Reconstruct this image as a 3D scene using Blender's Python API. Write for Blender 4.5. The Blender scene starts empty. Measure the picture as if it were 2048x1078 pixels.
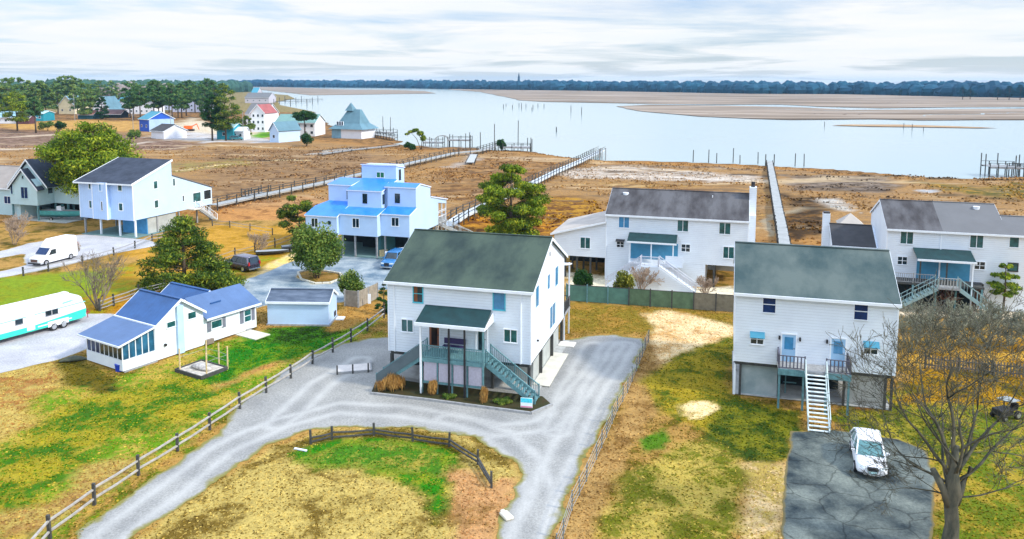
import bpy, bmesh, math, random
import numpy as np
from mathutils import Vector, Matrix
random.seed(7); rng = np.random.default_rng(7)
SC = bpy.context.scene
COL = SC.collection
R = math.radians

# ------------------------------------------------------------ camera
CAMZ = 23.0; FPX = 1560.0; PCY = 328.0; PITCH = R(6.1); ROLL = R(0.17)
cam = bpy.data.cameras.new('camera'); camo = bpy.data.objects.new('camera', cam); COL.objects.link(camo)
cam.sensor_width = 36; cam.lens = 36*FPX/2048; cam.shift_y = -(539-PCY)/2048
cam.clip_start = 0.5; cam.clip_end = 20000
_f = Vector((0, math.cos(PITCH), -math.sin(PITCH))); _u0 = Vector((0, math.sin(PITCH), math.cos(PITCH))); _r0 = Vector((1, 0, 0))
_r = _r0*math.cos(ROLL) + _u0*math.sin(ROLL); _u = _u0*math.cos(ROLL) - _r0*math.sin(ROLL)
m = Matrix((_r, _u, -_f)).transposed().to_4x4(); m.translation = (0, 0, CAMZ)
camo.matrix_world = m
SC.camera = camo

def at(px, py, z=0.0):
    """world point of height z seen at a pixel of the 2048 px wide survey photograph"""
    d = _f + _r*((px-1024)/FPX) - _u*((py-PCY)/FPX)
    t = (z-CAMZ)/d.z
    return (d.x*t, d.y*t)

# ------------------------------------------------------------ light
SUN_EL = R(38); SUN_AZ = R(-21)      # azimuth measured from +X towards +Y
w = bpy.data.worlds.new('World'); SC.world = w; w.use_nodes = True
nt = w.node_tree; N = nt.nodes; LK = nt.links; N.clear()
out = N.new('ShaderNodeOutputWorld'); bg = N.new('ShaderNodeBackground'); bg.inputs[1].default_value = 0.12
sky = N.new('ShaderNodeTexSky'); sky.sky_type = 'NISHITA'; sky.sun_disc = False
sky.sun_elevation = SUN_EL; sky.sun_rotation = R(90)-SUN_AZ; sky.altitude = 0; sky.air_density = 1.0; sky.dust_density = 1.0; sky.ozone_density = 1.5
tc = N.new('ShaderNodeTexCoord'); sp = N.new('ShaderNodeSeparateXYZ'); LK.new(tc.outputs['Generated'], sp.inputs[0])
mz = N.new('ShaderNodeMath'); mz.operation = 'ADD'; mz.inputs[1].default_value = 0.05; LK.new(sp.outputs[2], mz.inputs[0])
dx = N.new('ShaderNodeMath'); dx.operation = 'DIVIDE'; LK.new(sp.outputs[0], dx.inputs[0]); LK.new(mz.outputs[0], dx.inputs[1])
dy = N.new('ShaderNodeMath'); dy.operation = 'DIVIDE'; LK.new(sp.outputs[1], dy.inputs[0]); LK.new(mz.outputs[0], dy.inputs[1])
cb = N.new('ShaderNodeCombineXYZ'); LK.new(dx.outputs[0], cb.inputs[0]); LK.new(dy.outputs[0], cb.inputs[1])
ns = N.new('ShaderNodeTexNoise'); ns.inputs['Scale'].default_value = 0.30; ns.inputs['Detail'].default_value = 7; ns.inputs['Roughness'].default_value = 0.58; ns.inputs['Distortion'].default_value = 0.4
LK.new(cb.outputs[0], ns.inputs['Vector'])
rp = N.new('ShaderNodeValToRGB'); rp.color_ramp.elements[0].position = 0.30; rp.color_ramp.elements[1].position = 0.52
LK.new(ns.outputs[0], rp.inputs[0])
ns2 = N.new('ShaderNodeTexNoise'); ns2.inputs['Scale'].default_value = 0.8; ns2.inputs['Detail'].default_value = 6
LK.new(cb.outputs[0], ns2.inputs['Vector'])
cr = N.new('ShaderNodeValToRGB')
cr.color_ramp.elements[0].position = 0.3; cr.color_ramp.elements[0].color = (6.35, 6.75, 6.98, 1)
cr.color_ramp.elements[1].position = 0.62; cr.color_ramp.elements[1].color = (7.0, 7.05, 7.1, 1)
hzm = N.new('ShaderNodeMapRange'); hzm.inputs[1].default_value = 0.0; hzm.inputs[2].default_value = 0.05; hzm.inputs[3].default_value = 0.25; hzm.inputs[4].default_value = 1.0; LK.new(sp.outputs[2], hzm.inputs[0])
hm1 = N.new('ShaderNodeMath'); hm1.operation = 'SUBTRACT'; hm1.inputs[1].default_value = 0.55; LK.new(ns2.outputs[0], hm1.inputs[0])
hm2 = N.new('ShaderNodeMath'); hm2.operation = 'MULTIPLY'; LK.new(hm1.outputs[0], hm2.inputs[0]); LK.new(hzm.outputs[0], hm2.inputs[1])
hm3 = N.new('ShaderNodeMath'); hm3.operation = 'ADD'; hm3.inputs[1].default_value = 0.57; LK.new(hm2.outputs[0], hm3.inputs[0]); LK.new(hm3.outputs[0], cr.inputs[0])
mx = N.new('ShaderNodeMix'); mx.data_type = 'RGBA'
rpm = N.new('ShaderNodeMapRange'); rpm.inputs[1].default_value = 0.0; rpm.inputs[2].default_value = 0.06; rpm.inputs[3].default_value = 0.75; rpm.inputs[4].default_value = 0.0; LK.new(sp.outputs[2], rpm.inputs[0])
rpx = N.new('ShaderNodeMath'); rpx.operation = 'MAXIMUM'; LK.new(rp.outputs[0], rpx.inputs[0]); LK.new(rpm.outputs[0], rpx.inputs[1]); LK.new(rpx.outputs[0], mx.inputs[0]); LK.new(cr.outputs[0], mx.inputs[7])
skm = N.new('ShaderNodeMix'); skm.data_type = 'RGBA'; skm.blend_type = 'MULTIPLY'; skm.inputs[0].default_value = 1
LK.new(sky.outputs[0], skm.inputs[6]); skm.inputs[7].default_value = (0.62, 0.86, 1.25, 1)
LK.new(skm.outputs[2], mx.inputs[6])
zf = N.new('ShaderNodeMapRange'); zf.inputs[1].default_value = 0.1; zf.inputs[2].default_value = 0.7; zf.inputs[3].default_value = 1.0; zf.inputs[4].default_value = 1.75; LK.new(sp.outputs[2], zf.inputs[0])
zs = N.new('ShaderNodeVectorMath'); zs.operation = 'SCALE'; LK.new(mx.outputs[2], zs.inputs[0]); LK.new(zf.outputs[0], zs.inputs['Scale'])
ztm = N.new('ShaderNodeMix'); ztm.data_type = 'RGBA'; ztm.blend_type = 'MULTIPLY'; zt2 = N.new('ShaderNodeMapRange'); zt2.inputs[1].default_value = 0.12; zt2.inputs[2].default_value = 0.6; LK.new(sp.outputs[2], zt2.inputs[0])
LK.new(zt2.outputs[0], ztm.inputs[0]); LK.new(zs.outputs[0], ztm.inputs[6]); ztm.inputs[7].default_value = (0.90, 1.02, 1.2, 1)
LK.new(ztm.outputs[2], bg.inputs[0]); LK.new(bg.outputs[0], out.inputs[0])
sl = bpy.data.lights.new('sun', 'SUN'); sl.energy = 3.3; sl.angle = R(5); sl.color = (1.0, 0.92, 0.78)
so = bpy.data.objects.new('sun', sl); COL.objects.link(so)
sd = Vector((math.cos(SUN_AZ)*math.cos(SUN_EL), math.sin(SUN_AZ)*math.cos(SUN_EL), math.sin(SUN_EL)))
so.rotation_euler = sd.to_track_quat('Z', 'Y').to_euler()
SC.view_settings.view_transform = 'Standard'; SC.view_settings.look = 'None'; SC.view_settings.gamma = 1; SC.view_settings.exposure = 0.26
SC.cycles.max_bounces = 5; SC.cycles.diffuse_bounces = 3; SC.cycles.transparent_max_bounces = 6; SC.cycles.volume_bounces = 0

# ------------------------------------------------------------ helpers
def tag(o, label=None, cat=None, group=None, kind=None):
    if label: o['label'] = label
    if cat: o['category'] = cat
    if group: o['group'] = group
    if kind: o['kind'] = kind
    return o
def thing(name, label, cat, loc=(0, 0, 0), rotz=0, group=None):
    o = bpy.data.objects.new(name, None); COL.objects.link(o); o.empty_display_size = 0.3
    if len(loc) == 2: loc = (loc[0], loc[1], 0)
    o.location = loc; o.rotation_euler = (0, 0, R(rotz))
    return tag(o, label, cat, group)
def copy_tree(o, parent=None):
    c = o.copy(); COL.objects.link(c); c.parent = parent
    for ch in o.children: copy_tree(ch, c)
    return c

class MB:
    def __init__(s): s.v = []; s.f = []
    def add(s, vs, fs):
        b = len(s.v); s.v += [tuple(p) for p in vs]; s.f += [tuple(b+i for i in f) for f in fs]; return s
    def box(s, x0, x1, y0, y1, z0, z1):
        return s.add([(x0,y0,z0),(x1,y0,z0),(x1,y1,z0),(x0,y1,z0),(x0,y0,z1),(x1,y0,z1),(x1,y1,z1),(x0,y1,z1)],
                     [(0,3,2,1),(4,5,6,7),(0,1,5,4),(1,2,6,5),(2,3,7,6),(3,0,4,7)])
    def ext(s, pts, off):
        n = len(pts); off = Vector(off); a = [Vector(p) for p in pts]
        return s.add(a+[p+off for p in a], [tuple(range(n))[::-1], tuple(range(n, 2*n))]+[(i, (i+1) % n, n+(i+1) % n, n+i) for i in range(n)])
    def px(s, yz, x0, x1): return s.ext([(x0, y, z) for y, z in yz], (x1-x0, 0, 0))
    def py(s, xz, y0, y1): return s.ext([(x, y0, z) for x, z in xz], (0, y1-y0, 0))
    def pz(s, xy, z0, z1): return s.ext([(x, y, z0) for x, y in xy], (0, 0, z1-z0))
    def slab(s, pts, t=0.14):
        a = [Vector(p) for p in pts]; n = (a[1]-a[0]).cross(a[2]-a[0]).normalized()
        if n.z < 0: n = -n
        return s.ext(a, -n*t)
    def beam(s, p, q, wd, h=None):
        p = Vector(p); q = Vector(q); h = h or wd; d = (q-p).normalized()
        up = Vector((0, 0, 1)) if abs(d.z) < 0.95 else Vector((0, 1, 0))
        a = d.cross(up).normalized()*wd/2; b = a.cross(d).normalized()*h/2
        vs = [p-a-b, p+a-b, p+a+b, p-a+b, q-a-b, q+a-b, q+a+b, q-a+b]
        return s.add(vs, [(0,3,2,1),(4,5,6,7),(0,1,5,4),(1,2,6,5),(2,3,7,6),(3,0,4,7)])
    def cyl(s, p, q, r0, r1=None, n=8, caps=True):
        p = Vector(p); q = Vector(q); r1 = r0 if r1 is None else r1; d = (q-p).normalized()
        up = Vector((0, 0, 1)) if abs(d.z) < 0.95 else Vector((0, 1, 0))
        a = d.cross(up).normalized(); b = a.cross(d)
        vs = []
        for c, r in ((p, r0), (q, r1)):
            for i in range(n):
                t = 2*math.pi*i/n; vs.append(c+a*r*math.cos(t)+b*r*math.sin(t))
        fs = [(i, (i+1) % n, n+(i+1) % n, n+i) for i in range(n)]
        if caps: fs += [tuple(range(n))[::-1], tuple(range(n, 2*n))]
        return s.add(vs, fs)
    def loft(s, rings, caps=True):
        n = len(rings[0]); vs = [p for r in rings for p in r]; fs = []
        for k in range(len(rings)-1):
            for i in range(n): fs.append((k*n+i, k*n+(i+1) % n, (k+1)*n+(i+1) % n, (k+1)*n+i))
        if caps: fs += [tuple(range(n))[::-1], tuple(range((len(rings)-1)*n, len(rings)*n))]
        return s.add(vs, fs)
    def build(s, name, mat, parent=None, smooth=False, recalc=True, sub=0, bevel=0):
        me = bpy.data.meshes.new(name); me.from_pydata(s.v, [], s.f); me.materials.append(mat)
        if recalc:
            b = bmesh.new(); b.from_mesh(me); bmesh.ops.recalc_face_normals(b, faces=b.faces); b.to_mesh(me); b.free()
        if smooth: me.shade_smooth()
        o = bpy.data.objects.new(name, me); COL.objects.link(o)
        if parent: o.parent = parent
        if bevel:
            md = o.modifiers.new('bevel', 'BEVEL'); md.width = bevel; md.segments = 2; md.limit_method = 'ANGLE'
        if sub:
            md = o.modifiers.new('sub', 'SUBSURF'); md.levels = sub; md.render_levels = sub
        return o

def lin(c): return c/12.92 if c <= 0.04045 else ((c+0.055)/1.055)**2.4
def S(r, g, b, k=0.8): return tuple(min(1, lin(v/255)*k) for v in (r, g, b))+(1,)
MATS = {}
def mat(name, col, rough=0.7, var=0.12, scale=1.5, bump=0.0, metal=0.0, col2=None, spec=0.4, stretch=None, detail=5, lines=None, emit=None, ct=(0.32, 0.68)):
    """procedural principled material: colour mottled between two tones, optional streaks, boards and bump"""
    if name in MATS: return MATS[name]
    m = bpy.data.materials.new(name); m.use_nodes = True; t = m.node_tree; n = t.nodes; l = t.links
    b = n['Principled BSDF']; b.inputs['Roughness'].default_value = rough; b.inputs['Metallic'].default_value = metal
    b.inputs['Specular IOR Level'].default_value = spec
    tc = n.new('ShaderNodeTexCoord'); mp = n.new('ShaderNodeMapping'); l.new(tc.outputs['Object'], mp.inputs[0])
    if stretch: mp.inputs['Scale'].default_value = stretch
    no = n.new('ShaderNodeTexNoise'); no.inputs['Scale'].default_value = scale; no.inputs['Detail'].default_value = detail; no.inputs['Roughness'].default_value = 0.62
    l.new(mp.outputs[0], no.inputs['Vector'])
    ra = n.new('ShaderNodeValToRGB'); ra.color_ramp.elements[0].position = ct[0]; ra.color_ramp.elements[1].position = ct[1]
    c = np.array(col[:3]); lo = tuple(np.clip(c*(1-var), 0, 1))+(1,); hi = tuple(np.clip(c*(1+var), 0, 1))+(1,)
    ra.color_ramp.elements[0].color = tuple(col2[:3])+(1,) if col2 else lo
    ra.color_ramp.elements[1].color = hi if not col2 else tuple(col[:3])+(1,)
    l.new(no.outputs[0], ra.inputs[0]); last = ra.outputs[0]
    hgt = None
    if lines:      # (axis, period metres, darkness) board or shingle joints
        ax, per, dk = lines
        sx = n.new('ShaderNodeSeparateXYZ'); l.new(tc.outputs['Object'], sx.inputs[0])
        mm = n.new('ShaderNodeMath'); mm.operation = 'DIVIDE'; mm.inputs[1].default_value = per; l.new(sx.outputs[ax], mm.inputs[0])
        fr = n.new('ShaderNodeMath'); fr.operation = 'FRACT'; l.new(mm.outputs[0], fr.inputs[0])
        rr = n.new('ShaderNodeMapRange'); rr.interpolation_type = 'SMOOTHSTEP'; rr.inputs[1].default_value = 0.0; rr.inputs[2].default_value = 0.16; rr.inputs[3].default_value = 1-dk; rr.inputs[4].default_value = 1
        l.new(fr.outputs[0], rr.inputs[0])
        ml = n.new('ShaderNodeVectorMath'); ml.operation = 'SCALE'; l.new(last, ml.inputs[0]); l.new(rr.outputs[0], ml.inputs['Scale'])
        last = ml.outputs[0]; hgt = fr
    l.new(last, b.inputs['Base Color'])
    if bump or hgt:
        bu = n.new('ShaderNodeBump'); bu.inputs['Strength'].default_value = bump or 0.4; bu.inputs['Distance'].default_value = 0.02
        l.new((hgt or no).outputs[0], bu.inputs['Height']); l.new(bu.outputs[0], b.inputs['Normal'])
    if emit:
        b.inputs['Emission Color'].default_value = emit[:3]+(1,); b.inputs['Emission Strength'].default_value = emit[3]
    MATS[name] = m; return m

SID = mat('siding_white', (0.78, 0.86, 0.97), 0.55, 0.05, 0.5, lines=(2, 0.21, 0.3), bump=0.6)
SIDB = mat('siding_pale_blue', (0.50, 0.68, 0.93), 0.5, 0.05, 0.5, lines=(2, 0.2, 0.08), bump=0.3)
SIDV = mat('siding_board_blue', (0.46, 0.64, 0.93), 0.5, 0.06, 0.6, lines=(0, 0.4, 0.15), bump=0.3)
SIDT = mat('siding_teal', (0.50, 0.70, 0.76), 0.55, 0.06, 0.5, lines=(2, 0.2, 0.1), bump=0.3)
SIDC = mat('siding_cottage', (0.78, 0.86, 0.95), 0.5, 0.06, 0.6, lines=(1, 0.3, 0.1), bump=0.3)
TRIM = mat('trim_white', (0.80, 0.86, 0.93), 0.45, 0.05, 2)
RGRN = mat('roof_green_shingle', (0.062, 0.095, 0.072), 0.85, 0.1, 0.35, col2=(0.022, 0.042, 0.040), stretch=(1, 0.45, 1), lines=(1, 0.15, 0.22), bump=0.5, detail=12, ct=(0.40, 0.62))
RGRN2 = mat('roof_sage_shingle', (0.105, 0.140, 0.135), 0.85, 0.1, 0.3, col2=(0.038, 0.072, 0.078), stretch=(1, 0.45, 1), lines=(1, 0.15, 0.2), bump=0.5, detail=12, ct=(0.40, 0.62))
RPOR = mat('roof_dark_teal', (0.008, 0.042, 0.048), 0.7, 0.25, 1.2, lines=(1, 0.15, 0.25), bump=0.5)
RGRY = mat('roof_weathered_grey', (0.115, 0.115, 0.125), 0.85, 0.1, 0.35, col2=(0.045, 0.042, 0.046), stretch=(1.6, 0.5, 1), lines=(1, 0.15, 0.15), bump=0.5, detail=12, ct=(0.40, 0.62))
RGRY2 = mat('roof_light_grey', (0.15, 0.155, 0.165), 0.85, 0.07, 0.5, lines=(1, 0.15, 0.12), bump=0.4)
RBRN = mat('roof_dark_brown', (0.05, 0.05, 0.055), 0.85, 0.2, 0.8, lines=(1, 0.15, 0.15), bump=0.4)
RTAN = mat('roof_tan', (0.46, 0.42, 0.38), 0.85, 0.12, 0.6, lines=(1, 0.15, 0.1))
RDRK = mat('roof_slate', (0.05, 0.065, 0.10), 0.8, 0.2, 0.6, col2=(0.018, 0.026, 0.045), lines=(1, 0.15, 0.15), bump=0.4)
RBLU = mat('roof_blue_metal', (0.025, 0.095, 0.27), 0.5, 0.2, 0.7, lines=(0, 0.45, 0.12), bump=0.3)
RBLL = mat('roof_pale_blue', (0.085, 0.155, 0.31), 0.5, 0.12, 0.7, lines=(1, 0.45, 0.1), bump=0.3)
RBLM = mat('roof_metal_sky_reflection', (0.02, 0.22, 0.80), 0.3, 0.15, 0.8, lines=(0, 0.4, 0.12), bump=0.2, spec=0.8)  # reflected sky blue is put into the colour of the glossy metal
GLD = mat('glass_dark', (0.012, 0.03, 0.045), 0.08, 0.5, 1.2, spec=0.8)
GLT = mat('glass_teal', (0.02, 0.10, 0.11), 0.10, 0.5, 1.5, spec=0.8)
GLB = mat('glass_blue', (0.05, 0.24, 0.46), 0.12, 0.2, 1.5, spec=0.8)
GLN = mat('glass_navy', (0.006, 0.03, 0.11), 0.15, 0.4, 2, spec=0.35)
WTEAL = mat('wood_teal', (0.12, 0.26, 0.29), 0.8, 0.25, 4, lines=(0, 0.14, 0.2))
WGRY = mat('wood_grey', (0.30, 0.31, 0.32), 0.85, 0.25, 4, bump=0.3)
WDRK = mat('wood_dark', (0.06, 0.062, 0.06), 0.85, 0.35, 4, bump=0.3)
WBRN = mat('wood_brown', (0.30, 0.24, 0.16), 0.85, 0.25, 4, bump=0.3)
WTAN = mat('wood_tan', (0.60, 0.47, 0.26), 0.8, 0.2, 4)
WPALE = mat('wood_bleached', (0.44, 0.46, 0.46), 0.85, 0.15, 3, lines=(1, 0.15, 0.3))
PNK = mat('lattice_mauve', (0.42, 0.41, 0.50), 0.8, 0.12, 6)
CONC = mat('concrete', (0.42, 0.43, 0.42), 0.9, 0.2, 1.5, bump=0.2)
CPALE = mat('concrete_pale', (0.62, 0.60, 0.52), 0.9, 0.12, 1.2)
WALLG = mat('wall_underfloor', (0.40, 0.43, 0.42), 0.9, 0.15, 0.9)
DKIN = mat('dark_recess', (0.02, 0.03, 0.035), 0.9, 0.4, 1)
DOORB = mat('door_blue', (0.33, 0.55, 0.78), 0.5, 0.06, 2)
DOORR = mat('door_teal_wall', (0.06, 0.27, 0.45), 0.5, 0.1, 2)
BLK = mat('black_trim', (0.02, 0.02, 0.025), 0.5, 0.2, 3)
RUB = mat('rubber', (0.018, 0.018, 0.02), 0.85, 0.2, 5)
RIM = mat('alloy', (0.5, 0.52, 0.55), 0.3, 0.1, 5, metal=0.7)
CHR = mat('chrome', (0.7, 0.72, 0.75), 0.15, 0.05, 5, metal=1)
CARW = mat('paint_white', (0.78, 0.81, 0.86), 0.42, 0.02, 2, spec=0.35)
CARK = mat('paint_black_purple', (0.022, 0.018, 0.035), 0.15, 0.1, 2, spec=0.8)
CARB = mat('paint_blue', (0.03, 0.17, 0.42), 0.15, 0.1, 2, spec=0.8)
LAMP = mat('headlight_lens', (0.75, 0.85, 0.9), 0.08, 0.05, 3, spec=0.8)
REDL = mat('tail_light', (0.45, 0.02, 0.03), 0.2, 0.1, 3)
TEAL = mat('trailer_teal', (0.04, 0.60, 0.46), 0.35, 0.05, 2)
TEALL = mat('trailer_stripe', (0.22, 0.68, 0.72), 0.35, 0.05, 2)

def ring_obj(*a): pass
FACE = {'F': lambda o, a, b, c: (o[0]+a, o[1]-b, o[2]+c), 'R': lambda o, a, b, c: (o[0]+b, o[1]+a, o[2]+c),
        'L': lambda o, a, b, c: (o[0]-b, o[1]-a, o[2]+c), 'B': lambda o, a, b, c: (o[0]-a, o[1]+b, o[2]+c)}
def fbox(mb, f, o, a0, a1, b0, b1, c0, c1):
    g = FACE[f]; p = g(o, a0, b0, c0); q = g(o, a1, b1, c1)
    mb.box(min(p[0], q[0]), max(p[0], q[0]), min(p[1], q[1]), max(p[1], q[1]), min(p[2], q[2]), max(p[2], q[2]))
def win(par, f, o, wd, h, glass=None, split='v', frame=None, name='window', t=0.07, pr=0.06, curtain=None):
    """o = lower left corner on the wall (seen from outside for F and R)"""
    glass = glass or GLT; frame = frame or TRIM
    mb = MB()
    fbox(mb, f, o, -t, wd+t, 0, pr, -t, 0); fbox(mb, f, o, -t-0.03, wd+t+0.03, pr, pr+0.03, -t-0.02, -t+0.03)
    fbox(mb, f, o, -t, wd+t, 0, pr, h, h+t); fbox(mb, f, o, -t, 0, 0, pr, 0, h); fbox(mb, f, o, wd, wd+t, 0, pr, 0, h)
    if 'v' in split: fbox(mb, f, o, wd/2-0.03, wd/2+0.03, 0, pr*0.9, 0, h)
    if 'h' in split:
        for s in ([(0, wd)] if 'v' not in split else [(0, wd/2-0.03), (wd/2+0.03, wd)]): fbox(mb, f, o, s[0], s[1], 0, pr*0.8, h*0.5-0.025, h*0.5+0.025)
    wn = mb.build(name, frame, par)
    g = MB(); fbox(g, f, o, 0, wd, -0.02, 0.02, 0, h); g.build('pane', glass, wn)
    if curtain:
        c = MB(); fbox(c, f, o, 0.04, wd*0.42, 0.022, 0.03, 0.04, h-0.04); c.build('curtain', curtain, wn)
    return wn
def door(par, f, o, wd=0.95, h=2.05, col=None, glass=GLB, lo=0.9):
    mb = MB(); fbox(mb, f, o, 0, wd, -0.02, 0.03, 0, h); d = mb.build('door', col or DOORB, par)
    t = MB()
    fbox(t, f, o, -0.09, 0, 0, 0.06, 0, h+0.09); fbox(t, f, o, wd, wd+0.09, 0, 0.06, 0, h+0.09); fbox(t, f, o, 0, wd, 0, 0.06, h, h+0.09)
    t.build('door_frame', TRIM, d)
    g = MB(); fbox(g, f, o, 0.16, wd-0.16, 0.03, 0.04, lo, h-0.18); g.build('door_pane', glass, d)
    k = MB(); fbox(k, f, o, wd-0.12, wd-0.06, 0.03, 0.09, 0.95, 1.05); k.build('handle', CHR, d)
    return d
def railing(par, pts, h=0.95, sp=0.14, mt=None, name='railing', bal=0.035, post=0.09, pbase=0.0):
    mt = mt or WGRY
    mb = MB()
    for i in range(len(pts)-1):
        p = Vector(pts[i]); q = Vector(pts[i+1]); up = Vector((0, 0, 1)); L = (q-p).length
        mb.beam(p+up*h, q+up*h, 0.09, 0.05); mb.beam(p+up*0.1, q+up*0.1, 0.05, 0.05)
        n = max(1, int(L/sp))
        for k in range(1, n):
            c = p.lerp(q, k/n); mb.beam(c+up*0.1, c+up*h, bal)
    for p in pts:
        p = Vector(p); mb.beam(p+Vector((0, 0, pbase)), p+Vector((0, 0, h+0.08)), post)
    return mb.build(name, mt, par)
def stairs(par, top, bot, wd, n, mt=None, tread_mt=None, solid=None, rails=True, rail_mt=None, closed=False, sp=0.16):
    """straight flight; top/bot = centre points; treads are sub-parts"""
    mt = mt or WGRY; top = Vector(top); bot = Vector(bot); d = bot-top; hz = Vector((d.x, d.y, 0)).normalized(); a = Vector((-hz.y, hz.x, 0))
    mb = MB()
    for s in (-1, 1): mb.beam(top+a*s*wd/2-Vector((0, 0, 0.12)), bot+a*s*wd/2-Vector((0, 0, 0.02)), 0.06, 0.28)
    st = mb.build('staircase', mt, par)
    for k in range(n):
        c = top+d*((k+0.6)/n); tb = MB(); run = Vector((d.x, d.y, 0)).length/n
        tb.beam(c-a*(wd/2-0.03), c+a*(wd/2-0.03), run*0.85 if not closed else run*1.02, 0.045)
        tb.build('tread', tread_mt or mt, st)
    if solid:
        pts = [top, bot, Vector((top.x, top.y, 0))]
        sm = MB(); sm.ext([p-a*(wd/2+0.06)-Vector((0, 0, 0.1)) if p.z > 0.3 else Vector((p.x, p.y, 0))-a*(wd/2+0.06) for p in pts], a*(wd+0.12)); sm.build('stair_side', solid, par)
    if rails:
        for s in (-1, 1): railing(par, [top+a*s*wd/2, top.lerp(bot, 0.5)+a*s*wd/2, bot+a*s*wd/2], 0.95, sp, rail_mt or mt, 'stair_railing')
    return st
def post(par, x, y, z1, wd=0.22, mt=None, z0=0.0, name='post'):
    return MB().box(x-wd/2, x+wd/2, y-wd/2, y+wd/2, z0, z1).build(name, mt or WGRY, par)
def gable_roof(par, x0, x1, y0, yr, y1, ze, zr, mt, ov=0.25, ovx=0.25, t=0.16, ze2=None, name='roof'):
    """ridge along x at y=yr"""
    ze2 = ze if ze2 is None else ze2
    s1 = (zr-ze)/(yr-y0); s2 = (zr-ze2)/(y1-yr)
    mb = MB()
    mb.slab([(x0-ovx, y0-ov, ze-s1*ov+t), (x1+ovx, y0-ov, ze-s1*ov+t), (x1+ovx, yr, zr+t), (x0-ovx, yr, zr+t)], t)
    mb.slab([(x1+ovx, y1+ov, ze2-s2*ov+t), (x0-ovx, y1+ov, ze2-s2*ov+t), (x0-ovx, yr+0.004, zr+t), (x1+ovx, yr+0.004, zr+t)], t)
    r = mb.build(name, mt, par)
    MB().box(x0-ovx, x1+ovx, yr-0.14, yr+0.14, zr+t-0.03, zr+t+0.035).build('ridge_cap', mt, r)
    tr = MB()
    z = ze-s1*ov
    tr.box(x0-ovx, x1+ovx, y0-ov-0.12, y0-ov-0.003, z-0.06, z+0.14)
    for x, dx in ((x0-ovx-0.035, 0.03), (x1+ovx+0.005, 0.03)):
        tr.px([(y0-ov, ze-s1*ov-0.1), (yr, zr-0.1), (y1+ov, ze2-s2*ov-0.1), (y1+ov, ze2-s2*ov+0.12), (yr, zr+0.13), (y0-ov, ze-s1*ov+0.12)], x, x+dx)
    tr.build('fascia', TRIM, r)
    return r

# ------------------------------------------------------------ ground
_lat = rng.random((256, 256))
def vn(x, y, s, o=0):
    x = np.asarray(x)/s+o*17.3; y = np.asarray(y)/s+o*9.1
    i = np.floor(x).astype(int); j = np.floor(y).astype(int); u = x-i; v = y-j; u = u*u*(3-2*u); v = v*v*(3-2*v)
    g = lambda a, b: _lat[a & 255, b & 255]
    return (g(i, j)*(1-u)+g(i+1, j)*u)*(1-v)+(g(i, j+1)*(1-u)+g(i+1, j+1)*u)*v
def fbm(x, y, s, o=0, n=4):
    t = 0; a = 0.5; tot = 0
    for k in range(n): t = t+a*vn(x, y, s/2**k, o+k); tot += a; a *= 0.55
    return t/tot-0.5
def sdist(px, py, poly):
    """positive inside"""
    P = np.array(poly, float); d2 = np.full(px.shape, 1e12); ins = np.zeros(px.shape, bool)
    for k in range(len(P)):
        a = P[k]; b = P[(k+1) % len(P)]; e = b-a
        t = np.clip(((px-a[0])*e[0]+(py-a[1])*e[1])/(e@e+1e-9), 0, 1)
        d2 = np.minimum(d2, (px-a[0]-t*e[0])**2+(py-a[1]-t*e[1])**2)
        c = (a[1] > py) != (b[1] > py)
        with np.errstate(divide='ignore', invalid='ignore'):
            ins ^= c & (px < (b[0]-a[0])*(py-a[1])/(b[1]-a[1]+1e-12)+a[0])
    d = np.sqrt(d2); return np.where(ins, d, -d)
def W(pts, z=0.0): return [at(x, y, z) for x, y in pts]

SHORE = W([(2400, 368), (2048, 353), (1950, 357), (1850, 353), (1750, 345), (1650, 337), (1500, 329), (1350, 323), (1210, 320), (1110, 311), (1065, 303), (1030, 300), (985, 300), (950, 296), (900, 294), (862, 297), (845, 290), (806, 293), (790, 281), (772, 272), (740, 269), (716, 273), (690, 262), (655, 247), (628, 240), (622, 226), (600, 217), (560, 210), (556, 203), (590, 197), (575, 190), (520, 186), (440, 176)])
LAND = SHORE+[(-2600, 2600), (-3200, 600), (-900, -60), (900, -60), (900, 150)]

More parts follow.
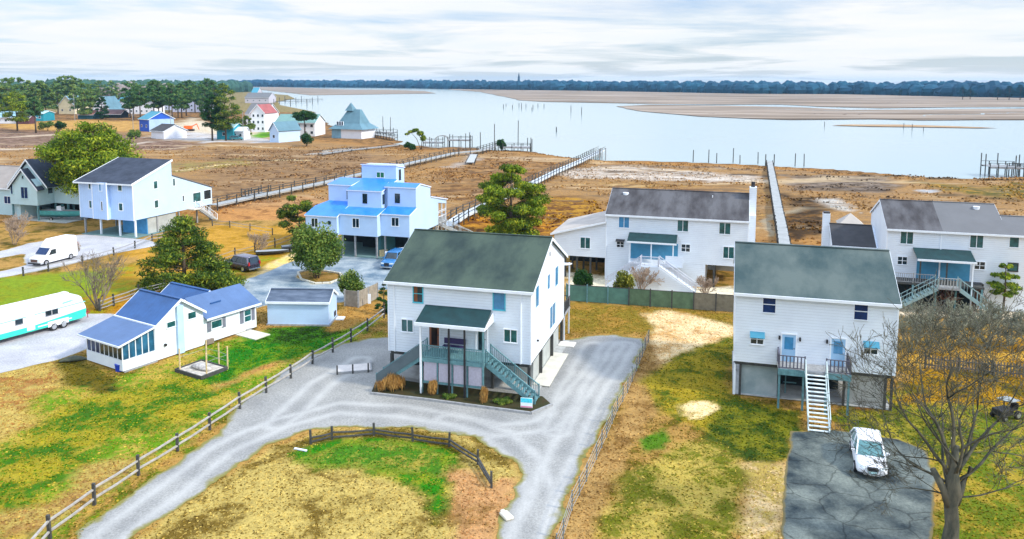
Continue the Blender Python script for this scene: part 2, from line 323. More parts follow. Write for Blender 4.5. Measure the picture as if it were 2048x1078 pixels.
# (polygon px, ground colour, mottle colour, mottle amount, feather m)
G_STRAW = S(214, 196, 122, 0.62); G_TAN = S(205, 170, 105, 0.6); G_BRN = S(170, 125, 80, 0.55); G_GRN = S(95, 165, 15, 0.6); G_YG = S(165, 180, 25, 0.6)
G_OCH = S(196, 148, 72, 0.62); G_MAR = S(188, 148, 98, 0.62); G_DK = S(105, 80, 48, 0.5); G_SAND = S(240, 222, 190, 0.75); G_OLV = S(140, 130, 30, 0.5); G_GOLD = S(205, 165, 35, 0.6); G_PALE = S(222, 205, 185, 0.7)
G_DG = S(60, 90, 20, 0.5); G_GRV = S(205, 210, 205, 0.72); G_RUST = S(196, 148, 92, 0.6)
PATCH = [
 ([(-900, 1400), (-300, 470), (400, 400), (700, 440), (1100, 480), (1500, 500), (2500, 560), (3000, 1400)], G_TAN, G_OLV, 0.35, 6),
 # left lawns
 ([(-400, 620), (-60, 560), (160, 545), (330, 500), (480, 470), (600, 470), (560, 520), (460, 560), (280, 600), (200, 640), (0, 640)], S(170, 180, 30, .6), G_GOLD, 0.45, 3),
 ([(-200, 640), (-60, 566), (130, 545), (200, 540), (240, 580), (150, 590), (60, 600), (0, 636)], S(150, 182, 40, .6), G_YG, 0.4, 2),
 ([(250, 500), (430, 450), (600, 450), (600, 480), (520, 500), (460, 520), (270, 560), (250, 530)], S(222, 178, 80, .62), G_GOLD, 0.4, 2),
 ([(230, 590), (330, 560), (300, 620), (230, 650), (200, 640)], S(215, 165, 20, .6), G_OCH, 0.3, 1.5),
 ([(-300, 1250), (-100, 760), (0, 745), (130, 722), (240, 745), (320, 725), (520, 660), (680, 650), (770, 630), (700, 700), (480, 825), (300, 945), (100, 1080), (0, 1150)], S(205, 186, 95, .66), S(125, 175, 20, .64), 0.45, 1.2),
 ([(0, 1078), (0, 930), (60, 860), (150, 800), (300, 760), (420, 740), (500, 770), (420, 850), (270, 880), (200, 900), (120, 960)], S(188, 180, 55, .6), S(85, 150, 15, .55), 0.47, 2),
 ([(-60, 900), (-60, 760), (40, 740), (130, 725), (160, 740), (110, 790), (60, 850)], G_STRAW, G_RUST, 0.4, 1.5),
 ([(160, 940), (230, 915), (300, 905), (260, 960), (190, 1005), (100, 1060), (0, 1080), (0, 1030), (100, 1010)], S(190, 155, 100, .6), G_STRAW, 0.5, 1),
 ([(420, 790), (480, 760), (560, 730), (600, 700), (520, 690), (430, 740)], S(205, 160, 105, .6), G_STRAW, 0.3, 1),
 ([(390, 730), (470, 690), (540, 665), (650, 655), (760, 632), (690, 680), (600, 715), (520, 730), (470, 760), (400, 770)], S(140, 178, 20, .6), S(45, 150, 20, .55), 0.55, 1.0),
 ([(440, 715), (530, 668), (640, 650), (600, 680), (520, 700), (470, 730)], S(50, 150, 20, .55), S(150, 180, 30, .6), 0.3, 0.8),
 ([(125, 720), (245, 750), (235, 780), (190, 790), (130, 770)], G_OLV, G_DG, 0.4, 0.8),
 ([(530, 655), (665, 655), (680, 665), (600, 690), (525, 680)], S(60, 100, 20, .5), G_GRN, 0.4, 0.6),
 ([(665, 660), (700, 610), (770, 600), (775, 622), (720, 650)], S(205, 165, 95, .6), G_TAN, 0.3, 1),
 # strip by fence
 ([(120, 1080), (190, 1025), (300, 955), (480, 830), (640, 735), (770, 655), (778, 676), (700, 690), (620, 712), (540, 765), (430, 868), (300, 962), (178, 1060)], S(175, 165, 60, .58), S(105, 160, 20, .6), 0.5, 0.7),
 # island
 ([(245, 1090), (400, 985), (540, 890), (660, 857), (820, 855), (940, 875), (1015, 918), (1032, 945), (1000, 1040), (985, 1100)], S(216, 200, 130, .64), S(150, 130, 60, .55), 0.35, 0.5),
 ([(560, 915), (600, 888), (700, 872), (860, 880), (905, 905), (925, 950), (900, 1000), (880, 1078), (860, 1060), (845, 1005), (760, 960), (700, 935), (620, 945)], S(170, 180, 50, .6), S(60, 160, 15, .6), 0.62, 0.8),
 ([(575, 922), (690, 885), (820, 885), (880, 905), (895, 950), (820, 955), (700, 935), (640, 938)], S(92, 158, 38, .56), S(190, 185, 90, .6), 0.32, 0.6),
 ([(905, 935), (950, 945), (975, 985), (1010, 960), (1015, 1000), (985, 1090), (890, 1090), (900, 990), (895, 950)], S(220, 178, 135, .62), S(185, 150, 100, .58), 0.3, 0.6),
 ([(540, 893), (660, 862), (820, 858), (900, 878), (980, 915), (990, 925), (930, 905), (820, 878), (700, 872), (560, 905)], S(150, 130, 50, .5), G_OLV, 0.4, 0.4),
 # middle yard right of drive
 ([(1105, 1100), (1240, 815), (1295, 680), (1330, 660), (1400, 700), (1330, 800), (1260, 900), (1180, 1090)], S(208, 176, 122, .62), S(172, 138, 85, .55), 0.42, 0.8),
 ([(1120, 605), (1470, 628), (1470, 680), (1300, 665), (1130, 665)], S(165, 150, 55, .55), S(200, 165, 85, .6), 0.4, 0.8),
 ([(1280, 628), (1340, 622), (1400, 640), (1470, 655), (1468, 690), (1400, 700), (1320, 725), (1310, 690), (1320, 655)], S(245, 228, 200, .78), S(225, 190, 140, .7), 0.4, 0.8),
 ([(1300, 760), (1350, 720), (1420, 690), (1468, 670), (1464, 792), (1570, 805), (1600, 860), (1580, 900), (1480, 880), (1400, 850), (1330, 830)], S(190, 175, 55, .6), S(110, 135, 25, .52), 0.42, 0.9),
 ([(1440, 800), (1610, 820), (1600, 870), (1570, 930), (1500, 920), (1430, 880)], S(150, 155, 40, .55), S(75, 110, 25, .5), 0.5, 0.7),
 ([(1280, 880), (1330, 860), (1330, 900), (1285, 905)], S(105, 155, 35, .55), G_GRN, 0.3, 0.4),
 ([(1365, 810), (1420, 800), (1440, 815), (1390, 835), (1370, 830)], S(250, 235, 205, .8), G_STRAW, 0.3, 0.4),
 ([(1480, 1090), (1500, 930), (1580, 920), (1580, 1090)], S(235, 215, 180, .72), G_STRAW, 0.5, 0.7),
 ([(1180, 1090), (1250, 950), (1330, 900), (1440, 900), (1480, 960), (1470, 1090)], S(212, 196, 110, .64), S(140, 150, 40, .56), 0.48, 1.0),
 # right side yard
 ([(1780, 770), (2200, 720), (2300, 1100), (1860, 1100), (1870, 960), (1840, 890), (1700, 866), (1640, 830)], S(196, 178, 70, .6), S(135, 160, 40, .56), 0.5, 1.2),
 ([(1660, 800), (1900, 820), (1960, 900), (1900, 960), (1860, 900), (1700, 860)], S(186, 180, 70, .6), S(110, 132, 35, .5), 0.48, 1.0),
 ([(1800, 670), (2300, 640), (2300, 740), (1810, 730)], S(225, 190, 95, .64), S(200, 160, 40, .6), 0.4, 1.0),
 ([(1800, 735), (2300, 745), (2300, 820), (1780, 810)], S(200, 160, 25, .58), G_OLV, 0.4, 1.0),
 ([(1468, 790), (1790, 830), (1780, 800), (1600, 770)], S(95, 95, 45, .5), G_BRN, 0.4, 0.6),
 ([(1720, 600), (2300, 625), (2300, 645), (1800, 632), (1720, 620)], S(235, 230, 228, .75), G_PALE, 0.2, 0.5),
 ([(1135, 545), (1215, 552), (1380, 575), (1470, 570), (1475, 600), (1380, 592), (1140, 572)], S(240, 240, 238, .8), G_PALE, 0.2, 0.5),
 # gravel fringe and sand by the back houses
 ([(500, 560), (530, 535), (590, 505), (640, 505), (640, 525), (580, 545), (540, 565), (470, 600)], S(245, 220, 145, .75), G_SAND, 0.4, 0.7),
 ([(420, 600), (455, 560), (500, 560), (440, 640), (400, 620)], S(215, 165, 125, .62), G_RUST, 0.4, 0.6),
 ([(395, 575), (460, 545), (500, 560), (440, 585)], S(165, 165, 30, .55), G_OLV, 0.5, 0.5),
 # marsh
 ([(-900, 470), (-600, 300), (0, 262), (400, 262), (560, 275), (700, 285), (860, 300), (1010, 298), (1210, 322), (1500, 330), (1750, 348), (2048, 352), (2600, 372), (3000, 560), (2048, 500), (1500, 488), (1100, 462), (700, 420), (430, 430), (150, 430)], G_MAR, S(205, 160, 100, .62), 0.5, 5),
 ([(430, 300), (700, 300), (800, 320), (640, 360), (500, 385), (425, 395), (400, 340)], S(188, 148, 100, .6), S(148, 110, 72, .55), 0.35, 4),
 ([(430, 415), (540, 400), (640, 392), (660, 440), (600, 460), (560, 440), (440, 445)], S(214, 164, 108, .64), S(165, 118, 72, .58), 0.3, 2),
 ([(860, 350), (1000, 310), (1150, 330), (1060, 370), (960, 400), (890, 400)], S(196, 148, 88, .6), S(140, 100, 58, .55), 0.4, 4),
 ([(900, 440), (1100, 390), (1200, 400), (1210, 430), (1110, 470), (900, 470)], S(214, 160, 50, .62), S(140, 90, 40, .55), 0.45, 2),
 ([(1090, 345), (1230, 330), (1530, 352), (1530, 366), (1300, 360), (1150, 358)], S(222, 205, 185, .68), G_MAR, 0.3, 2),
 ([(1200, 366), (1530, 372), (1540, 400), (1520, 440), (1515, 372), (1210, 376)], S(205, 160, 90, .62), S(140, 95, 55, .55), 0.4, 2),
 ([(1565, 350), (1750, 350), (1800, 372), (1780, 385), (1600, 380)], S(170, 150, 130, .6), S(120, 100, 80, .55), 0.4, 3),
 ([(1560, 390), (1700, 400), (1660, 430), (1650, 470), (1575, 480)], S(150, 108, 50, .55), S(95, 70, 35, .5), 0.5, 2),
 ([(1820, 362), (1960, 372), (2048, 368), (2300, 380), (2300, 430), (2048, 400), (1900, 385)], S(205, 160, 65, .6), S(135, 125, 50, .5), 0.5, 3),
 ([(1630, 402), (1665, 398), (1690, 405), (1720, 428), (1700, 425), (1650, 412)], S(215, 208, 195, .7), G_PALE, 0.3, 0.7),
 ([(1830, 380), (1870, 377), (1880, 384), (1850, 388)], S(215, 225, 230, .7), G_PALE, 0.2, 1),
 ([(150, 240), (290, 243), (290, 262), (200, 262), (0, 262), (0, 248)], S(222, 182, 112, .66), S(200, 165, 100, .6), 0.4, 6),
 ([(-300, 262), (0, 256), (240, 268), (400, 285), (380, 300), (250, 300), (60, 292), (0, 300), (-300, 300)], S(184, 150, 125, .6), S(140, 105, 80, .55), 0.45, 6),
 ([(380, 235), (500, 262), (540, 275), (560, 285), (400, 285), (300, 275), (350, 250)], S(225, 220, 215, .7), G_PALE, 0.3, 6),
 ([(505, 270), (540, 262), (545, 272), (520, 277)], S(120, 190, 30, .6), G_GRN, 0.2, 2),
 ([(340, 325), (420, 322), (470, 318), (500, 330), (345, 345)], S(185, 165, 90, .6), G_MAR, 0.4, 3),
]
# creeks and mud lines: (polyline px, half width m, colour, feather)
LINES = [
 ([(0, 298), (120, 296), (230, 290), (300, 285)], 2.2, S(230, 212, 190, .7), 1.5), ([(0, 275), (60, 272), (140, 268)], 3, S(225, 200, 170, .7), 2),
 ([(290, 300), (400, 292), (480, 290), (580, 298)], 1.2, S(225, 200, 160, .7), 1.2), ([(440, 318), (540, 322), (600, 318)], 1.0, S(75, 60, 45, .5), 1),
 ([(350, 340), (450, 330), (500, 326), (560, 322), (620, 320)], 0.9, S(240, 215, 165, .75), 0.8),
 ([(620, 302), (680, 298), (740, 292), (800, 290)], 1.2, S(90, 75, 62, .5), 1.2), ([(600, 310), (640, 303), (690, 298)], 1.2, S(205, 200, 190, .7), 1),
 ([(540, 360), (640, 345), (700, 335), (800, 330)], 0.9, S(110, 75, 48, .5), 1.5),
 ([(1230, 342), (1300, 344), (1350, 343), (1400, 346), (1500, 348), (1530, 352)], 0.7, S(58, 52, 42, .5), 0.5),
 ([(1560, 349), (1620, 352), (1660, 352)], 0.7, S(60, 52, 42, .5), 0.5), ([(1730, 350), (1800, 353), (1870, 358), (1960, 362), (2060, 362)], 1.0, S(55, 52, 38, .5), 0.7),
 ([(1180, 352), (1350, 355), (1480, 358), (1525, 362)], 1.8, S(232, 218, 200, .72), 1.2), ([(1120, 372), (1200, 366), (1290, 372)], 1.1, S(225, 190, 135, .7), 1),
 ([(1290, 376), (1400, 378), (1450, 381)], 0.9, S(120, 70, 30, .5), 0.8), ([(1600, 375), (1700, 380), (1790, 380)], 0.8, S(95, 75, 58, .5), 0.9),
 ([(1700, 390), (1760, 395), (1800, 400)], 0.7, S(90, 65, 40, .5), 0.8), ([(1900, 390), (1980, 396), (2060, 405)], 0.9, S(95, 80, 45, .5), 0.9),
 ([(1620, 420), (1560, 425), (1540, 470)], 0.6, S(205, 190, 160, .6), 0.8), ([(820, 350), (900, 335), (960, 325)], 1, S(215, 165, 100, .6), 1),
 ([(900, 335), (935, 325), (950, 318), (945, 308)], 1.6, S(205, 190, 175, .65), 1.0),
 ([(1020, 315), (1120, 318), (1200, 325)], 2.2, S(222, 195, 160, .68), 2), ([(1210, 330), (1400, 335), (1530, 340), (1700, 345)], 1.6, S(165, 140, 115, .6), 1.2),
 ([(900, 420), (980, 400), (1080, 380)], 0.8, S(120, 78, 40, .5), 0.9), ([(870, 385), (940, 378)], 0.9, S(140, 92, 50, .5), 0.9),
]
gxs = [np.arange(-115, 125.01, 0.5), np.arange(-420, 330.01, 2.5)]
gys = [np.arange(18, 135.01, 0.5), np.arange(135, 560.01, 2.5)]
VX, VY, FC, base = [], [], [], 0
for gx, gy in zip(gxs, gys):
    X, Y = np.meshgrid(gx, gy); nx = len(gx); ny = len(gy); VX.append(X.ravel()); VY.append(Y.ravel())
    i, j = np.meshgrid(np.arange(nx-1), np.arange(ny-1)); a = (j*nx+i).ravel()+base
    FC.append(np.stack([a, a+1, a+nx+1, a+nx], 1)); base += nx*ny
gvx = np.concatenate(VX); gvy = np.concatenate(VY); gf = np.concatenate(FC)
nz = fbm(gvx, gvy, 6, 3); nz2 = fbm(gvx, gvy, 1.6, 9)
cA = np.tile(np.array(G_MAR[:3]), (len(gvx), 1)); cB = np.tile(np.array(G_DK[:3]), (len(gvx), 1)); mo = np.full(len(gvx), 0.4)
for poly, ca, cb_, amt, fe in PATCH:
    pw = W(poly) if min(p[1] for p in poly) > 170 else poly
    P = np.array(pw); lo = P.min(0)-fe*2; hi = P.max(0)+fe*2
    k = np.where((gvx > lo[0]) & (gvx < hi[0]) & (gvy > lo[1]) & (gvy < hi[1]))[0]
    if len(k) == 0: continue
    d = sdist(gvx[k], gvy[k], pw)+(nz[k]*2.2+nz2[k]*1.2)*fe*1.3
    a = np.clip(d/fe+0.5, 0, 1)[:, None]; a = a*a*(3-2*a)
    cA[k] = cA[k]*(1-a)+np.array(ca[:3])*a; cB[k] = cB[k]*(1-a)+np.array(cb_[:3])*a; mo[k] = mo[k]*(1-a[:, 0])+amt*a[:, 0]
for pl, hw, c, fe in LINES:
    pw = np.array(W(pl)); dmin = np.full(len(gvx), 1e9)
    jx = gvx+fbm(gvx, gvy, 14, 5)*8; jy = gvy+fbm(gvx, gvy, 14, 8)*8
    for q in range(len(pw)-1):
        a = pw[q]; e = pw[q+1]-a; t = np.clip(((jx-a[0])*e[0]+(jy-a[1])*e[1])/(e@e), 0, 1)
        dmin = np.minimum(dmin, np.hypot(jx-a[0]-t*e[0], jy-a[1]-t*e[1]))
    a = np.clip((hw-dmin)/fe+0.5, 0, 1)[:, None]*0.9
    cA = cA*(1-a)+np.array(c[:3])*a; cB = cB*(1-a)+np.array(c[:3])*a
MARSHP = [(-900, 470), (-600, 300), (0, 262), (400, 262), (560, 275), (700, 285), (860, 300), (1010, 298), (1210, 322), (1500, 330), (1750, 348), (2048, 352), (2600, 372), (3000, 560), (2048, 500), (1500, 488), (1100, 462), (700, 420), (430, 430), (150, 430)]
sh = sdist(gvx, gvy, LAND)+fbm(gvx, gvy, 9, 2)*5*np.clip((gvy-190)/60, 0.3, 1.6)
gz = np.where(sh > 0, 0.0, -0.9); gz = np.clip(sh/2.2, -0.9, 0.0)
marsh = np.clip((sdist(gvx, gvy, W(MARSHP))-3)/6, 0, 1)
gz = gz+marsh*(np.clip(fbm(gvx, gvy, 7, 4), -0.1, 0.5)*0.9+fbm(gvx, gvy, 2.2, 6, 2)*0.22)*(sh > 1)
edge = np.clip(1-np.abs(sh-0.6)/1.8, 0, 1)[:, None]*(gvy > 150)[:, None]
cA = cA*(1-edge*0.75)+np.array(S(90, 72, 52, .5)[:3])*edge*0.75
V3 = np.stack([gvx, gvy, gz], 1)
# the rest of the land out to the horizon
ext = [[(-4000, 560), (-420, 560), (-420, 18), (-4000, 18)], [(330, 18), (330, 135), (3000, 135), (3000, 18)], [(-3000, -200), (-3000, 18), (3000, 18), (3000, -200)], [(-420, 18), (-420, 135), (-115, 135), (-115, 18)], [(125, 18), (125, 135), (330, 135), (330, 18)], [(330, 135), (330, 190), (3000, 190), (3000, 135)]]
shl = [p for p in SHORE if p[1] > 552]
far = [(-4000, 5600), (-4000, 560), (-140, 560)]+shl[1:]+[(-1500, 5600)]
gm = bpy.data.meshes.new('ground')
ev = []; ef = []
for p in ext+[far]:
    b0 = len(V3)+len(ev); ev += [(x, y, 0.0) for x, y in p]; ef.append(tuple(range(b0, b0+len(p))))
keep = (V3[gf, 2] > -0.85).any(1)
gm.from_pydata(np.vstack([V3, np.array(ev)]).tolist(), [], gf[keep].tolist()+ef)
mk_ = marsh[:, None]; warm = 1+np.array([0.12, 0.02, -0.20])*(1-mk_*0.85); dm_ = 1+np.array([-0.12, -0.08, 0.0])*mk_; cA = cA*warm*dm_; cB = cB*warm*dm_; cA = cA**1.08*(0.95+0.12*mk_); cB = cB**1.12*(0.86+0.16*mk_)
ca4 = np.ones((len(V3)+len(ev), 4), np.float32); ca4[:len(V3), :3] = cA; ca4[:len(V3), 3] = mo; ca4[len(V3):] = tuple(S(190, 165, 115, .5)[:3])+(0.4,)
cb4 = np.ones_like(ca4); cb4[:len(V3), :3] = cB; cb4[len(V3):, :3] = G_OLV[:3]; cb4[:len(V3), 3] = marsh; cb4[len(V3):, 3] = 0
for nm, arr in (('tone_a', ca4), ('tone_b', cb4)):
    at_ = gm.attributes.new(nm, 'FLOAT_COLOR', 'POINT'); at_.data.foreach_set('color', arr.ravel())
b_ = bmesh.new(); b_.from_mesh(gm)
for f_ in b_.faces:
    f_.smooth = True
    if f_.normal.z < 0: f_.normal_flip()
b_.to_mesh(gm); b_.free()

def ground_mat(name, mode='ground'):
    m = bpy.data.materials.new(name); m.use_nodes = True; t = m.node_tree; n = t.nodes; l = t.links
    b = n['Principled BSDF']; b.inputs['Roughness'].default_value = 0.95; b.inputs['Specular IOR Level'].default_value = 0.15
    tc = n.new('ShaderNodeTexCoord')
    A = n.new('ShaderNodeAttribute'); A.attribute_name = 'tone_a'; B = n.new('ShaderNodeAttribute'); B.attribute_name = 'tone_b'
    def noise(s, d=6, r=0.6, dist=0.0):
        q = n.new('ShaderNodeTexNoise'); q.inputs['Scale'].default_value = s; q.inputs['Detail'].default_value = d; q.inputs['Roughness'].default_value = r; q.inputs['Distortion'].default_value = dist
        l.new(tc.outputs['Object'], q.inputs['Vector']); return q
    def math_(op, a, b_, clamp=False):
        q = n.new('ShaderNodeMath'); q.operation = op; q.use_clamp = clamp
        for i, v in enumerate((a, b_)):
            if hasattr(v, 'links') or hasattr(v, 'is_linked'): l.new(v, q.inputs[i])
            else: q.inputs[i].default_value = v
        return q.outputs[0]
    n1 = noise(0.34, 12, 0.70, 0.5); n2 = noise(1.7, 9, 0.78); n3 = noise(9, 6, 0.8)
    s_ = math_('ADD', math_('MULTIPLY', n1.outputs[0], 0.65), math_('MULTIPLY', n2.outputs[0], 0.35))
    # mottle mask: noise above (1-amount)
    th = math_('SUBTRACT', 0.62, math_('MULTIPLY', A.outputs['Alpha'], 0.26))
    f = math_('MULTIPLY', math_('SUBTRACT', s_, th), 14.0); f = math_('ADD', f, 0.5, True)
    mx = n.new('ShaderNodeMix'); mx.data_type = 'RGBA'; l.new(f, mx.inputs[0]); l.new(A.outputs['Color'], mx.inputs[6]); l.new(B.outputs['Color'], mx.inputs[7])
    v = math_('ADD', math_('MULTIPLY', n2.outputs[0], 0.9), math_('MULTIPLY', n3.outputs[0], 0.9))
    v = math_('MULTIPLY', math_('SUBTRACT', v, 0.9), 2.6); v = math_('ADD', v, 1.0)
    sc = n.new('ShaderNodeVectorMath'); sc.operation = 'SCALE'; l.new(mx.outputs[2], sc.inputs[0]); l.new(v, sc.inputs['Scale'])
    mf = B.outputs['Alpha']; n5 = noise(0.035, 7, 0.6, 1.6); mp_ = n.new('ShaderNodeMapping'); mp_.inputs['Scale'].default_value = (0.5, 1.5, 1); mp_.inputs['Rotation'].default_value = (0, 0, 0.25); l.new(tc.outputs['Object'], mp_.inputs[0]); l.new(mp_.outputs[0], n5.inputs['Vector'])
    n6 = noise(0.075, 8, 0.62, 2.6); l.new(mp_.outputs[0], n6.inputs['Vector'])
    pf = math_('MULTIPLY', math_('MULTIPLY', math_('SUBTRACT', n5.outputs[0], 0.54), 9.0, True), mf); df = math_('MULTIPLY', math_('MULTIPLY', math_('SUBTRACT', n6.outputs[0], 0.53), 9.0, True), mf)
    ma = n.new('ShaderNodeMix'); ma.data_type = 'RGBA'; l.new(math_('MULTIPLY', pf, 0.6), ma.inputs[0]); l.new(sc.outputs[0], ma.inputs[6]); ma.inputs[7].default_value = (0.55, 0.41, 0.24, 1)
    mb_ = n.new('ShaderNodeMix'); mb_.data_type = 'RGBA'; l.new(math_('MULTIPLY', df, 0.8), mb_.inputs[0]); l.new(ma.outputs[2], mb_.inputs[6]); mb_.inputs[7].default_value = (0.16, 0.10, 0.05, 1)
    sc = mb_
    # small dark tufts
    n4 = noise(3.3, 3, 0.5); tf = math_('MULTIPLY', math_('SUBTRACT', n4.outputs[0], 0.66), 12.0, True)
    m2 = n.new('ShaderNodeMix'); m2.data_type = 'RGBA'; l.new(math_('MULTIPLY', tf, 0.5), m2.inputs[0]); l.new(sc.outputs[2], m2.inputs[6]); m2.inputs[7].default_value = (0.06, 0.05, 0.02, 1)
    l.new(m2.outputs[2], b.inputs['Base Color'])
    bu = n.new('ShaderNodeBump'); bu.inputs['Strength'].default_value = 0.5; bu.inputs['Distance'].default_value = 0.12
    l.new(math_('ADD', n2.outputs[0], math_('MULTIPLY', n3.outputs[0], 0.35)), bu.inputs['Height']); l.new(bu.outputs[0], b.inputs['Normal'])
    return m
GM = ground_mat('ground_grass_and_marsh')
gm.materials.append(GM)
go = bpy.data.objects.new('ground', gm); COL.objects.link(go); tag(go, kind='structure')

def tufts(name, label, n, box, size, wgt, seed, tall=1.0, zlo=None):
    """short blades standing on the ground sheet, each with the colour of the ground it grows from"""
    g = np.random.default_rng(seed); x = g.uniform(box[0], box[1], n); y = box[2]+(box[3]-box[2])*g.random(n)**1.25
    fine = y < 134.5; ok = wgt(x, y); x = x[ok]; y = y[ok]
    def lookup(gx, gy, off, xx, yy): return off+np.clip(np.round((yy-gy[0])/(gy[1]-gy[0])).astype(int), 0, len(gy)-1)*len(gx)+np.clip(np.round((xx-gx[0])/(gx[1]-gx[0])).astype(int), 0, len(gx)-1)
    inf = (y < 134.5) & (x > -114.5) & (x < 124.5); k = np.where(inf, lookup(gxs[0], gys[0], 0, x, y), lookup(gxs[1], gys[1], len(gxs[0])*len(gys[0]), x, y))
    good = inf | (y >= 135.5); good &= gz[k] > -0.05; x = x[good]; y = y[good]; k = k[good]; z = gz[k]; n = len(x)
    mixf = (g.random(n) < mo[k]*0.9)[:, None]; c = np.where(mixf, cB[k], cA[k])*(0.7+0.85*g.random(n))[:, None]
    a = g.uniform(0, 6.28, n); s_ = size*(0.5+g.random(n)); dx_ = np.cos(a)*s_; dy_ = np.sin(a)*s_; lx = g.normal(0, .3, n)*s_; ly = g.normal(0, .3, n)*s_; h_ = s_*tall
    V = np.stack([np.stack([x-dx_, y-dy_, z-.02], 1), np.stack([x+dx_, y+dy_, z-.02], 1), np.stack([x+dx_*.7+lx, y+dy_*.7+ly, z+h_], 1), np.stack([x-dx_*.5+lx, y-dy_*.5+ly, z+h_*.8], 1)], 1).reshape(-1, 3)
    me = bpy.data.meshes.new(name); me.vertices.add(4*n); me.vertices.foreach_set('co', V.ravel()); me.loops.add(4*n); me.loops.foreach_set('vertex_index', np.arange(4*n)); me.polygons.add(n); me.polygons.foreach_set('loop_start', np.arange(0, 4*n, 4)); me.update(calc_edges=True)
    q = np.ones((n, 4), np.float32); q[:, :3] = c; at_ = me.attributes.new('blade', 'FLOAT_COLOR', 'FACE'); at_.data.foreach_set('color', q.ravel())
    if 'blades' not in MATS:
        m = bpy.data.materials.new('blades'); m.use_nodes = True; b = m.node_tree.nodes['Principled BSDF']; b.inputs['Roughness'].default_value = .9; b.inputs['Specular IOR Level'].default_value = .1
        A = m.node_tree.nodes.new('ShaderNodeAttribute'); A.attribute_name = 'blade'; m.node_tree.links.new(A.outputs['Color'], b.inputs['Base Color']); MATS['blades'] = m
    me.materials.append(MATS['blades']); o = bpy.data.objects.new(name, me); COL.objects.link(o); return tag(o, label, 'grass', kind='stuff')
def poly_sheet(name, pts, z, mt, kind='structure', res=None, jit=0.0, attrs=False, fe=0.8):
    """flat sheet with a ragged outline"""
    pts = [Vector(p) for p in pts]; o2 = []
    for k in range(len(pts)):
        a = pts[k]; b = pts[(k+1) % len(pts)]; n = max(1, int((b-a).length/(res or 1.0))); nr = Vector((-(b-a).y, (b-a).x)); nr = nr.normalized() if nr.length else nr
        for q in range(n):
            p = a.lerp(b, q/n); j = float(fbm(np.array([p.x]), np.array([p.y]), 2.5*(res or 1), 11)[0])*jit*2
            o2.append(p+nr*j)
    bm = bmesh.new(); vs = [bm.verts.new((p.x, p.y, z)) for p in o2]; f = bm.faces.new(vs)
    if f.normal.z < 0: f.normal_flip()
    bmesh.ops.triangulate(bm, faces=[f])
    me = bpy.data.meshes.new(name); bm.to_mesh(me); bm.free(); me.materials.append(mt)
    o = bpy.data.objects.new(name, me); COL.objects.link(o); tag(o, kind=kind); return o

def grid_sheet(name, poly, z, res, mt, hole=None, fe=0.6, tracks=()):
    """gridded sheet trimmed to a polygon; the attribute 'edge' is 0 at the border and 1 inside"""
    P = np.array(poly); gx = np.arange(P[:, 0].min()-1, P[:, 0].max()+1, res); gy = np.arange(P[:, 1].min()-1, P[:, 1].max()+1, res)
    X, Y = np.meshgrid(gx, gy); d = sdist(X.ravel(), Y.ravel(), poly)
    if hole is not None: d = np.minimum(d, -sdist(X.ravel(), Y.ravel(), hole))
    d = d+fbm(X.ravel(), Y.ravel(), 1.8, 21)*fe*1.6
    dg = d.reshape(X.shape); gy_, gx_ = np.gradient(dg, res); gn = gx_**2+gy_**2+1e-3; mv = np.where(dg < 0, -dg, 0)
    X = X+np.clip(gx_/gn*mv, -res, res); Y = Y+np.clip(gy_/gn*mv, -res, res); trk = np.zeros(X.size)
    for pl, off in tracks:
        q = np.array(W(pl)); sx = X.ravel()+fbm(X.ravel(), Y.ravel(), 6, 31)*1.0; sy = Y.ravel()+fbm(X.ravel(), Y.ravel(), 6, 33)*1.0; dm = np.full(X.size, 1e9)
        for a0, b0 in zip(q, q[1:]):
            e = b0-a0; t_ = np.clip(((sx-a0[0])*e[0]+(sy-a0[1])*e[1])/(e@e), 0, 1); dm = np.minimum(dm, np.hypot(sx-a0[0]-t_*e[0], sy-a0[1]-t_*e[1]))
        trk = np.maximum(trk, np.clip(1-np.abs(dm-off)/0.55, 0, 1))
    nx = len(gx); i, j = np.meshgrid(np.arange(nx-1), np.arange(len(gy)-1)); a = (j*nx+i).ravel(); F_ = np.stack([a, a+1, a+nx+1, a+nx], 1)
    F_ = F_[(d[F_] > 0).any(1)]
    us = np.unique(F_); rm = np.full(X.size, -1); rm[us] = np.arange(len(us))
    me = bpy.data.meshes.new(name); me.from_pydata(np.stack([X.ravel()[us], Y.ravel()[us], np.full(len(us), z)], 1).tolist(), [], rm[F_].tolist())
    at_ = me.attributes.new('edge', 'FLOAT', 'POINT'); at_.data.foreach_set('value', np.clip(d[us]/fe, 0, 1).astype(np.float32)); at_ = me.attributes.new('track', 'FLOAT', 'POINT'); at_.data.foreach_set('value', trk[us].astype(np.float32))
    me.materials.append(mt); o = bpy.data.objects.new(name, me); COL.objects.link(o); tag(o, kind='structure'); return o
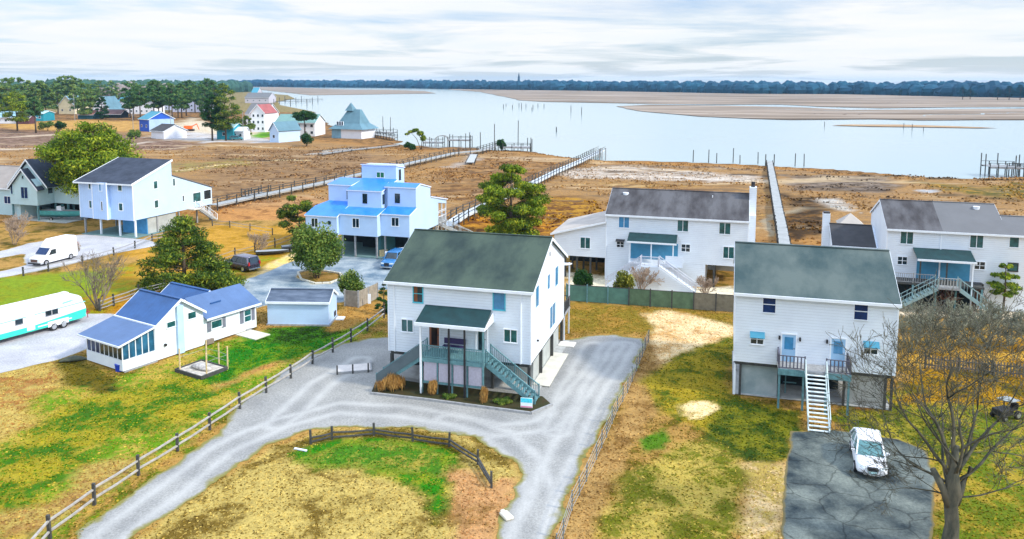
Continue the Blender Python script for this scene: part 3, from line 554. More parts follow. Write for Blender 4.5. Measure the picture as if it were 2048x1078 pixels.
def road_mat(name, ca, cb, cedge, tracks=None, scale=0.35, rough=0.9, ctrack=None, cracks=0.0):
    m = bpy.data.materials.new(name); m.use_nodes = True; t = m.node_tree; n = t.nodes; l = t.links
    b = n['Principled BSDF']; b.inputs['Roughness'].default_value = rough; b.inputs['Specular IOR Level'].default_value = 0.25
    tc = n.new('ShaderNodeTexCoord'); E_ = n.new('ShaderNodeAttribute'); E_.attribute_name = 'edge'
    mp = n.new('ShaderNodeMapping'); l.new(tc.outputs['Object'], mp.inputs[0])
    if tracks is not None: mp.vector_type = 'TEXTURE'; mp.inputs['Rotation'].default_value = (0, 0, R(tracks)); mp.inputs['Scale'].default_value = (1, 5, 1)
    a = n.new('ShaderNodeTexNoise'); a.inputs['Scale'].default_value = scale*(2 if tracks is not None else 1); a.inputs['Detail'].default_value = 9; a.inputs['Roughness'].default_value = 0.6; l.new(mp.outputs[0], a.inputs['Vector'])
    f = n.new('ShaderNodeTexNoise'); f.inputs['Scale'].default_value = 7; f.inputs['Detail'].default_value = 8; f.inputs['Roughness'].default_value = 0.75; l.new(tc.outputs['Object'], f.inputs['Vector'])
    ra = n.new('ShaderNodeValToRGB'); ra.color_ramp.elements[0].position = 0.36; ra.color_ramp.elements[1].position = 0.62; ra.color_ramp.elements[0].color = ca; ra.color_ramp.elements[1].color = cb
    l.new(a.outputs[0], ra.inputs[0])
    mr = n.new('ShaderNodeMapRange'); mr.inputs[1].default_value = 0.3; mr.inputs[2].default_value = 0.7; mr.inputs[3].default_value = 0.62; mr.inputs[4].default_value = 1.3; l.new(f.outputs[0], mr.inputs[0])
    sc = n.new('ShaderNodeVectorMath'); sc.operation = 'SCALE'; l.new(ra.outputs[0], sc.inputs[0]); l.new(mr.outputs[0], sc.inputs['Scale'])
    T_ = n.new('ShaderNodeAttribute'); T_.attribute_name = 'track'; tm = n.new('ShaderNodeMath'); tm.operation = 'MULTIPLY'; l.new(T_.outputs['Fac'], tm.inputs[0]); tn = n.new('ShaderNodeMapRange'); tn.inputs[1].default_value = 0.4; tn.inputs[2].default_value = 0.6; tn.inputs[3].default_value = 0.42; tn.inputs[4].default_value = 0.5; l.new(a.outputs[0], tn.inputs[0]); l.new(tn.outputs[0], tm.inputs[1])
    tx_ = n.new('ShaderNodeMix'); tx_.data_type = 'RGBA'; l.new(tm.outputs[0], tx_.inputs[0]); l.new(sc.outputs[0], tx_.inputs[6]); tx_.inputs[7].default_value = ctrack or cb
    g = n.new('ShaderNodeTexNoise'); g.inputs['Scale'].default_value = 1.1; g.inputs['Detail'].default_value = 9; g.inputs['Roughness'].default_value = 0.7; l.new(tc.outputs['Object'], g.inputs['Vector'])
    s1 = n.new('ShaderNodeMath'); s1.operation = 'ADD'; l.new(E_.outputs['Fac'], s1.inputs[0]); l.new(g.outputs[0], s1.inputs[1])
    s2 = n.new('ShaderNodeMapRange'); s2.inputs[1].default_value = 0.62; s2.inputs[2].default_value = 0.95; l.new(s1.outputs[0], s2.inputs[0])
    if cracks:
        dn = n.new('ShaderNodeTexNoise'); dn.inputs['Scale'].default_value = 0.9; dn.inputs['Detail'].default_value = 5; l.new(tc.outputs['Object'], dn.inputs['Vector'])
        dv = n.new('ShaderNodeMix'); dv.data_type = 'RGBA'; dv.inputs[0].default_value = 0.45; l.new(tc.outputs['Object'], dv.inputs[6]); l.new(dn.outputs['Color'], dv.inputs[7])
        vo = n.new('ShaderNodeTexVoronoi'); vo.feature = 'DISTANCE_TO_EDGE'; vo.inputs['Scale'].default_value = 0.75; l.new(dv.outputs[2], vo.inputs['Vector'])
        vr = n.new('ShaderNodeMapRange'); vr.inputs[1].default_value = 0.0; vr.inputs[2].default_value = 0.03; vr.inputs[3].default_value = 1-cracks; vr.inputs[4].default_value = 1; l.new(vo.outputs[0], vr.inputs[0])
        vs = n.new('ShaderNodeVectorMath'); vs.operation = 'SCALE'; l.new(tx_.outputs[2], vs.inputs[0]); l.new(vr.outputs[0], vs.inputs['Scale']); tin = vs.outputs[0]
    else: tin = tx_.outputs[2]
    mx = n.new('ShaderNodeMix'); mx.data_type = 'RGBA'; l.new(s2.outputs[0], mx.inputs[0]); mx.inputs[6].default_value = cedge; l.new(tin, mx.inputs[7])
    l.new(mx.outputs[2], b.inputs['Base Color'])
    bu = n.new('ShaderNodeBump'); bu.inputs['Strength'].default_value = 0.35; bu.inputs['Distance'].default_value = 0.03; l.new(f.outputs[0], bu.inputs['Height']); l.new(bu.outputs[0], b.inputs['Normal'])
    return m
GRAVEL = road_mat('gravel_drive', S(184, 185, 183, .53), S(202, 202, 198, .56), S(168, 162, 90, .55), ctrack=S(234, 234, 231, .68), cracks=0.0)
ASPH = road_mat('worn_asphalt', S(52, 66, 72, .7), S(150, 160, 152, .62), S(160, 145, 95, .5), scale=0.38, cracks=0.55)
DRV2 = road_mat('blue_grey_paving', S(120, 148, 170, .6), S(196, 208, 214, .68), S(205, 195, 165, .65))
PALEP = road_mat('pale_concrete_pad', S(206, 207, 214, .62), S(226, 226, 230, .66), S(200, 190, 160, .65))
DRIVE = W([(120, 1130), (178, 1055), (300, 960), (400, 890), (430, 868), (480, 810), (560, 750), (620, 710), (690, 686), (740, 676), (790, 674), (860, 700), (1000, 700), (1060, 690), (1130, 682), (1180, 671), (1220, 669), (1289, 676), (1285, 700), (1262, 760), (1235, 810), (1205, 850), (1180, 900), (1155, 960), (1130, 1010), (1100, 1078), (1060, 1250), (900, 1250), (985, 1078), (1000, 1035), (1026, 1000), (1032, 945), (1012, 915), (985, 895), (940, 875), (880, 862), (820, 855), (740, 853), (660, 857), (600, 868), (540, 890), (480, 930), (400, 985), (330, 1030), (250, 1085), (200, 1130)])
grid_sheet('driveway', DRIVE, 0.02, 0.25, GRAVEL, fe=0.8, tracks=[([(150, 1130), (240, 1050), (350, 970), (450, 900), (560, 845), (680, 815), (800, 822), (900, 838), (1000, 870), (1060, 920), (1085, 980), (1060, 1080), (1030, 1200)], .8),
    ([(1250, 690), (1200, 760), (1150, 840), (1120, 920), (1090, 1000), (1050, 1100)], .8), ([(900, 838), (1000, 860), (1090, 850), (1160, 780), (1230, 690)], .8), ([(560, 845), (640, 770), (720, 720)], .8), ([(1190, 690), (1140, 780), (1110, 860)], .8)])
grid_sheet('parking_apron', W([(1582, 862), (1660, 860), (1700, 866), (1800, 878), (1850, 903), (1872, 955), (1868, 1000), (1862, 1078), (1890, 1250), (1590, 1250), (1568, 1078), (1562, 1010), (1573, 920)]), 0.02, 0.2, ASPH, fe=0.35)
ISL = W([(596, 546), (603, 560), (630, 568), (660, 567), (684, 558), (680, 548), (650, 543), (615, 541)])
grid_sheet('turning_circle', W([(440, 640), (455, 590), (475, 566), (530, 545), (590, 520), (640, 511), (690, 511), (770, 516), (850, 520), (850, 575), (775, 580), (720, 582), (690, 606), (660, 606), (600, 606), (530, 612)]), 0.02, 0.4, DRV2, hole=ISL)
grid_sheet('caravan_pad', W([(-160, 790), (-40, 758), (45, 737), (130, 716), (172, 700), (210, 690), (260, 640), (225, 627), (180, 627), (60, 640), (-60, 660), (-160, 690)]), 0.02, 0.4, PALEP, fe=0.4)
grid_sheet('lane', W([(-200, 575), (0, 556), (80, 541), (165, 522), (250, 503), (330, 489), (300, 480), (272, 477), (180, 469), (140, 471), (60, 486), (0, 503), (-200, 535), (-200, 552), (0, 516), (46, 508), (50, 530), (0, 544), (-200, 565)]), 0.02, 0.4, PALEP, fe=0.5)

PAVED = [DRIVE, W([(1582, 862), (1660, 860), (1700, 866), (1800, 878), (1850, 903), (1872, 955), (1868, 1000), (1862, 1078), (1890, 1250), (1590, 1250), (1568, 1078), (1562, 1010), (1573, 920)]), W([(-160, 790), (-40, 758), (45, 737), (130, 716), (172, 700), (210, 690), (260, 640), (225, 627), (180, 627), (60, 640), (-60, 660), (-160, 690)]),
    [(-9.6, 58.6), (1.4, 55.4), (4.6, 67), (-6.2, 70.2)], [(16.2, 55.4), (26.8, 52.5), (29.3, 61.7), (18.8, 64.6)], [(-34.9, 62), (-30.6, 59.3), (-23.7, 70.6), (-28, 73.2)], [(-23, 71.5), (-17.1, 71.2), (-17, 74.3), (-22.9, 74.6)]]
def on_lawn(x, y):
    ok = np.ones(len(x), bool)
    for p in PAVED: ok &= sdist(x, y, p) < -0.1
    return ok & (fbm(x, y, 1.5, 41) > -0.22)
tufts('lawn_grass', 'short straw and green grass over the yards', 170000, (-42, 44, 33, 78), 0.06, on_lawn, 3, 0.7)
def on_marsh(x, y): return (fbm(x, y, 9, 43) > -0.05) & (np.abs(x) < y*0.78+10)
tufts('marsh_grass', 'brown tufts of dry marsh grass', 110000, (-190, 190, 92, 270), 0.2, lambda x, y: on_marsh(x, y) & (sdist(x, y, W(MARSHP)) > 1), 4, 1.0)

# ------------------------------------------------------------ water, far marshes, far shore
wm = bpy.data.materials.new('calm_water'); wm.use_nodes = True; t_ = wm.node_tree; b_ = t_.nodes['Principled BSDF']
b_.inputs['Base Color'].default_value = (0.32, 0.41, 0.42, 1); b_.inputs['Roughness'].default_value = 0.16; b_.inputs['IOR'].default_value = 1.33
wn_ = t_.nodes.new('ShaderNodeTexNoise'); wn_.inputs['Scale'].default_value = 0.6; wn_.inputs['Detail'].default_value = 6
wt_ = t_.nodes.new('ShaderNodeTexCoord'); t_.links.new(wt_.outputs['Object'], wn_.inputs['Vector'])
wb_ = t_.nodes.new('ShaderNodeBump'); wb_.inputs['Strength'].default_value = 0.12; wb_.inputs['Distance'].default_value = 0.1; t_.links.new(wn_.outputs[0], wb_.inputs['Height']); t_.links.new(wb_.outputs[0], b_.inputs['Normal'])
me = bpy.data.meshes.new('water'); me.from_pydata([(-4500, 136, -0.3), (4500, 136, -0.3), (4500, 6500, -0.3), (-4500, 6500, -0.3)], [], [(0, 1, 2, 3)]); me.materials.append(wm)
wo = bpy.data.objects.new('water', me); COL.objects.link(wo); tag(wo, kind='structure')
FM = mat('far_marsh_reeds', S(206, 186, 166, .60), 0.95, 0.1, 0.02, col2=S(128, 104, 74, .52), stretch=(0.22, 1.8, 1), detail=12, ct=(.38, .6))
FM2 = mat('far_marsh_edge', S(120, 92, 70, .5), 0.95, 0.2, 0.05)
def marsh_poly(px, jit=6, res=25, mt=None, z=0.0, name='far_marsh'):
    q = W(px); d = max(1.2, min(y for x, y in q)*0.006); poly_sheet('marsh_bank', [(x*(1-0.002), y-d) for x, y in q], z-0.2, FM2, jit=jit, res=res)
    return poly_sheet(name, q, z, mt or FM, jit=jit, res=res)
marsh_poly([(470, 174), (620, 190), (720, 189), (872, 186.5), (850, 182), (780, 179.6), (690, 179), (620, 176), (520, 172.6)], 4, 20)
marsh_poly([(895, 179), (960, 183.5), (1011, 194), (1040, 200), (1090, 203.2), (1193, 205), (1310, 207.5), (1448, 208.8), (1560, 208.6), (1640, 213), (1760, 216), (1900, 214), (2150, 212), (2300, 195), (2048, 183), (1700, 178), (1300, 175), (1000, 173)], 5, 20)
marsh_poly([(1231, 212.5), (1281, 222), (1339, 226.6), (1398, 232), (1500, 236.8), (1582, 238.8), (1745, 237.4), (1834, 239.6), (2060, 239), (2400, 243), (2400, 219), (2060, 217), (1860, 219), (1700, 219.5), (1600, 214.6), (1448, 211), (1300, 209.2)], 3, 12)
marsh_poly([(1662, 250.2), (1740, 252.2), (1860, 253.8), (1945, 255.4), (1991, 255.2), (1900, 251.8), (1800, 248.8), (1700, 248.6)], 0.6, 6, mat('sand_bar', S(205, 168, 125, .62), 0.95, 0.2, 0.1), z=-0.05)
for q, (a, b, wd) in enumerate([((1060, 198), (1300, 204), 4), ((1050, 190), (1170, 192), 6), ((1300, 222), (1520, 230), 2), ((1480, 216), (1830, 226), 2.0), ((1600, 228), (1760, 229), 2.0), ((1700, 205), (1850, 206), 3), ((1830, 232), (2060, 224), 2), ((1500, 200), (1900, 196), 6), ((560, 181), (760, 182), 8)]):
    A = Vector(at(*a)); B_ = Vector(at(*b)); pts = []
    for k in range(25):
        t = k/24; p = A.lerp(B_, t)+Vector((0, float(fbm(np.array([k*3.0+q*50]), np.array([1.0]), 9, q)[0])*40)); pts.append((p, wd*(0.3+math.sin(t*math.pi))*0.8))
    poly_sheet('tidal_creek', [p+Vector((0, h)) for p, h in pts]+[p-Vector((0, h)) for p, h in pts[::-1]], 0.02, FM2 if q % 3 else wm, jit=0)
far_land = poly_sheet('far_shore', W([(300, 173.5), (500, 173), (760, 175.5), (1000, 179.5), (1180, 181.5), (1500, 187), (1660, 188), (1760, 189), (1900, 196), (2100, 198), (2600, 204)])+[(3500, 900), (4500, 6000), (-4000, 6000), (-2500, 3000)], 0.05, FM, jit=8, res=40)

# ------------------------------------------------------------ buildings
def body(par, x0, x1, y0, yr, y1, z0, ze, zr, mt, name='wall', ze2=None):
    ze2 = ze if ze2 is None else ze2
    return MB().px([(y0, z0), (y1, z0), (y1, ze2), (yr, zr), (y0, ze)], x0, x1).build(name, mt, par)
def corner_trim(par, pts, z0, z1, w=0.13):
    for x, y in pts: MB().box(x-w/2, x+w/2, y-w/2, y+w/2, z0, z1).build('corner_board', TRIM, par)

# --- main house
H = thing('house', 'white duplex on pilings with mossy dark green roof, beside the curving gravel drive', 'house', (-9.47, 58.51), -15.4)
Wd = 11.28; D = 12.1
body(H, 0, Wd, 0, 6.0, D, 2.2, 7.72, 10.45, SID)
gable_roof(H, 0, Wd, 0, 6.0, D, 7.72, 10.45, RGRN)
corner_trim(H, [(0, 0), (Wd, 0), (0.5, -0.03), (Wd-0.75, -0.03)], 2.2, 7.6, 0.1)
MB().box(0.1, Wd-0.1, 0.1, D-0.1, 1.95, 2.198).build('floor_beam', WDRK, H)
win(H, 'F', (2.1, 0, 6.25), 0.72, 1.3, GLD, 'h', mat('trim_teal', (0.08, 0.5, 0.62), 0.5), curtain=mat('curtain_warm', (0.22, 0.08, 0.03), 0.8))
win(H, 'F', (8.45, 0, 6.2), 0.85, 1.3, GLB, '', mat('trim_teal', (0.08, 0.5, 0.62), 0.5))
win(H, 'F', (1.1, 0, 3.86), 0.9, 0.92, GLT, 'v'); win(H, 'F', (9.28, 0, 3.8), 0.95, 0.92, GLT, 'v')
win(H, 'R', (Wd, 1.35, 6.05), 1.0, 1.6, GLB, ''); win(H, 'R', (Wd, 5.35, 6.4), 0.8, 1.2, GLB, ''); win(H, 'R', (Wd, 8.2, 5.9), 1.15, 1.65, GLB, '')
win(H, 'R', (Wd, 6.3, 2.85), 2.0, 1.85, GLB, 'v')
MB().box(Wd, Wd+0.05, 6.1, 6.35, 9.0, 9.35).build('gable_vent', WGRY, H)
door(H, 'F', (3.35, 0, 2.82), 0.8, 1.95, mat('door_rust', (0.28, 0.10, 0.05), 0.6), mat('door_pane_dark', (0.03, 0.02, 0.02), 0.1), 0.2)
door(H, 'F', (7.1, 0, 2.82), 0.8, 1.95, TRIM, GLD, 0.15)
mb = MB(); mb.slab([(3.15, -2.35, 5.42), (8.45, -2.35, 5.42), (8.25, 0, 6.1), (3.05, 0, 6.1)], 0.12); pr = mb.build('porch_roof', RPOR, H)
tm = MB(); tm.box(3.1, 8.5, -2.45, -2.353, 5.22, 5.46)
for x in (3.1, 8.4): tm.py([(x, 0), (x+0.06, 0), (x+0.06, 0.1), (x, 0.1)], 0, 0.01) if False else tm.px([(-2.35, 5.2), (0, 5.2), (0, 5.95), (-2.35, 5.3)], x, x+0.06)
tm.build('porch_fascia', TRIM, pr)
MB().box(3.5, 8.4, -2.2, 0, 2.62, 2.78).build('porch_deck', WTEAL, H)
MB().box(3.48, 8.42, -2.26, -2.202, 2.5, 2.8).build('deck_rim', WTEAL, H)
for x in (3.55, 5.75, 6.95, 8.35):
    post(H, x, -2.3, 5.3, 0.12, TRIM if x < 4 else WTEAL if x > 8 else BLK, 0.0)
railing(H, [(3.55, -2.2, 2.78), (5.75, -2.2, 2.78), (8.35, -2.2, 2.78)], 0.95, 0.13, WTEAL)
for k, x in enumerate((3.7, 4.85, 6.0, 7.15)):
    MB().box(x+0.05, x+1.05, -2.17, -2.13, 1.05, 2.48).build('lattice_panel', PNK, H)
for x in (3.6, 4.78, 5.93, 7.08, 8.28): post(H, x, -2.12, 2.5, 0.1, WTEAL)
MB().box(3.55, 8.4, -2.14, -2.08, 0.85, 1.04).build('lattice_rail', WTEAL, H)
stairs(H, (8.45, -1.35, 2.75), (12.1, -1.35, 0.1), 1.25, 13, WTEAL, rail_mt=WTEAL, sp=0.17)
stairs(H, (3.45, -1.35, 2.75), (-0.15, -1.35, 0.1), 1.25, 13, WTEAL, rail_mt=WTEAL, sp=0.17)
sc_ = MB(); sc_.ext([(3.45, -2.06, 2.8), (3.45, -2.06, 3.75), (-0.15, -2.06, 1.05), (-0.15, -2.06, 0.15)], (0, 0.03, 0)); sc_.build('stair_screen', mat('screen_mesh_dark', (0.10, 0.14, 0.16), 0.8), H)
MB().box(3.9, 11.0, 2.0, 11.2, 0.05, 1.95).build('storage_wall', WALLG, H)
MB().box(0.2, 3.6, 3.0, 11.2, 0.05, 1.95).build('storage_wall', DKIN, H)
for x in (0.15, 3.0, 5.6, 8.3, Wd-0.15):
    for y in (0.2, 4.0, 8.0, D-0.2):
        if y < 1 or x > 11 or x < 0.5 or y > 11: post(H, x, y, 1.95, 0.22, WDRK)
MB().box(-0.1, Wd+0.5, 0.3, D+0.2, 0.024, 0.06).build('slab', CONC, H)
MB().box(Wd-0.2, Wd+1.1, 1.5, 8.8, 0.062, 0.12).build('side_path', CPALE, H)
# rear deck seen past the corner
MB().box(Wd-3.5, Wd+0.1, D, D+2.4, 2.3, 2.5).build('rear_deck', WGRY, H)
railing(H, [(Wd+0.05, D+0.1, 2.5), (Wd+0.05, D+2.35, 2.5), (Wd-3.4, D+2.35, 2.5)], 1.0, 0.15, WDRK)
for y in (D+0.2, D+2.3): post(H, Wd, y, 6.6 if y > D+1 else 2.4, 0.12, TRIM)
MB().slab([(Wd+0.2, D+2.6, 6.5), (Wd-3.6, D+2.6, 6.5), (Wd-3.6, D, 7.0), (Wd+0.2, D, 7.0)], 0.1).build('rear_awning', TRIM, H)
rr_ = MB().box(8.9, 10.9, 3.0, 3.05, 8.55, 8.6) if False else None
wl = MB(); wl.cyl((Wd, 2.0, 3.4), (Wd+0.15, 2.0, 3.4), 0.08); wl.build('wall_lamp', BLK, H)

# bench, sign, planting bed in front of the main house (own things; placed in world space)
def loc_of(house, x, y, z=0):
    a = house.rotation_euler.z; c, s = math.cos(a), math.sin(a)
    return (house.location.x+x*c-y*s, house.location.y+x*s+y*c, z)
b0 = thing('bench', 'dark purple slatted bench with teal legs on the porch of the central house', 'bench', loc_of(H, 5.5, -0.5, 2.78), -15.4)
DP = mat('bench_purple', (0.05, 0.04, 0.13), 0.5)
MB().box(-0.85, 0.85, -0.25, 0.2, 0.42, 0.48).build('seat', DP, b0); MB().box(-0.85, 0.85, 0.2, 0.26, 0.55, 0.98).build('backrest', DP, b0)
for x in (-0.75, 0.75):
    for y in (-0.18, 0.2): MB().box(x-0.04, x+0.04, y-0.04, y+0.04, 0, 0.42).build('leg', WTEAL, b0)
s0 = thing('yard_sign', 'small white and turquoise yard sign by the foot of the central stairs', 'sign', at(1053, 822), -10)
MB().box(-0.42, 0.42, -0.02, 0.02, 0.25, 0.95).build('panel', mat('sign_white', (0.8, 0.9, 0.95), 0.5), s0)
MB().box(-0.40, 0.40, -0.028, -0.021, 0.62, 0.93).build('picture', mat('sign_turquoise', (0.08, 0.62, 0.78), 0.5, 0.25, 6), s0)
MB().box(-0.40, 0.40, -0.028, -0.021, 0.27, 0.36).build('band', mat('sign_pink', (0.75, 0.25, 0.40), 0.5), s0)
for x in (-0.35, 0.35): MB().box(x-0.015, x+0.015, -0.014, 0.014, 0, 0.25).build('stake', CHR, s0)
bed = thing('planting_bed', 'long dark mulch bed edged with weathered timber in front of the central house', 'planting bed', (0, 0, 0))
bp = W([(742, 789), (850, 801), (1000, 821), (1062, 829), (1104, 812), (1085, 795), (1050, 792), (985, 785), (935, 778), (840, 768), (790, 760), (752, 764)])
MB().pz(bp, 0.024, 0.10).build('mulch', mat('mulch', S(88, 70, 36, .5), 0.95, 0.45, 1.6, col2=S(60, 72, 25, .5), bump=0.6), bed)
mb = MB()
for a, b in zip(bp[:3]+[bp[3]], bp[1:4]+[bp[4]]): mb.beam((a[0], a[1], 0.1), (b[0], b[1], 0.1), 0.16, 0.16)
mb.build('timber_edge', WGRY, bed)

# --- right house
H2 = thing('house', 'white duplex with sage green roof and central front steps, behind the white car', 'house', (16.31, 55.39), -15.5)
Wd = 10.8; D = 9.6
body(H2, 0, Wd, 0, 4.8, D, 2.6, 7.78, 10.35, SID)
gable_roof(H2, 0, Wd, 0, 4.8, D, 7.78, 10.35, RGRN2, ovx=0.12)
corner_trim(H2, [(0, 0), (Wd, 0)], 2.6, 7.7, 0.1)
MB().box(0.1, Wd-0.1, 0.1, D-0.1, 2.36, 2.598).build('floor_beam', WDRK, H2)
win(H2, 'F', (1.9, 0, 6.45), 0.85, 1.18, GLN, 'h', TRIM, t=0.04); win(H2, 'F', (8.0, 0, 6.45), 0.85, 1.18, GLN, 'h', TRIM, t=0.04)
AWN = mat('awning_teal', (0.05, 0.25, 0.38), 0.5, 0.1, 2)
for x in (1.15, 8.75):
    win(H2, 'F', (x, 0, 4.05), 0.85, 0.7, GLD, 'vh')
    MB().slab([(x-0.08, -0.42, 4.6), (x+0.95, -0.42, 4.6), (x+0.95, -0.01, 4.95), (x-0.08, -0.01, 4.95)], 0.04).build('awning', AWN, H2)
door(H2, 'F', (3.3, 0, 2.95), 0.92, 1.98); door(H2, 'F', (6.6, 0, 2.95), 0.92, 1.98)
for x in (3.1, 4.5, 6.3): MB().box(x-0.06, x+0.06, -0.18, 0, 4.55, 4.8).build('wall_lamp', BLK, H2)
for x0, x1 in ((3.0, 4.8), (6.1, 7.75)):
    MB().box(x0, x1, -1.6, 0, 2.72, 2.92).build('landing', WGRY, H2)
    MB().box(x0-0.02, x1+0.02, -1.66, -1.603, 2.5, 2.93).build('deck_rim', WTEAL, H2)
MB().box(4.8, 6.1, -1.6, 0, 2.72, 2.9).build('landing', WGRY, H2)
railing(H2, [(3.05, -0.05, 2.92), (3.05, -1.55, 2.92), (4.75, -1.55, 2.92)], 0.95, 0.24, mat('rail_dark', (0.10, 0.10, 0.14), 0.8), bal=0.08)
railing(H2, [(6.15, -1.55, 2.92), (7.7, -1.55, 2.92), (7.7, -0.05, 2.92)], 0.95, 0.24, mat('rail_dark', (0.10, 0.10, 0.14), 0.8), bal=0.08)
st = stairs(H2, (5.47, -1.65, 2.85), (5.47, -4.9, 0.02), 1.3, 14, mat('stair_white', (0.55, 0.66, 0.68), 0.7), mat('tread_pale', (0.68, 0.76, 0.78), 0.8), rails=False)
for s in (-1, 1):
    mb = MB(); mb.beam((5.47+s*0.68, -1.6, 3.75), (5.47+s*0.68, -4.9, 0.95), 0.06, 0.09)
    for t in (0.02, 0.5, 0.97): mb.beam((5.47+s*0.68, -1.65-3.2*t, 2.85-2.8*t), (5.47+s*0.68, -1.65-3.2*t, 3.75-2.8*t), 0.08)
    mb.build('stair_railing', mat('stair_white', (0.55, 0.66, 0.68), 0.7), H2)
for x in (3.1, 4.7, 6.2, 7.65): post(H2, x, -1.5, 2.5, 0.14, WTEAL)
for x in (0.1, 0.5, 3.2, 7.6, Wd-0.5, Wd-0.1): post(H2, x, 0.25, 2.36, 0.16, TRIM if x < 0.3 else WDRK)
for y in (5, 9.3):
    for x in (0.2, Wd-0.2): post(H2, x, y, 2.36, 0.2, WDRK)
UW = mat('under_panel', (0.44, 0.50, 0.52), 0.9, 0.12, 0.5, col2=(0.22, 0.30, 0.32))
MB().box(0.55, 3.1, 0.4, 0.5, 0.05, 2.36).build('panel_wall', UW, H2); MB().box(7.7, 10.4, 0.4, 0.5, 0.05, 2.36).build('panel_wall', CONC, H2)
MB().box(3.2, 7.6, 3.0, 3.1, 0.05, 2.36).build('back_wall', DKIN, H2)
MB().box(0, Wd, 0.2, D, 0.024, 0.08).build('slab', CONC, H2)
mb = MB(); mb.box(3.6, 4.5, 1.2, 1.25, 0.9, 0.98); mb.box(3.6, 4.5, 1.2, 1.25, 1.5, 1.58); mb.box(3.7, 3.78, 1.2, 1.3, 0.1, 1.6); mb.build('storage_shelf', WTEAL, H2)

# --- back centre house
HA = thing('house', 'wide pale house with weathered grey roof and chimney, behind the green fence', 'house', (10.86, 88.7), -16)
Wd = 15.7; D = 9.8
body(HA, 0, Wd, 0, 5, D, 2.6, 7.72, 10.0, SID)
gable_roof(HA, 0, Wd, 0, 5, D, 7.72, 10.0, RGRY, ovx=0.06, ov=0.2)
body(HA, 0, 11.24, 0.01, 4, 8, 0, 2.59, 2.59, SID, 'lower_wall')
mb = MB(); mb.py([(-6.1, 2.6), (-0.01, 2.6), (-0.01, 6.75), (-6.1, 5.15)], 0.05, D-0.3); mb.build('wing_wall', SID, HA)
MB().slab([(-6.45, -0.25, 5.2), (-0.01, -0.25, 6.9), (-0.01, D, 6.9), (-6.45, D, 5.2)], 0.14).build('wing_roof', RTAN, HA)
mb = MB(); mb.py([(-6.5, 5.0), (-0.02, 6.72), (-0.02, 6.92), (-6.5, 5.22)], -0.33, -0.253); mb.build('fascia', TRIM, HA)
corner_trim(HA, [(0.02, -0.02), (Wd, 0)], 0.1, 7.6, 0.12)
for x, z, g in ((1.5, 6.3, GLB), (8.1, 6.25, GLT), (12.65, 6.2, GLT)): win(HA, 'F', (x, 0, z), 1.15, 1.22, g, 'v')
win(HA, 'F', (13.15, 0, 3.5), 1.1, 1.25, GLT, 'v'); win(HA, 'F', (-2.95, 0.05, 3.6), 1.1, 1.25, GLT, 'v')
win(HA, 'F', (1.3, 0, 4.0), 0.78, 0.6, GLD, 'vh'); win(HA, 'F', (8.6, 0, 3.95), 0.9, 0.8, GLD, 'vh')
MB().slab([(1.2, -0.5, 4.75), (2.2, -0.5, 4.75), (2.2, 0, 4.92), (1.2, 0, 4.92)], 0.04).build('awning', BLK, HA)
mb = MB(); mb.slab([(2.7, -1.95, 5.15), (8.15, -1.95, 5.15), (8.1, 0, 5.8), (2.7, 0, 5.8)], 0.1); p_ = mb.build('porch_roof', RPOR, HA)
MB().box(2.68, 8.17, -2.03, -1.953, 4.98, 5.16).build('porch_fascia', TRIM, p_)
MB().box(2.9, 8.2, -0.04, 0.0, 2.8, 4.75).build('porch_wall', DOORR, HA)
door(HA, 'F', (3.3, 0.06, 2.8), 0.8, 1.9, GLD, GLD); door(HA, 'F', (6.9, 0.06, 2.8), 0.8, 1.9, GLD, GLD)
for x in (3.0, 5.4, 7.8): post(HA, x, -1.85, 5.0, 0.12, TRIM)
MB().box(2.9, 8.7, -2.0, 0, 2.6, 2.78).build('porch_deck', TRIM, HA)
MB().box(4.4, 6.4, -3.2, -2.0, 2.6, 2.78).build('landing', TRIM, HA)
RW = mat('rail_white', (0.62, 0.64, 0.72), 0.6)
railing(HA, [(4.4, -3.15, 2.78), (6.35, -3.15, 2.78)], 1.0, 0.13, RW, post=0.12)
MB().box(7.0, 8.9, -2.05, -2.0, 2.5, 3.75).build('deck_screen', SID, HA)
stairs(HA, (6.4, -2.7, 2.72), (10.4, -2.7, 0.05), 1.1, 13, TRIM, solid=SID, rail_mt=RW, sp=0.2)
stairs(HA, (4.4, -2.7, 2.72), (0.6, -2.7, 0.05), 1.1, 13, TRIM, solid=SID, rail_mt=RW, sp=0.2)
MB().box(4.4, 6.4, -3.26, -3.2, 0, 2.7).build('stair_side', SID, HA)
c_ = MB(); c_.box(Wd+0.07, Wd+0.85, 3.7, 4.9, 2.5, 11.0); c_.box(Wd+0.07, Wd+0.85, 3.0, 6.2, 2.5, 7.9); ch = c_.build('chimney', SID, HA)
MB().cyl((Wd+0.45, 4.3, 11.0), (Wd+0.45, 4.3, 11.6), 0.22).build('flue', BLK, ch)
MB().cyl((1.7, 3.9, 9.35), (1.7, 3.9, 9.8), 0.3, 0.36, 12).build('roof_vent', TRIM, HA)
MB().cyl((11.7, 3.9, 9.35), (11.7, 3.9, 9.9), 0.05).build('roof_vent', TRIM, HA)
for x in (-5.9, -4.8, -3.4, -1.8, 12.2, Wd-0.2):
    for y in (0.3, 4.5, 9.3): post(HA, x, y, 2.6, 0.22, WDRK)
MB().box(11.24, Wd, 8.6, 9.2, 0, 2.59).build('back_wall', WALLG, HA)
MB().box(-6, -0.1, 8.6, 9.2, 0, 1.4).build('back_wall', DKIN, HA)

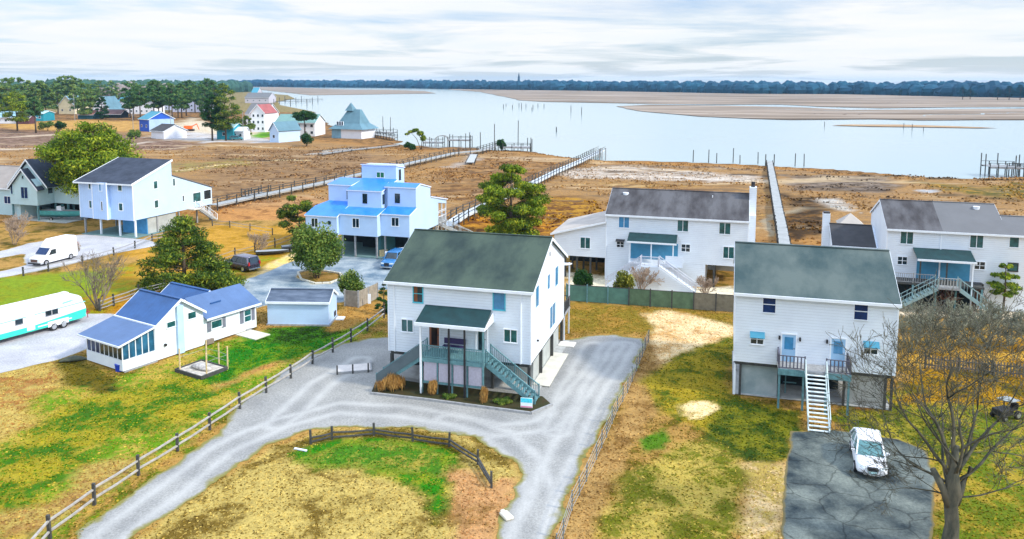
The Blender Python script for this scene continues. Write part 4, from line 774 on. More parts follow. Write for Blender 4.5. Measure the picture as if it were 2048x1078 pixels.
# --- back right house
HB = thing('house', 'long white house with two-tone grey roof and raised porch, behind the bare shrubs', 'house', (39.1, 79.93), -16.5)
D = 11.0
body(HB, 0, 11.0, 0, 5.2, D, 0.0, 7.78, 10.0, SID)
body(HB, 11.0, 26, 0.0, 3.2, D, 0.0, 7.78, 9.1, SID)
gable_roof(HB, 0, 5.0, 0, 5.2, D, 7.78, 10.0, RGRY, ovx=0.1, ov=0.2)
gable_roof(HB, 5.2, 10.9, 0, 5.2, D, 7.78, 10.0, RGRY2, ovx=0.1, ov=0.2)
gable_roof(HB, 11.1, 26, 0, 3.2, D, 7.78, 9.1, RGRY2, ovx=0.1, ov=0.2)
MB().cyl((9.1, 4.2, 9.6), (9.1, 4.2, 9.95), 0.28, 0.34, 12).build('roof_vent', TRIM, HB)
corner_trim(HB, [(0, 0), (5.0, -0.03)], 0.2, 7.6, 0.14)
win(HB, 'F', (1.25, 0, 6.35), 1.15, 1.25, GLT, 'v'); win(HB, 'F', (7.65, 0, 6.35), 1.15, 1.25, GLT, 'v'); win(HB, 'F', (11.15, 0, 6.6), 0.8, 1.0, GLT, '')
win(HB, 'F', (1.1, 0, 4.15), 0.85, 0.78, GLD, 'vh'); win(HB, 'F', (8.2, 0, 4.15), 0.9, 0.75, GLD, 'vh'); win(HB, 'F', (11.2, 0, 4.2), 0.8, 0.75, GLT, '', BLK)
mb = MB(); mb.slab([(2.5, -2.3, 5.3), (7.75, -2.3, 5.3), (7.75, 0, 6.0), (2.45, 0, 6.0)], 0.1); p_ = mb.build('porch_roof', RPOR, HB)
MB().box(2.48, 7.8, -2.4, -2.303, 5.1, 5.3).build('porch_fascia', TRIM, p_)
MB().box(2.9, 7.8, -0.04, 0, 2.8, 5.0).build('porch_wall', DOORR, HB)
for x in (4.2, 6.0): door(HB, 'F', (x, 0.06, 2.8), 0.85, 1.9, DOORB, GLD)
for x in (2.8, 5.2, 7.5): post(HB, x, -2.2, 5.15, 0.13, WDRK if x < 7 else TRIM)
MB().box(-0.2, 8.6, -2.3, 0, 2.6, 2.78).build('porch_deck', WDRK, HB)
railing(HB, [(-0.2, -2.25, 2.78), (2.2, -2.25, 2.78), (4.2, -2.25, 2.78)], 0.95, 0.2, WGRY)
railing(HB, [(6.1, -3.4, 2.78), (4.3, -3.4, 2.78)], 0.95, 0.25, WPALE, bal=0.06)
MB().box(4.2, 6.2, -3.5, -2.3, 2.6, 2.78).build('landing', WGRY, HB)
stairs(HB, (4.2, -2.9, 2.72), (0.2, -2.9, 0.05), 1.1, 12, mat('stair_teal_grey', (0.28, 0.42, 0.44), 0.8), sp=0.6)
stairs(HB, (6.2, -2.9, 2.72), (9.8, -2.9, 0.05), 1.1, 12, mat('stair_teal_grey', (0.28, 0.42, 0.44), 0.8), sp=0.6)
for x in (-0.1, 2.2, 4.3, 6.1, 8.4): post(HB, x, -2.25, 2.6, 0.16, WTEAL)
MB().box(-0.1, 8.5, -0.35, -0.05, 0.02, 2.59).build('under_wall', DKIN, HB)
MB().box(8.0, 8.9, -0.9, -0.1, 2.0, 2.8).build('air_conditioner', BLK, HB)
body(HB, -4.6, -0.01, 5.2, 9.0, 12.8, 0.0, 4.7, 6.4, SID, 'annex_wall')
gable_roof(HB, -4.6, -0.35, 5.2, 9.0, 12.8, 4.7, 6.4, RBRN, ovx=0.15, name='annex_roof')
c_ = MB().box(-5.4, -4.62, 9.4, 10.4, 0, 7.6); ch = c_.build('chimney', SID, HB); MB().box(-5.35, -4.67, 9.45, 10.35, 7.6, 7.75).build('chimney_cap', BLK, ch)
gz_ = thing('gazebo', 'small gazebo with pale tan pyramid roof behind the dark annex roof', 'gazebo', loc_of(HB, -1.8, 14.6), -16.5)
mb = MB(); mb.add([(-1.5, -1.5, 5.7), (1.5, -1.5, 5.7), (1.5, 1.5, 5.7), (-1.5, 1.5, 5.7), (0, 0, 7.0)], [(0, 1, 4), (1, 2, 4), (2, 3, 4), (3, 0, 4), (3, 2, 1, 0)]); mb.build('roof', RTAN, gz_)
for x in (-1.3, 1.3):
    for y in (-1.3, 1.3): post(gz_, x, y, 5.7, 0.14, TRIM)
MB().box(-1.5, 1.5, -1.5, 1.5, 3.0, 3.2).build('floor', WGRY, gz_)

# --- stacked blue modern house
HN = thing('house', 'stacked cubic blue house with metal roofs painted with sky reflection and a small top tower', 'house', (-27.07, 103.0), -17)
def cube(x0, x1, y0, y1, z0, z1, mt=SIDB): MB().box(x0, x1, y0, y1, z0, z1).build('wall', mt, HN)
cube(0.4, 5.0, -1.6, 9, 2.9, 5.3); cube(5.02, 10.5, -1.0, 9, 2.9, 5.6)
MB().px([(0, 2.9), (9.7, 2.9), (9.7, 6.7), (6.9, 7.2), (6.9, 8.5), (3.4, 9.35), (2.1, 9.0), (2.1, 6.4), (0, 5.75)], 10.52, 14.56).build('wall', SIDB, HN)
MB().px([(9.7, 6.0), (12.9, 5.4), (12.9, 6.0), (9.7, 6.7)], 10.6, 14.5).build('rear_gable', SIDB, HN)
cube(1.5, 5.0, 2.5, 8, 5.3, 8.9); cube(5.02, 10.0, 1.3, 8, 5.6, 8.45); cube(10.02, 10.515, 2.6, 6.8, 5.6, 8.8)
cube(4.7, 9.9, 6.0, 8.6, 8.45, 11.35)
def flat_roof(pts, nm='roof'):
    r = MB().slab(pts, 0.1).build(nm, RBLM, HN); t = MB()
    for a, b in zip(pts, pts[1:]+pts[:1]): t.beam(Vector(a)-Vector((0, 0, 0.09)), Vector(b)-Vector((0, 0, 0.09)), 0.07, 0.12)
    t.build('roof_edge', TRIM, r)
flat_roof([(0.3, -1.75, 5.4), (5.1, -1.75, 5.4), (5.1, 2.5, 6.75), (1.5, 2.5, 6.75), (0.3, 1.0, 6.2)])
flat_roof([(5.1, -1.15, 5.7), (10.55, -1.15, 5.7), (10.55, 1.4, 6.3), (5.1, 1.4, 6.3)])
flat_roof([(10.6, -0.15, 5.85), (14.65, -0.15, 5.85), (14.65, 2.15, 6.5), (10.6, 2.15, 6.5)])
flat_roof([(1.4, 2.4, 9.0), (5.0, 2.4, 9.0), (5.0, 6.0, 9.5), (1.4, 6.0, 9.5)])
flat_roof([(4.95, 1.2, 8.55), (10.1, 1.2, 8.55), (10.1, 6.0, 9.55), (4.95, 6.0, 9.55)])
flat_roof([(10.15, 2.0, 9.1), (14.65, 2.0, 9.1), (14.65, 3.4, 9.5), (10.15, 3.4, 9.5)])
flat_roof([(10.0, 3.4, 9.5), (14.65, 3.4, 9.5), (14.65, 7.0, 8.65), (10.0, 7.0, 8.65)])
flat_roof([(4.6, 5.9, 11.5), (10.0, 5.9, 11.5), (10.0, 8.7, 11.0), (4.6, 8.7, 11.0)])
flat_roof([(10.5, 7.0, 7.3), (14.65, 7.0, 7.3), (14.65, 13.0, 6.1), (10.5, 13.0, 6.1)], 'rear_roof')
win(HN, 'F', (1.3, -1.6, 3.85), 0.9, 1.1, GLD, 'v'); win(HN, 'F', (7.0, -1.0, 4.0), 0.9, 1.15, GLD, 'v'); win(HN, 'F', (12.1, 0, 4.3), 0.95, 1.05, GLD, 'v')
r_ = MB(); r_.cyl((3.9, -1.66, 4.5), (3.9, -1.58, 4.5), 0.26, n=16); r_.build('round_window', GLD, HN)
win(HN, 'F', (4.3, 2.5, 7.1), 0.5, 1.15, GLD, '', BLK, t=0.03); win(HN, 'F', (7.3, 1.3, 6.85), 0.6, 1.2, GLD, '', BLK, t=0.03); win(HN, 'F', (11.6, 2.1, 7.0), 0.65, 1.15, GLD, '', BLK, t=0.03)
win(HN, 'F', (7.0, 6.0, 9.7), 1.1, 0.7, mat('glass_green', (0.02, 0.18, 0.08), 0.1), 'v', t=0.04); win(HN, 'R', (9.9, 6.9, 9.35), 0.55, 1.4, GLD, '', BLK, t=0.03)
win(HN, 'R', (10.0, 1.6, 6.8), 0.5, 1.2, GLD, '', BLK, t=0.03)
for y, z in ((9.9, 2.9),): MB().box(10.7, 14.5, 9.71, 12.8, 2.7, 2.9).build('rear_deck', WGRY, HN)
railing(HN, [(14.45, 9.8, 2.9), (14.45, 12.8, 2.9), (10.8, 12.8, 2.9)], 1.0, 0.25, TRIM)
railing(HN, [(14.45, 9.8, 4.4), (14.45, 12.8, 4.4)], 0.3, 0.6, TRIM)
for y in (9.8, 11.3, 12.8): post(HN, 14.4, y, 6.0, 0.14, TRIM)
MB().box(10.7, 14.2, 9.72, 9.78, 2.9, 6.0).build('porch_back', DKIN, HN)
railing(HN, [(14.6, 9.6, 2.7), (19.5, 12.6, 0.3)], 1.0, 0.5, WPALE); stairs(HN, (14.7, 10.6, 2.75), (19.3, 13.2, 0.1), 1.1, 12, WPALE, sp=0.5)
MB().box(5.2, 14.0, 5.0, 9, 0.02, 2.88).build('garage_back', DKIN, HN)
MB().box(0.6, 4.8, 7.5, 8.5, 0.02, 2.88).build('garage_back', DKIN, HN)
for x, y in ((0.6, -1.4), (4.9, -1.4), (5.4, -0.8), (7.2, -0.8), (10.3, -0.8), (11, 0.2), (14.4, 0.2), (14.4, 4), (14.4, 9), (0.6, 4), (14.4, 12.6), (0.6, 8)): post(HN, x, y, 2.9, 0.2, WGRY)
MB().box(9.6, 10.2, 0.5, 4.9, 0.02, 2.88).build('garage_wall', mat('garage_teal', (0.05, 0.16, 0.18), 0.8), HN)
MB().box(0.5, 14.6, -0.9, 9, 0.024, 0.08).build('slab', mat('slab_teal', (0.14, 0.24, 0.24), 0.9), HN)

# --- left house with bay folds
HL = thing('house', 'tall blue and white house with charcoal roof and sloping rear wing, behind the van', 'house', (-64.44, 115.26), -19)
mb = MB(); mb.px([(0.0, 2.6), (16.4, 2.6), (16.4, 5.3), (7.62, 8.25), (7.6, 10.55), (0, 8.0)], 0.02, 10.13); mb.build('wall', SIDB, HL)
for x0, x1, y0 in ((0.0, 3.0, -0.12), (3.0, 5.9, -0.55), (5.9, 10.14, -0.15)):
    MB().pz([(x0, y0), (x1, y0-0.25 if x0 < 5 else y0), (x1, 0.0), (x0, 0.0)], 2.55, 8.0).build('bay', SIDV, HL)
corner_trim(HL, [(0, -0.12), (3.0, -0.6), (5.92, -0.8), (10.12, -0.15)], 2.55, 8.0, 0.12)
mb = MB(); mb.slab([(-0.2, -0.9, 7.95), (10.3, -0.5, 7.95), (10.3, 7.7, 10.8), (-0.2, 7.7, 10.8)], 0.15); rf = mb.build('roof', RDRK, HL)
mb = MB(); mb.px([(-0.5, 7.7), (7.7, 10.55), (7.7, 10.85), (-0.5, 8.02)], 10.305, 10.36); mb.px([(-0.9, 7.7), (7.7, 10.55), (7.7, 10.85), (-0.9, 8.02)], -0.26, -0.205); mb.beam((-0.25, -0.95, 7.85), (10.35, -0.55, 7.85), 0.08, 0.2); mb.build('fascia', TRIM, rf)
MB().slab([(-0.2, 7.64, 8.45), (10.25, 7.64, 8.45), (10.25, 16.8, 5.4), (-0.2, 16.8, 5.4)], 0.12).build('rear_roof', RGRY2, HL)
for x, z, wd in ((2.1, 6.95, 0.62), (7.5, 6.9, 0.68), (2.05, 4.1, 0.62), (7.5, 3.98, 0.65)): win(HL, 'F', (x, -0.3 if x < 3 else -0.15, z), wd, 1.02, GLT, '', t=0.08)
win(HL, 'F', (4.5, -0.68, 6.8), 0.55, 1.0, GLB, ''); win(HL, 'F', (4.75, -0.7, 3.9), 0.22, 1.3, GLD, '')
for y, z, wd, h, g in ((3.9, 6.75, 0.7, 1.1, GLT), (3.9, 3.85, 0.7, 1.1, GLT), (7.8, 6.7, 0.4, 1.1, GLT), (9.7, 4.0, 0.28, 0.9, GLD), (12.0, 3.5, 1.7, 1.45, GLT), (14.5, 3.6, 1.6, 1.45, GLD)): win(HL, 'R', (10.13, y, z), wd, h, g, '', t=0.07)
stairs(HL, (10.7, 12.4, 2.7), (10.7, 16.2, 0.1), 1.0, 12, WPALE, rail_mt=TRIM, sp=0.5)
MB().box(10.15, 11.3, 10.9, 12.4, 2.45, 2.6).build('landing', CPALE, HL)
for x, y in ((0.4, 0.3), (3.4, 0.3), (4.0, 4), (7.0, 0.3), (9.9, 0.3), (9.9, 4.5), (9.9, 9), (9.9, 13), (9.9, 16), (0.4, 6), (0.4, 12)): post(HL, x, y, 2.6, 0.22, TRIM if x > 3 and y < 1 else WGRY)
MB().box(5.2, 9.8, 2.6, 8.5, 0.04, 2.55).build('garage_wall', mat('garage_blue', (0.08, 0.32, 0.62), 0.7), HL)
MB().box(9.81, 9.85, 2.7, 8.4, 0.1, 2.5).build('garage_side', WALLG, HL)
MB().box(2.4, 5.1, 6, 8.5, 0.04, 2.55).build('back_wall', DKIN, HL)
MB().box(0.3, 10.5, -0.4, 9, 0.024, 0.09).build('slab', mat('slab_teal', (0.14, 0.24, 0.24), 0.9), HL)

# --- teal gabled house
HT = thing('house', 'pale teal house with steep double front gable, raised above a boat', 'house', (-82.49, 126.88), -18)
MB().py([(0, 2.6), (5.87, 2.6), (5.87, 5.9), (3.1, 8.3), (0, 5.9)], 0, 1.0).build('wall', SIDT, HT)
MB().py([(-0.6, 0.0), (5.86, 2.6), (5.86, 6.1), (3.1, 9.6), (-0.6, 6.1)], 1.0, 13).build('wall', SIDT, HT) if False else MB().py([(-0.6, 2.6), (5.86, 2.6), (5.86, 6.1), (3.1, 9.6), (-0.6, 6.1)], 1.002, 13).build('wall', SIDT, HT)
MB().box(5.87, 11.5, 3.2, 13, 2.6, 5.6).build('side_wing', SIDT, HT); MB().slab([(5.9, 3.0, 6.0), (11.8, 3.0, 5.6), (11.8, 13.2, 5.6), (5.9, 13.2, 6.0)], 0.12).build('wing_roof', RGRY2, HT)
for nm, a, y0, y1, zt, hw in (('front_roof', 3.1, -0.35, 1.0, 8.55, 3.3), ('roof', 3.1, 0.6, 13.3, 10.0, 4.3)):
    k = 1.02 if nm == 'front_roof' else 1.02
    for s in (-1, 1):
        MB().slab([(a, y0, zt), (a+s*hw, y0, zt-hw*k), (a+s*hw, y1, zt-hw*k), (a, y1, zt)], 0.16).build(nm, RDRK, HT)
    mb = MB(); mb.ext([(a-hw, y0-0.01, zt-hw*k-0.25), (a, y0-0.01, zt-0.25), (a+hw, y0-0.01, zt-hw*k-0.25), (a+hw, y0-0.01, zt-hw*k+0.05), (a, y0-0.01, zt+0.05), (a-hw, y0-0.01, zt-hw*k+0.05)], (0, -0.05, 0)); mb.build('bargeboard', TRIM, HT)
win(HT, 'F', (2.5, 0, 3.7), 1.4, 1.8, GLN, 'v', SIDT); win(HT, 'F', (0.3, 0, 4.3), 0.4, 1.5, GLN, '', SIDT); win(HT, 'F', (2.85, 0, 6.9), 0.4, 0.5, GLD, '', SIDT)
win(HT, 'R', (5.87, 2.0, 4.3), 0.9, 0.9, GLD, '', SIDT)
MB().box(-0.6, 5.8, 8, 12, 0, 2.59).build('back_wall', DKIN, HT); MB().box(-0.4, 1.4, 0.6, 4, 0, 2.59).build('garage_wall', SIDT, HT)
for x, y in ((5.7, 0.2), (5.7, 3.5), (5.7, 7), (11.3, 3.4), (11.3, 8), (8.5, 3.4), (0.3, 0.2)): post(HT, x, y, 2.6, 0.24, WTEAL)
MB().box(0, 11.5, 0, 12, 0.02, 0.1).build('slab', CONC, HT)
HG = thing('house', 'low house with wide brownish grey roof cut by the left edge of the photo', 'house', loc_of(HT, -13.5, 3.0), -18)
body(HG, -6, 12.5, 0, 5, 10, 0, 4.6, 7.6, SIDT); gable_roof(HG, -6, 12.5, 0, 5, 10, 4.6, 7.6, RTAN.copy() if False else mat('roof_brown_grey', (0.30, 0.27, 0.25), 0.85, 0.1, 0.6, lines=(1, 0.15, 0.12)))
win(HG, 'F', (8.5, 0, 2.0), 1.4, 1.2, GLN)

# --- cottage
HC = thing('cottage', 'white single-storey cottage with blue metal roofs and screened front porch, beside the caravan', 'cottage', (-34.87, 61.93), -31.4)
MB().box(0.03, 4.97, 0.03, 2.9, 0.12, 0.98).build('porch_wall', SIDC, HC)
MB().px([(0.03, 2.2), (2.9, 2.85), (2.9, 2.95), (0.03, 2.32)], 0.03, 4.97).build('porch_header', TRIM, HC)
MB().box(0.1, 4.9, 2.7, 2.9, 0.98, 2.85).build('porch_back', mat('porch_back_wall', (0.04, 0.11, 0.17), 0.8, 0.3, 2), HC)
for k in range(9): post(HC, 0.09+k*0.6025, 0.09, 2.25, 0.07, TRIM, 0.98, 'mullion')
for k in range(1, 6): post(HC, 4.91, 0.09+k*0.56, 2.35+k*0.1, 0.07, TRIM, 0.98, 'mullion')
for k in range(8): MB().box(0.13+k*0.6025, 0.65+k*0.6025, 0.08, 0.095, 1.0, 2.2).build('screen_pane', GLD if k > 2 else GLN, HC)
for k in range(5): MB().box(4.9, 4.915, 0.13+k*0.56, 0.61+k*0.56, 1.0, 2.3+k*0.1).build('screen_pane', GLB if k in (0, 4) and False else mat('glass_steel_blue', (0.025, 0.12, 0.22), 0.12, 0.5, 1.2), HC)
pr = MB().slab([(-0.42, -0.4, 2.32), (5.28, -0.4, 2.32), (5.28, 2.95, 3.12), (-0.42, 2.95, 3.12)], 0.09).build('porch_roof', RBLL, HC)
mb = MB(); mb.box(-0.44, 5.3, -0.46, -0.403, 2.2, 2.34); mb.px([(-0.4, 2.2), (2.9, 3.0), (2.9, 3.13), (-0.4, 2.34)], 5.283, 5.33); mb.build('porch_fascia', TRIM, pr)
MB().px([(2.9, 0.1), (7.5, 0.1), (7.5, 3.1), (5.2, 4.7), (2.9, 3.1)], 0.0, 5.0).build('wall', SIDC, HC)
gable_roof(HC, 0, 5.0, 2.9, 5.2, 7.5, 3.1, 4.7, RBLU, ov=0.12, ovx=0.3, t=0.1)
MB().box(5.0, 5.22, 4.85, 5.45, 0.1, 4.2).build('chimney_panel', mat('panel_pale_blue', (0.45, 0.66, 0.88), 0.5), HC)
body_y = MB().py([(0.0, 0.15), (4.99, 0.15), (4.99, 2.5), (2.5, 3.75), (0.0, 2.5)], 7.502, 13.2).build('wall', SIDC, HC)
mb = MB()
mb.slab([(5.35, 7.55, 2.42), (5.35, 13.5, 2.42), (2.5, 13.5, 3.86), (2.5, 7.55, 3.86)], 0.1); mb.slab([(-0.3, 7.55, 2.42), (-0.3, 13.5, 2.42), (2.496, 13.5, 3.86), (2.496, 7.55, 3.86)], 0.1)
rr = mb.build('rear_roof', RBLL, HC); mb = MB(); mb.box(5.352, 5.4, 7.6, 13.52, 2.24, 2.42); mb.build('rear_fascia', TRIM, rr)
MB().px([(8.4, 0.15), (12.0, 0.15), (12.0, 2.6), (10.2, 3.75), (8.4, 2.6)], -3.0, -0.01).build('side_wing', SIDC, HC)
gable_roof(HC, -3.0, 2.2, 8.4, 10.2, 12.0, 2.6, 3.8, RBLU, ov=0.2, ovx=0.2, t=0.1, name='side_roof')
SHUT = mat('shutter_grey', (0.18, 0.20, 0.26), 0.7, 0.1, 3, lines=(2, 0.08, 0.4))
win(HC, 'R', (5.0, 4.0, 2.55), 0.75, 0.45, GLT, '', t=0.05); win(HC, 'R', (5.0, 6.0, 2.75), 0.75, 0.55, GLT, '', t=0.05)
wn = win(HC, 'R', (4.99, 8.3, 1.3), 1.05, 0.62, GLT, '', t=0.05)
for y in (7.85, 9.4): MB().box(4.99, 5.04, y, y+0.38, 1.1, 2.0).build('shutter', SHUT, HC)
wn = win(HC, 'R', (4.99, 11.85, 0.95), 0.7, 1.05, GLT, 'h', t=0.05)
for y in (11.35, 12.62): MB().box(4.99, 5.04, y, y+0.38, 0.9, 2.1).build('shutter', SHUT, HC)
MB().cyl((5.0, 3.75, 1.2), (5.15, 3.75, 1.2), 0.12).build('meter', BLK, HC); MB().box(4.99, 5.3, 7.6, 8.3, 0.1, 0.5).build('utility_box', mat('utility_brown', (0.22, 0.18, 0.15), 0.8), HC)
MB().box(5.0, 5.06, 0.1, 3.0, 0.0, 0.14).build('skirt', WGRY, HC)
MB().beam((3.9, 9.1, 3.2), (3.9, 10.2, 3.2), 0.1, 0.12).build('roof_vent', RBLU, HC)

# --- shed
HS = thing('shed', 'small pale blue shed with slate roof and white end wall, by the turning circle', 'shed', (-22.98, 71.52), -2)
MB().px([(0, 0.15), (3.0, 0.15), (3.0, 2.25), (1.5, 3.05), (0, 2.25)], 0, 5.8).build('wall', SIDB, HS)
gable_roof(HS, 0, 5.8, 0, 1.5, 3.0, 2.25, 3.05, mat('roof_slate_blue', (0.13, 0.17, 0.24), 0.7, 0.25, 1.2, col2=(0.05, 0.075, 0.12), stretch=(0.6, 2.5, 1), lines=(1, 0.15, 0.2)), ov=0.12, ovx=0.12, t=0.08)
MB().box(-0.1, 5.9, -0.1, 3.1, 0.0, 0.15).build('skid', WGRY, HS)
MB().box(5.8, 5.85, 1.9, 2.5, 0.3, 0.8).build('vent', BLK, HS)
MB().box(5.95, 6.7, 1.8, 2.7, 0.0, 0.12).build('step', TRIM, HS)

# ------------------------------------------------------------ vegetation
def leaf_mat(name, ca, cb, cc=None, rough=0.7):
    if name in MATS: return MATS[name]
    m = bpy.data.materials.new(name); m.use_nodes = True; t = m.node_tree; n = t.nodes; l = t.links; b = n['Principled BSDF']
    b.inputs['Roughness'].default_value = rough; b.inputs['Specular IOR Level'].default_value = 0.25
    a = n.new('ShaderNodeAttribute'); a.attribute_name = 'tint'; r = n.new('ShaderNodeValToRGB')
    r.color_ramp.elements[0].position = 0.1; r.color_ramp.elements[1].position = 0.5; r.color_ramp.elements[0].color = ca; r.color_ramp.elements[1].color = cb
    if cc: e = r.color_ramp.elements.new(0.85); e.color = cc
    l.new(a.outputs['Fac'], r.inputs[0]); l.new(r.outputs[0], b.inputs['Base Color'])
    tr = n.new('ShaderNodeBsdfTranslucent'); l.new(r.outputs[0], tr.inputs['Color']); mx = n.new('ShaderNodeMixShader'); mx.inputs[0].default_value = 0.3
    l.new(b.outputs[0], mx.inputs[1]); l.new(tr.outputs[0], mx.inputs[2]); l.new(mx.outputs[0], n['Material Output'].inputs['Surface'])
    MATS[name] = m; return m
PINE = leaf_mat('needles_pine', (0.010, 0.038, 0.010, 1), (0.09, 0.165, 0.015, 1), (0.40, 0.43, 0.03, 1))
PINEL = leaf_mat('needles_bright', (0.015, 0.05, 0.006, 1), (0.15, 0.25, 0.01, 1), (0.50, 0.52, 0.03, 1))
PINEF = leaf_mat('needles_far', (0.010, 0.06, 0.03, 1), (0.08, 0.20, 0.05, 1), (0.24, 0.33, 0.08, 1))
JUN = leaf_mat('juniper', (0.025, 0.07, 0.015, 1), (0.12, 0.21, 0.03, 1), (0.32, 0.36, 0.06, 1))
EVD = leaf_mat('evergreen_dark', (0.006, 0.03, 0.008, 1), (0.03, 0.10, 0.015, 1))
DRY = leaf_mat('dry_grass_tuft', (0.25, 0.12, 0.03, 1), (0.55, 0.33, 0.10, 1))
TWG = leaf_mat('twig_haze', (0.10, 0.08, 0.06, 1), (0.26, 0.22, 0.17, 1))
OLVL = leaf_mat('olive_leaf', (0.05, 0.08, 0.01, 1), (0.28, 0.30, 0.04, 1), (0.5, 0.45, 0.06, 1))
BARK = mat('bark_brown', (0.10, 0.075, 0.055), 0.95, 0.35, 5, bump=0.6)
BARKG = mat('bark_grey_green', (0.15, 0.14, 0.10), 0.95, 0.35, 3, col2=(0.035, 0.045, 0.038), bump=0.9, stretch=(1, 1, .35))
BARKR = mat('bark_reddish', (0.25, 0.12, 0.08), 0.95, 0.3, 5)

def foliage(name, mt, blobs, n, size, par=None, flat=0.0, up=0.0, seed=0, fill=0.35, asp=0.5):
    """many leaf-sized quads spread through the blobs (cx, cy, cz, rx, ry, rz), light and dark by clump"""
    g = np.random.default_rng(seed); B = np.array(blobs, float); vol = B[:, 3]*B[:, 4]*B[:, 5]; pr = vol**0.67; pr /= pr.sum()
    k = g.choice(len(B), n, p=pr); d = g.normal(size=(n, 3)); d /= np.linalg.norm(d, axis=1)[:, None]
    r = np.where(g.random(n) < fill, g.random(n)**0.5, 0.82+0.22*g.random(n)); c = B[k, :3]+d*B[k, 3:]*r[:, None]
    # sub-clumps: pull the leaves of a blob to a few tufts
    tuft = g.integers(0, 9, n); td = np.random.default_rng(seed+1).normal(size=(len(B), 9, 3)); td /= np.linalg.norm(td, axis=2)[..., None]
    tc_ = B[k, :3]+td[k, tuft]*B[k, 3:]*0.85; c = c*0.62+tc_*0.38
    nrm = d+g.normal(size=(n, 3))*0.7; nrm[:, 2] = nrm[:, 2]*(1-flat)+flat*1.5; nrm /= np.linalg.norm(nrm, axis=1)[:, None]
    a = np.cross(nrm, g.normal(size=(n, 3))); a /= np.linalg.norm(a, axis=1)[:, None]; a[:, 2] += up; b = np.cross(nrm, a)
    s = size*(0.6+0.8*g.random(n))[:, None]
    V = np.stack([c-a*s, c-b*s*asp, c+a*s, c+b*s*asp], 1).reshape(-1, 3); F_ = np.arange(4*n).reshape(n, 4)
    me = bpy.data.meshes.new(name); me.from_pydata(V.tolist(), [], F_.tolist()); me.materials.append(mt)
    rb = np.random.default_rng(seed+2).random((len(B), 9)); tint = np.clip(0.55*rb[k, tuft]+0.45*g.random(n)*0.8, 0, 1)
    t = me.attributes.new('tint', 'FLOAT', 'FACE'); t.data.foreach_set('value', tint.astype(np.float32))
    o = bpy.data.objects.new(name, me); COL.objects.link(o)
    if par: o.parent = par
    return o
def limbs(pts_list, mt, name, par, n=6):
    mb = MB()
    for pts in pts_list:
        rings = []
        for i, (x, y, z, r) in enumerate(pts):
            p = Vector((x, y, z)); q = Vector(pts[min(i+1, len(pts)-1)][:3]); p0 = Vector(pts[max(i-1, 0)][:3]); d = (q-p0).normalized()
            up = Vector((0, 0, 1)) if abs(d.z) < 0.9 else Vector((1, 0, 0)); a = d.cross(up).normalized(); b = a.cross(d)
            rings.append([p+a*r*math.cos(2*math.pi*k/n)+b*r*math.sin(2*math.pi*k/n) for k in range(n)])
        mb.loft(rings)
    return mb.build(name, mt, par, smooth=True, recalc=False)
def pine(loc, h, rad, label, cat='tree', bare=0.3, n=7000, size=0.22, mt=None, seed=1, layers=7, name='pine_tree', tr=0.22, group=None, lean=(0, 0), shape='cone', flat=0.3):
    t = thing(name, label, cat, loc, 0, group); g = random.Random(seed); blobs = []; br = []
    for k in range(layers):
        f = k/(layers-1); z = h*(bare+(0.97-bare)*f)
        rr = rad*((1-f)**0.75*0.95+0.14) if shape == 'cone' else rad*(math.sin(math.pi*min(1, 0.18+f*0.75))**0.8)
        m_ = max(3, int(3+rr*1.7))
        for q in range(m_):
            a = g.random()*6.28; d = rr*(0.45+0.5*g.random()); x = math.cos(a)*d+lean[0]*f; y = math.sin(a)*d+lean[1]*f; s = rad*(0.2+0.16*g.random())*(1.15-0.45*f)
            blobs.append((x, y, z+g.uniform(-.3, .3)*h/layers+d*0.12, s*1.25, s*1.25, s*0.55*(1 if shape == 'cone' else 1.2)))
            br.append([(lean[0]*f*0.8, lean[1]*f*0.8, z-d*0.25, tr*0.3*(1-f*0.6)), (x*0.5, y*0.5, z-d*0.08, tr*0.18), (x, y, z, tr*0.07)])
    foliage('crown', mt or PINE, blobs, int(n*1.5), size*.92, t, flat=flat, seed=seed, asp=0.3)
    limbs([[(0, 0, -0.1, tr*1.25), (0, 0, h*0.3, tr), (lean[0]*.6, lean[1]*.6, h*0.65, tr*0.6), (lean[0], lean[1], h*0.95, tr*0.15)]]+br, BARK, 'trunk', t)
    return t
def bush(loc, rx, ry, h, label, mt, n=2500, size=0.14, seed=3, name='bush', cat='shrub', stems=5, blobs=7, group=None, stemh=0.5, up=0.0, asp=0.5):
    t = thing(name, label, cat, loc, 0, group); g = random.Random(seed); bl = []
    for k in range(blobs):
        a = g.random()*6.28; d = g.random()**0.6*0.62; s = 0.35+0.2*g.random()
        bl.append((math.cos(a)*rx*d, math.sin(a)*ry*d, h*(0.35+0.42*g.random()), rx*s, ry*s, h*s*0.7))
    foliage('crown', mt, bl, n, size, t, seed=seed, up=up, asp=asp)
    limbs([[(g.uniform(-.1, .1)*rx, g.uniform(-.1, .1)*ry, -0.05, 0.07), (g.uniform(-.5, .5)*rx, g.uniform(-.5, .5)*ry, h*stemh, 0.03)] for _ in range(stems)], BARK, 'stem', t, 5)
    return t
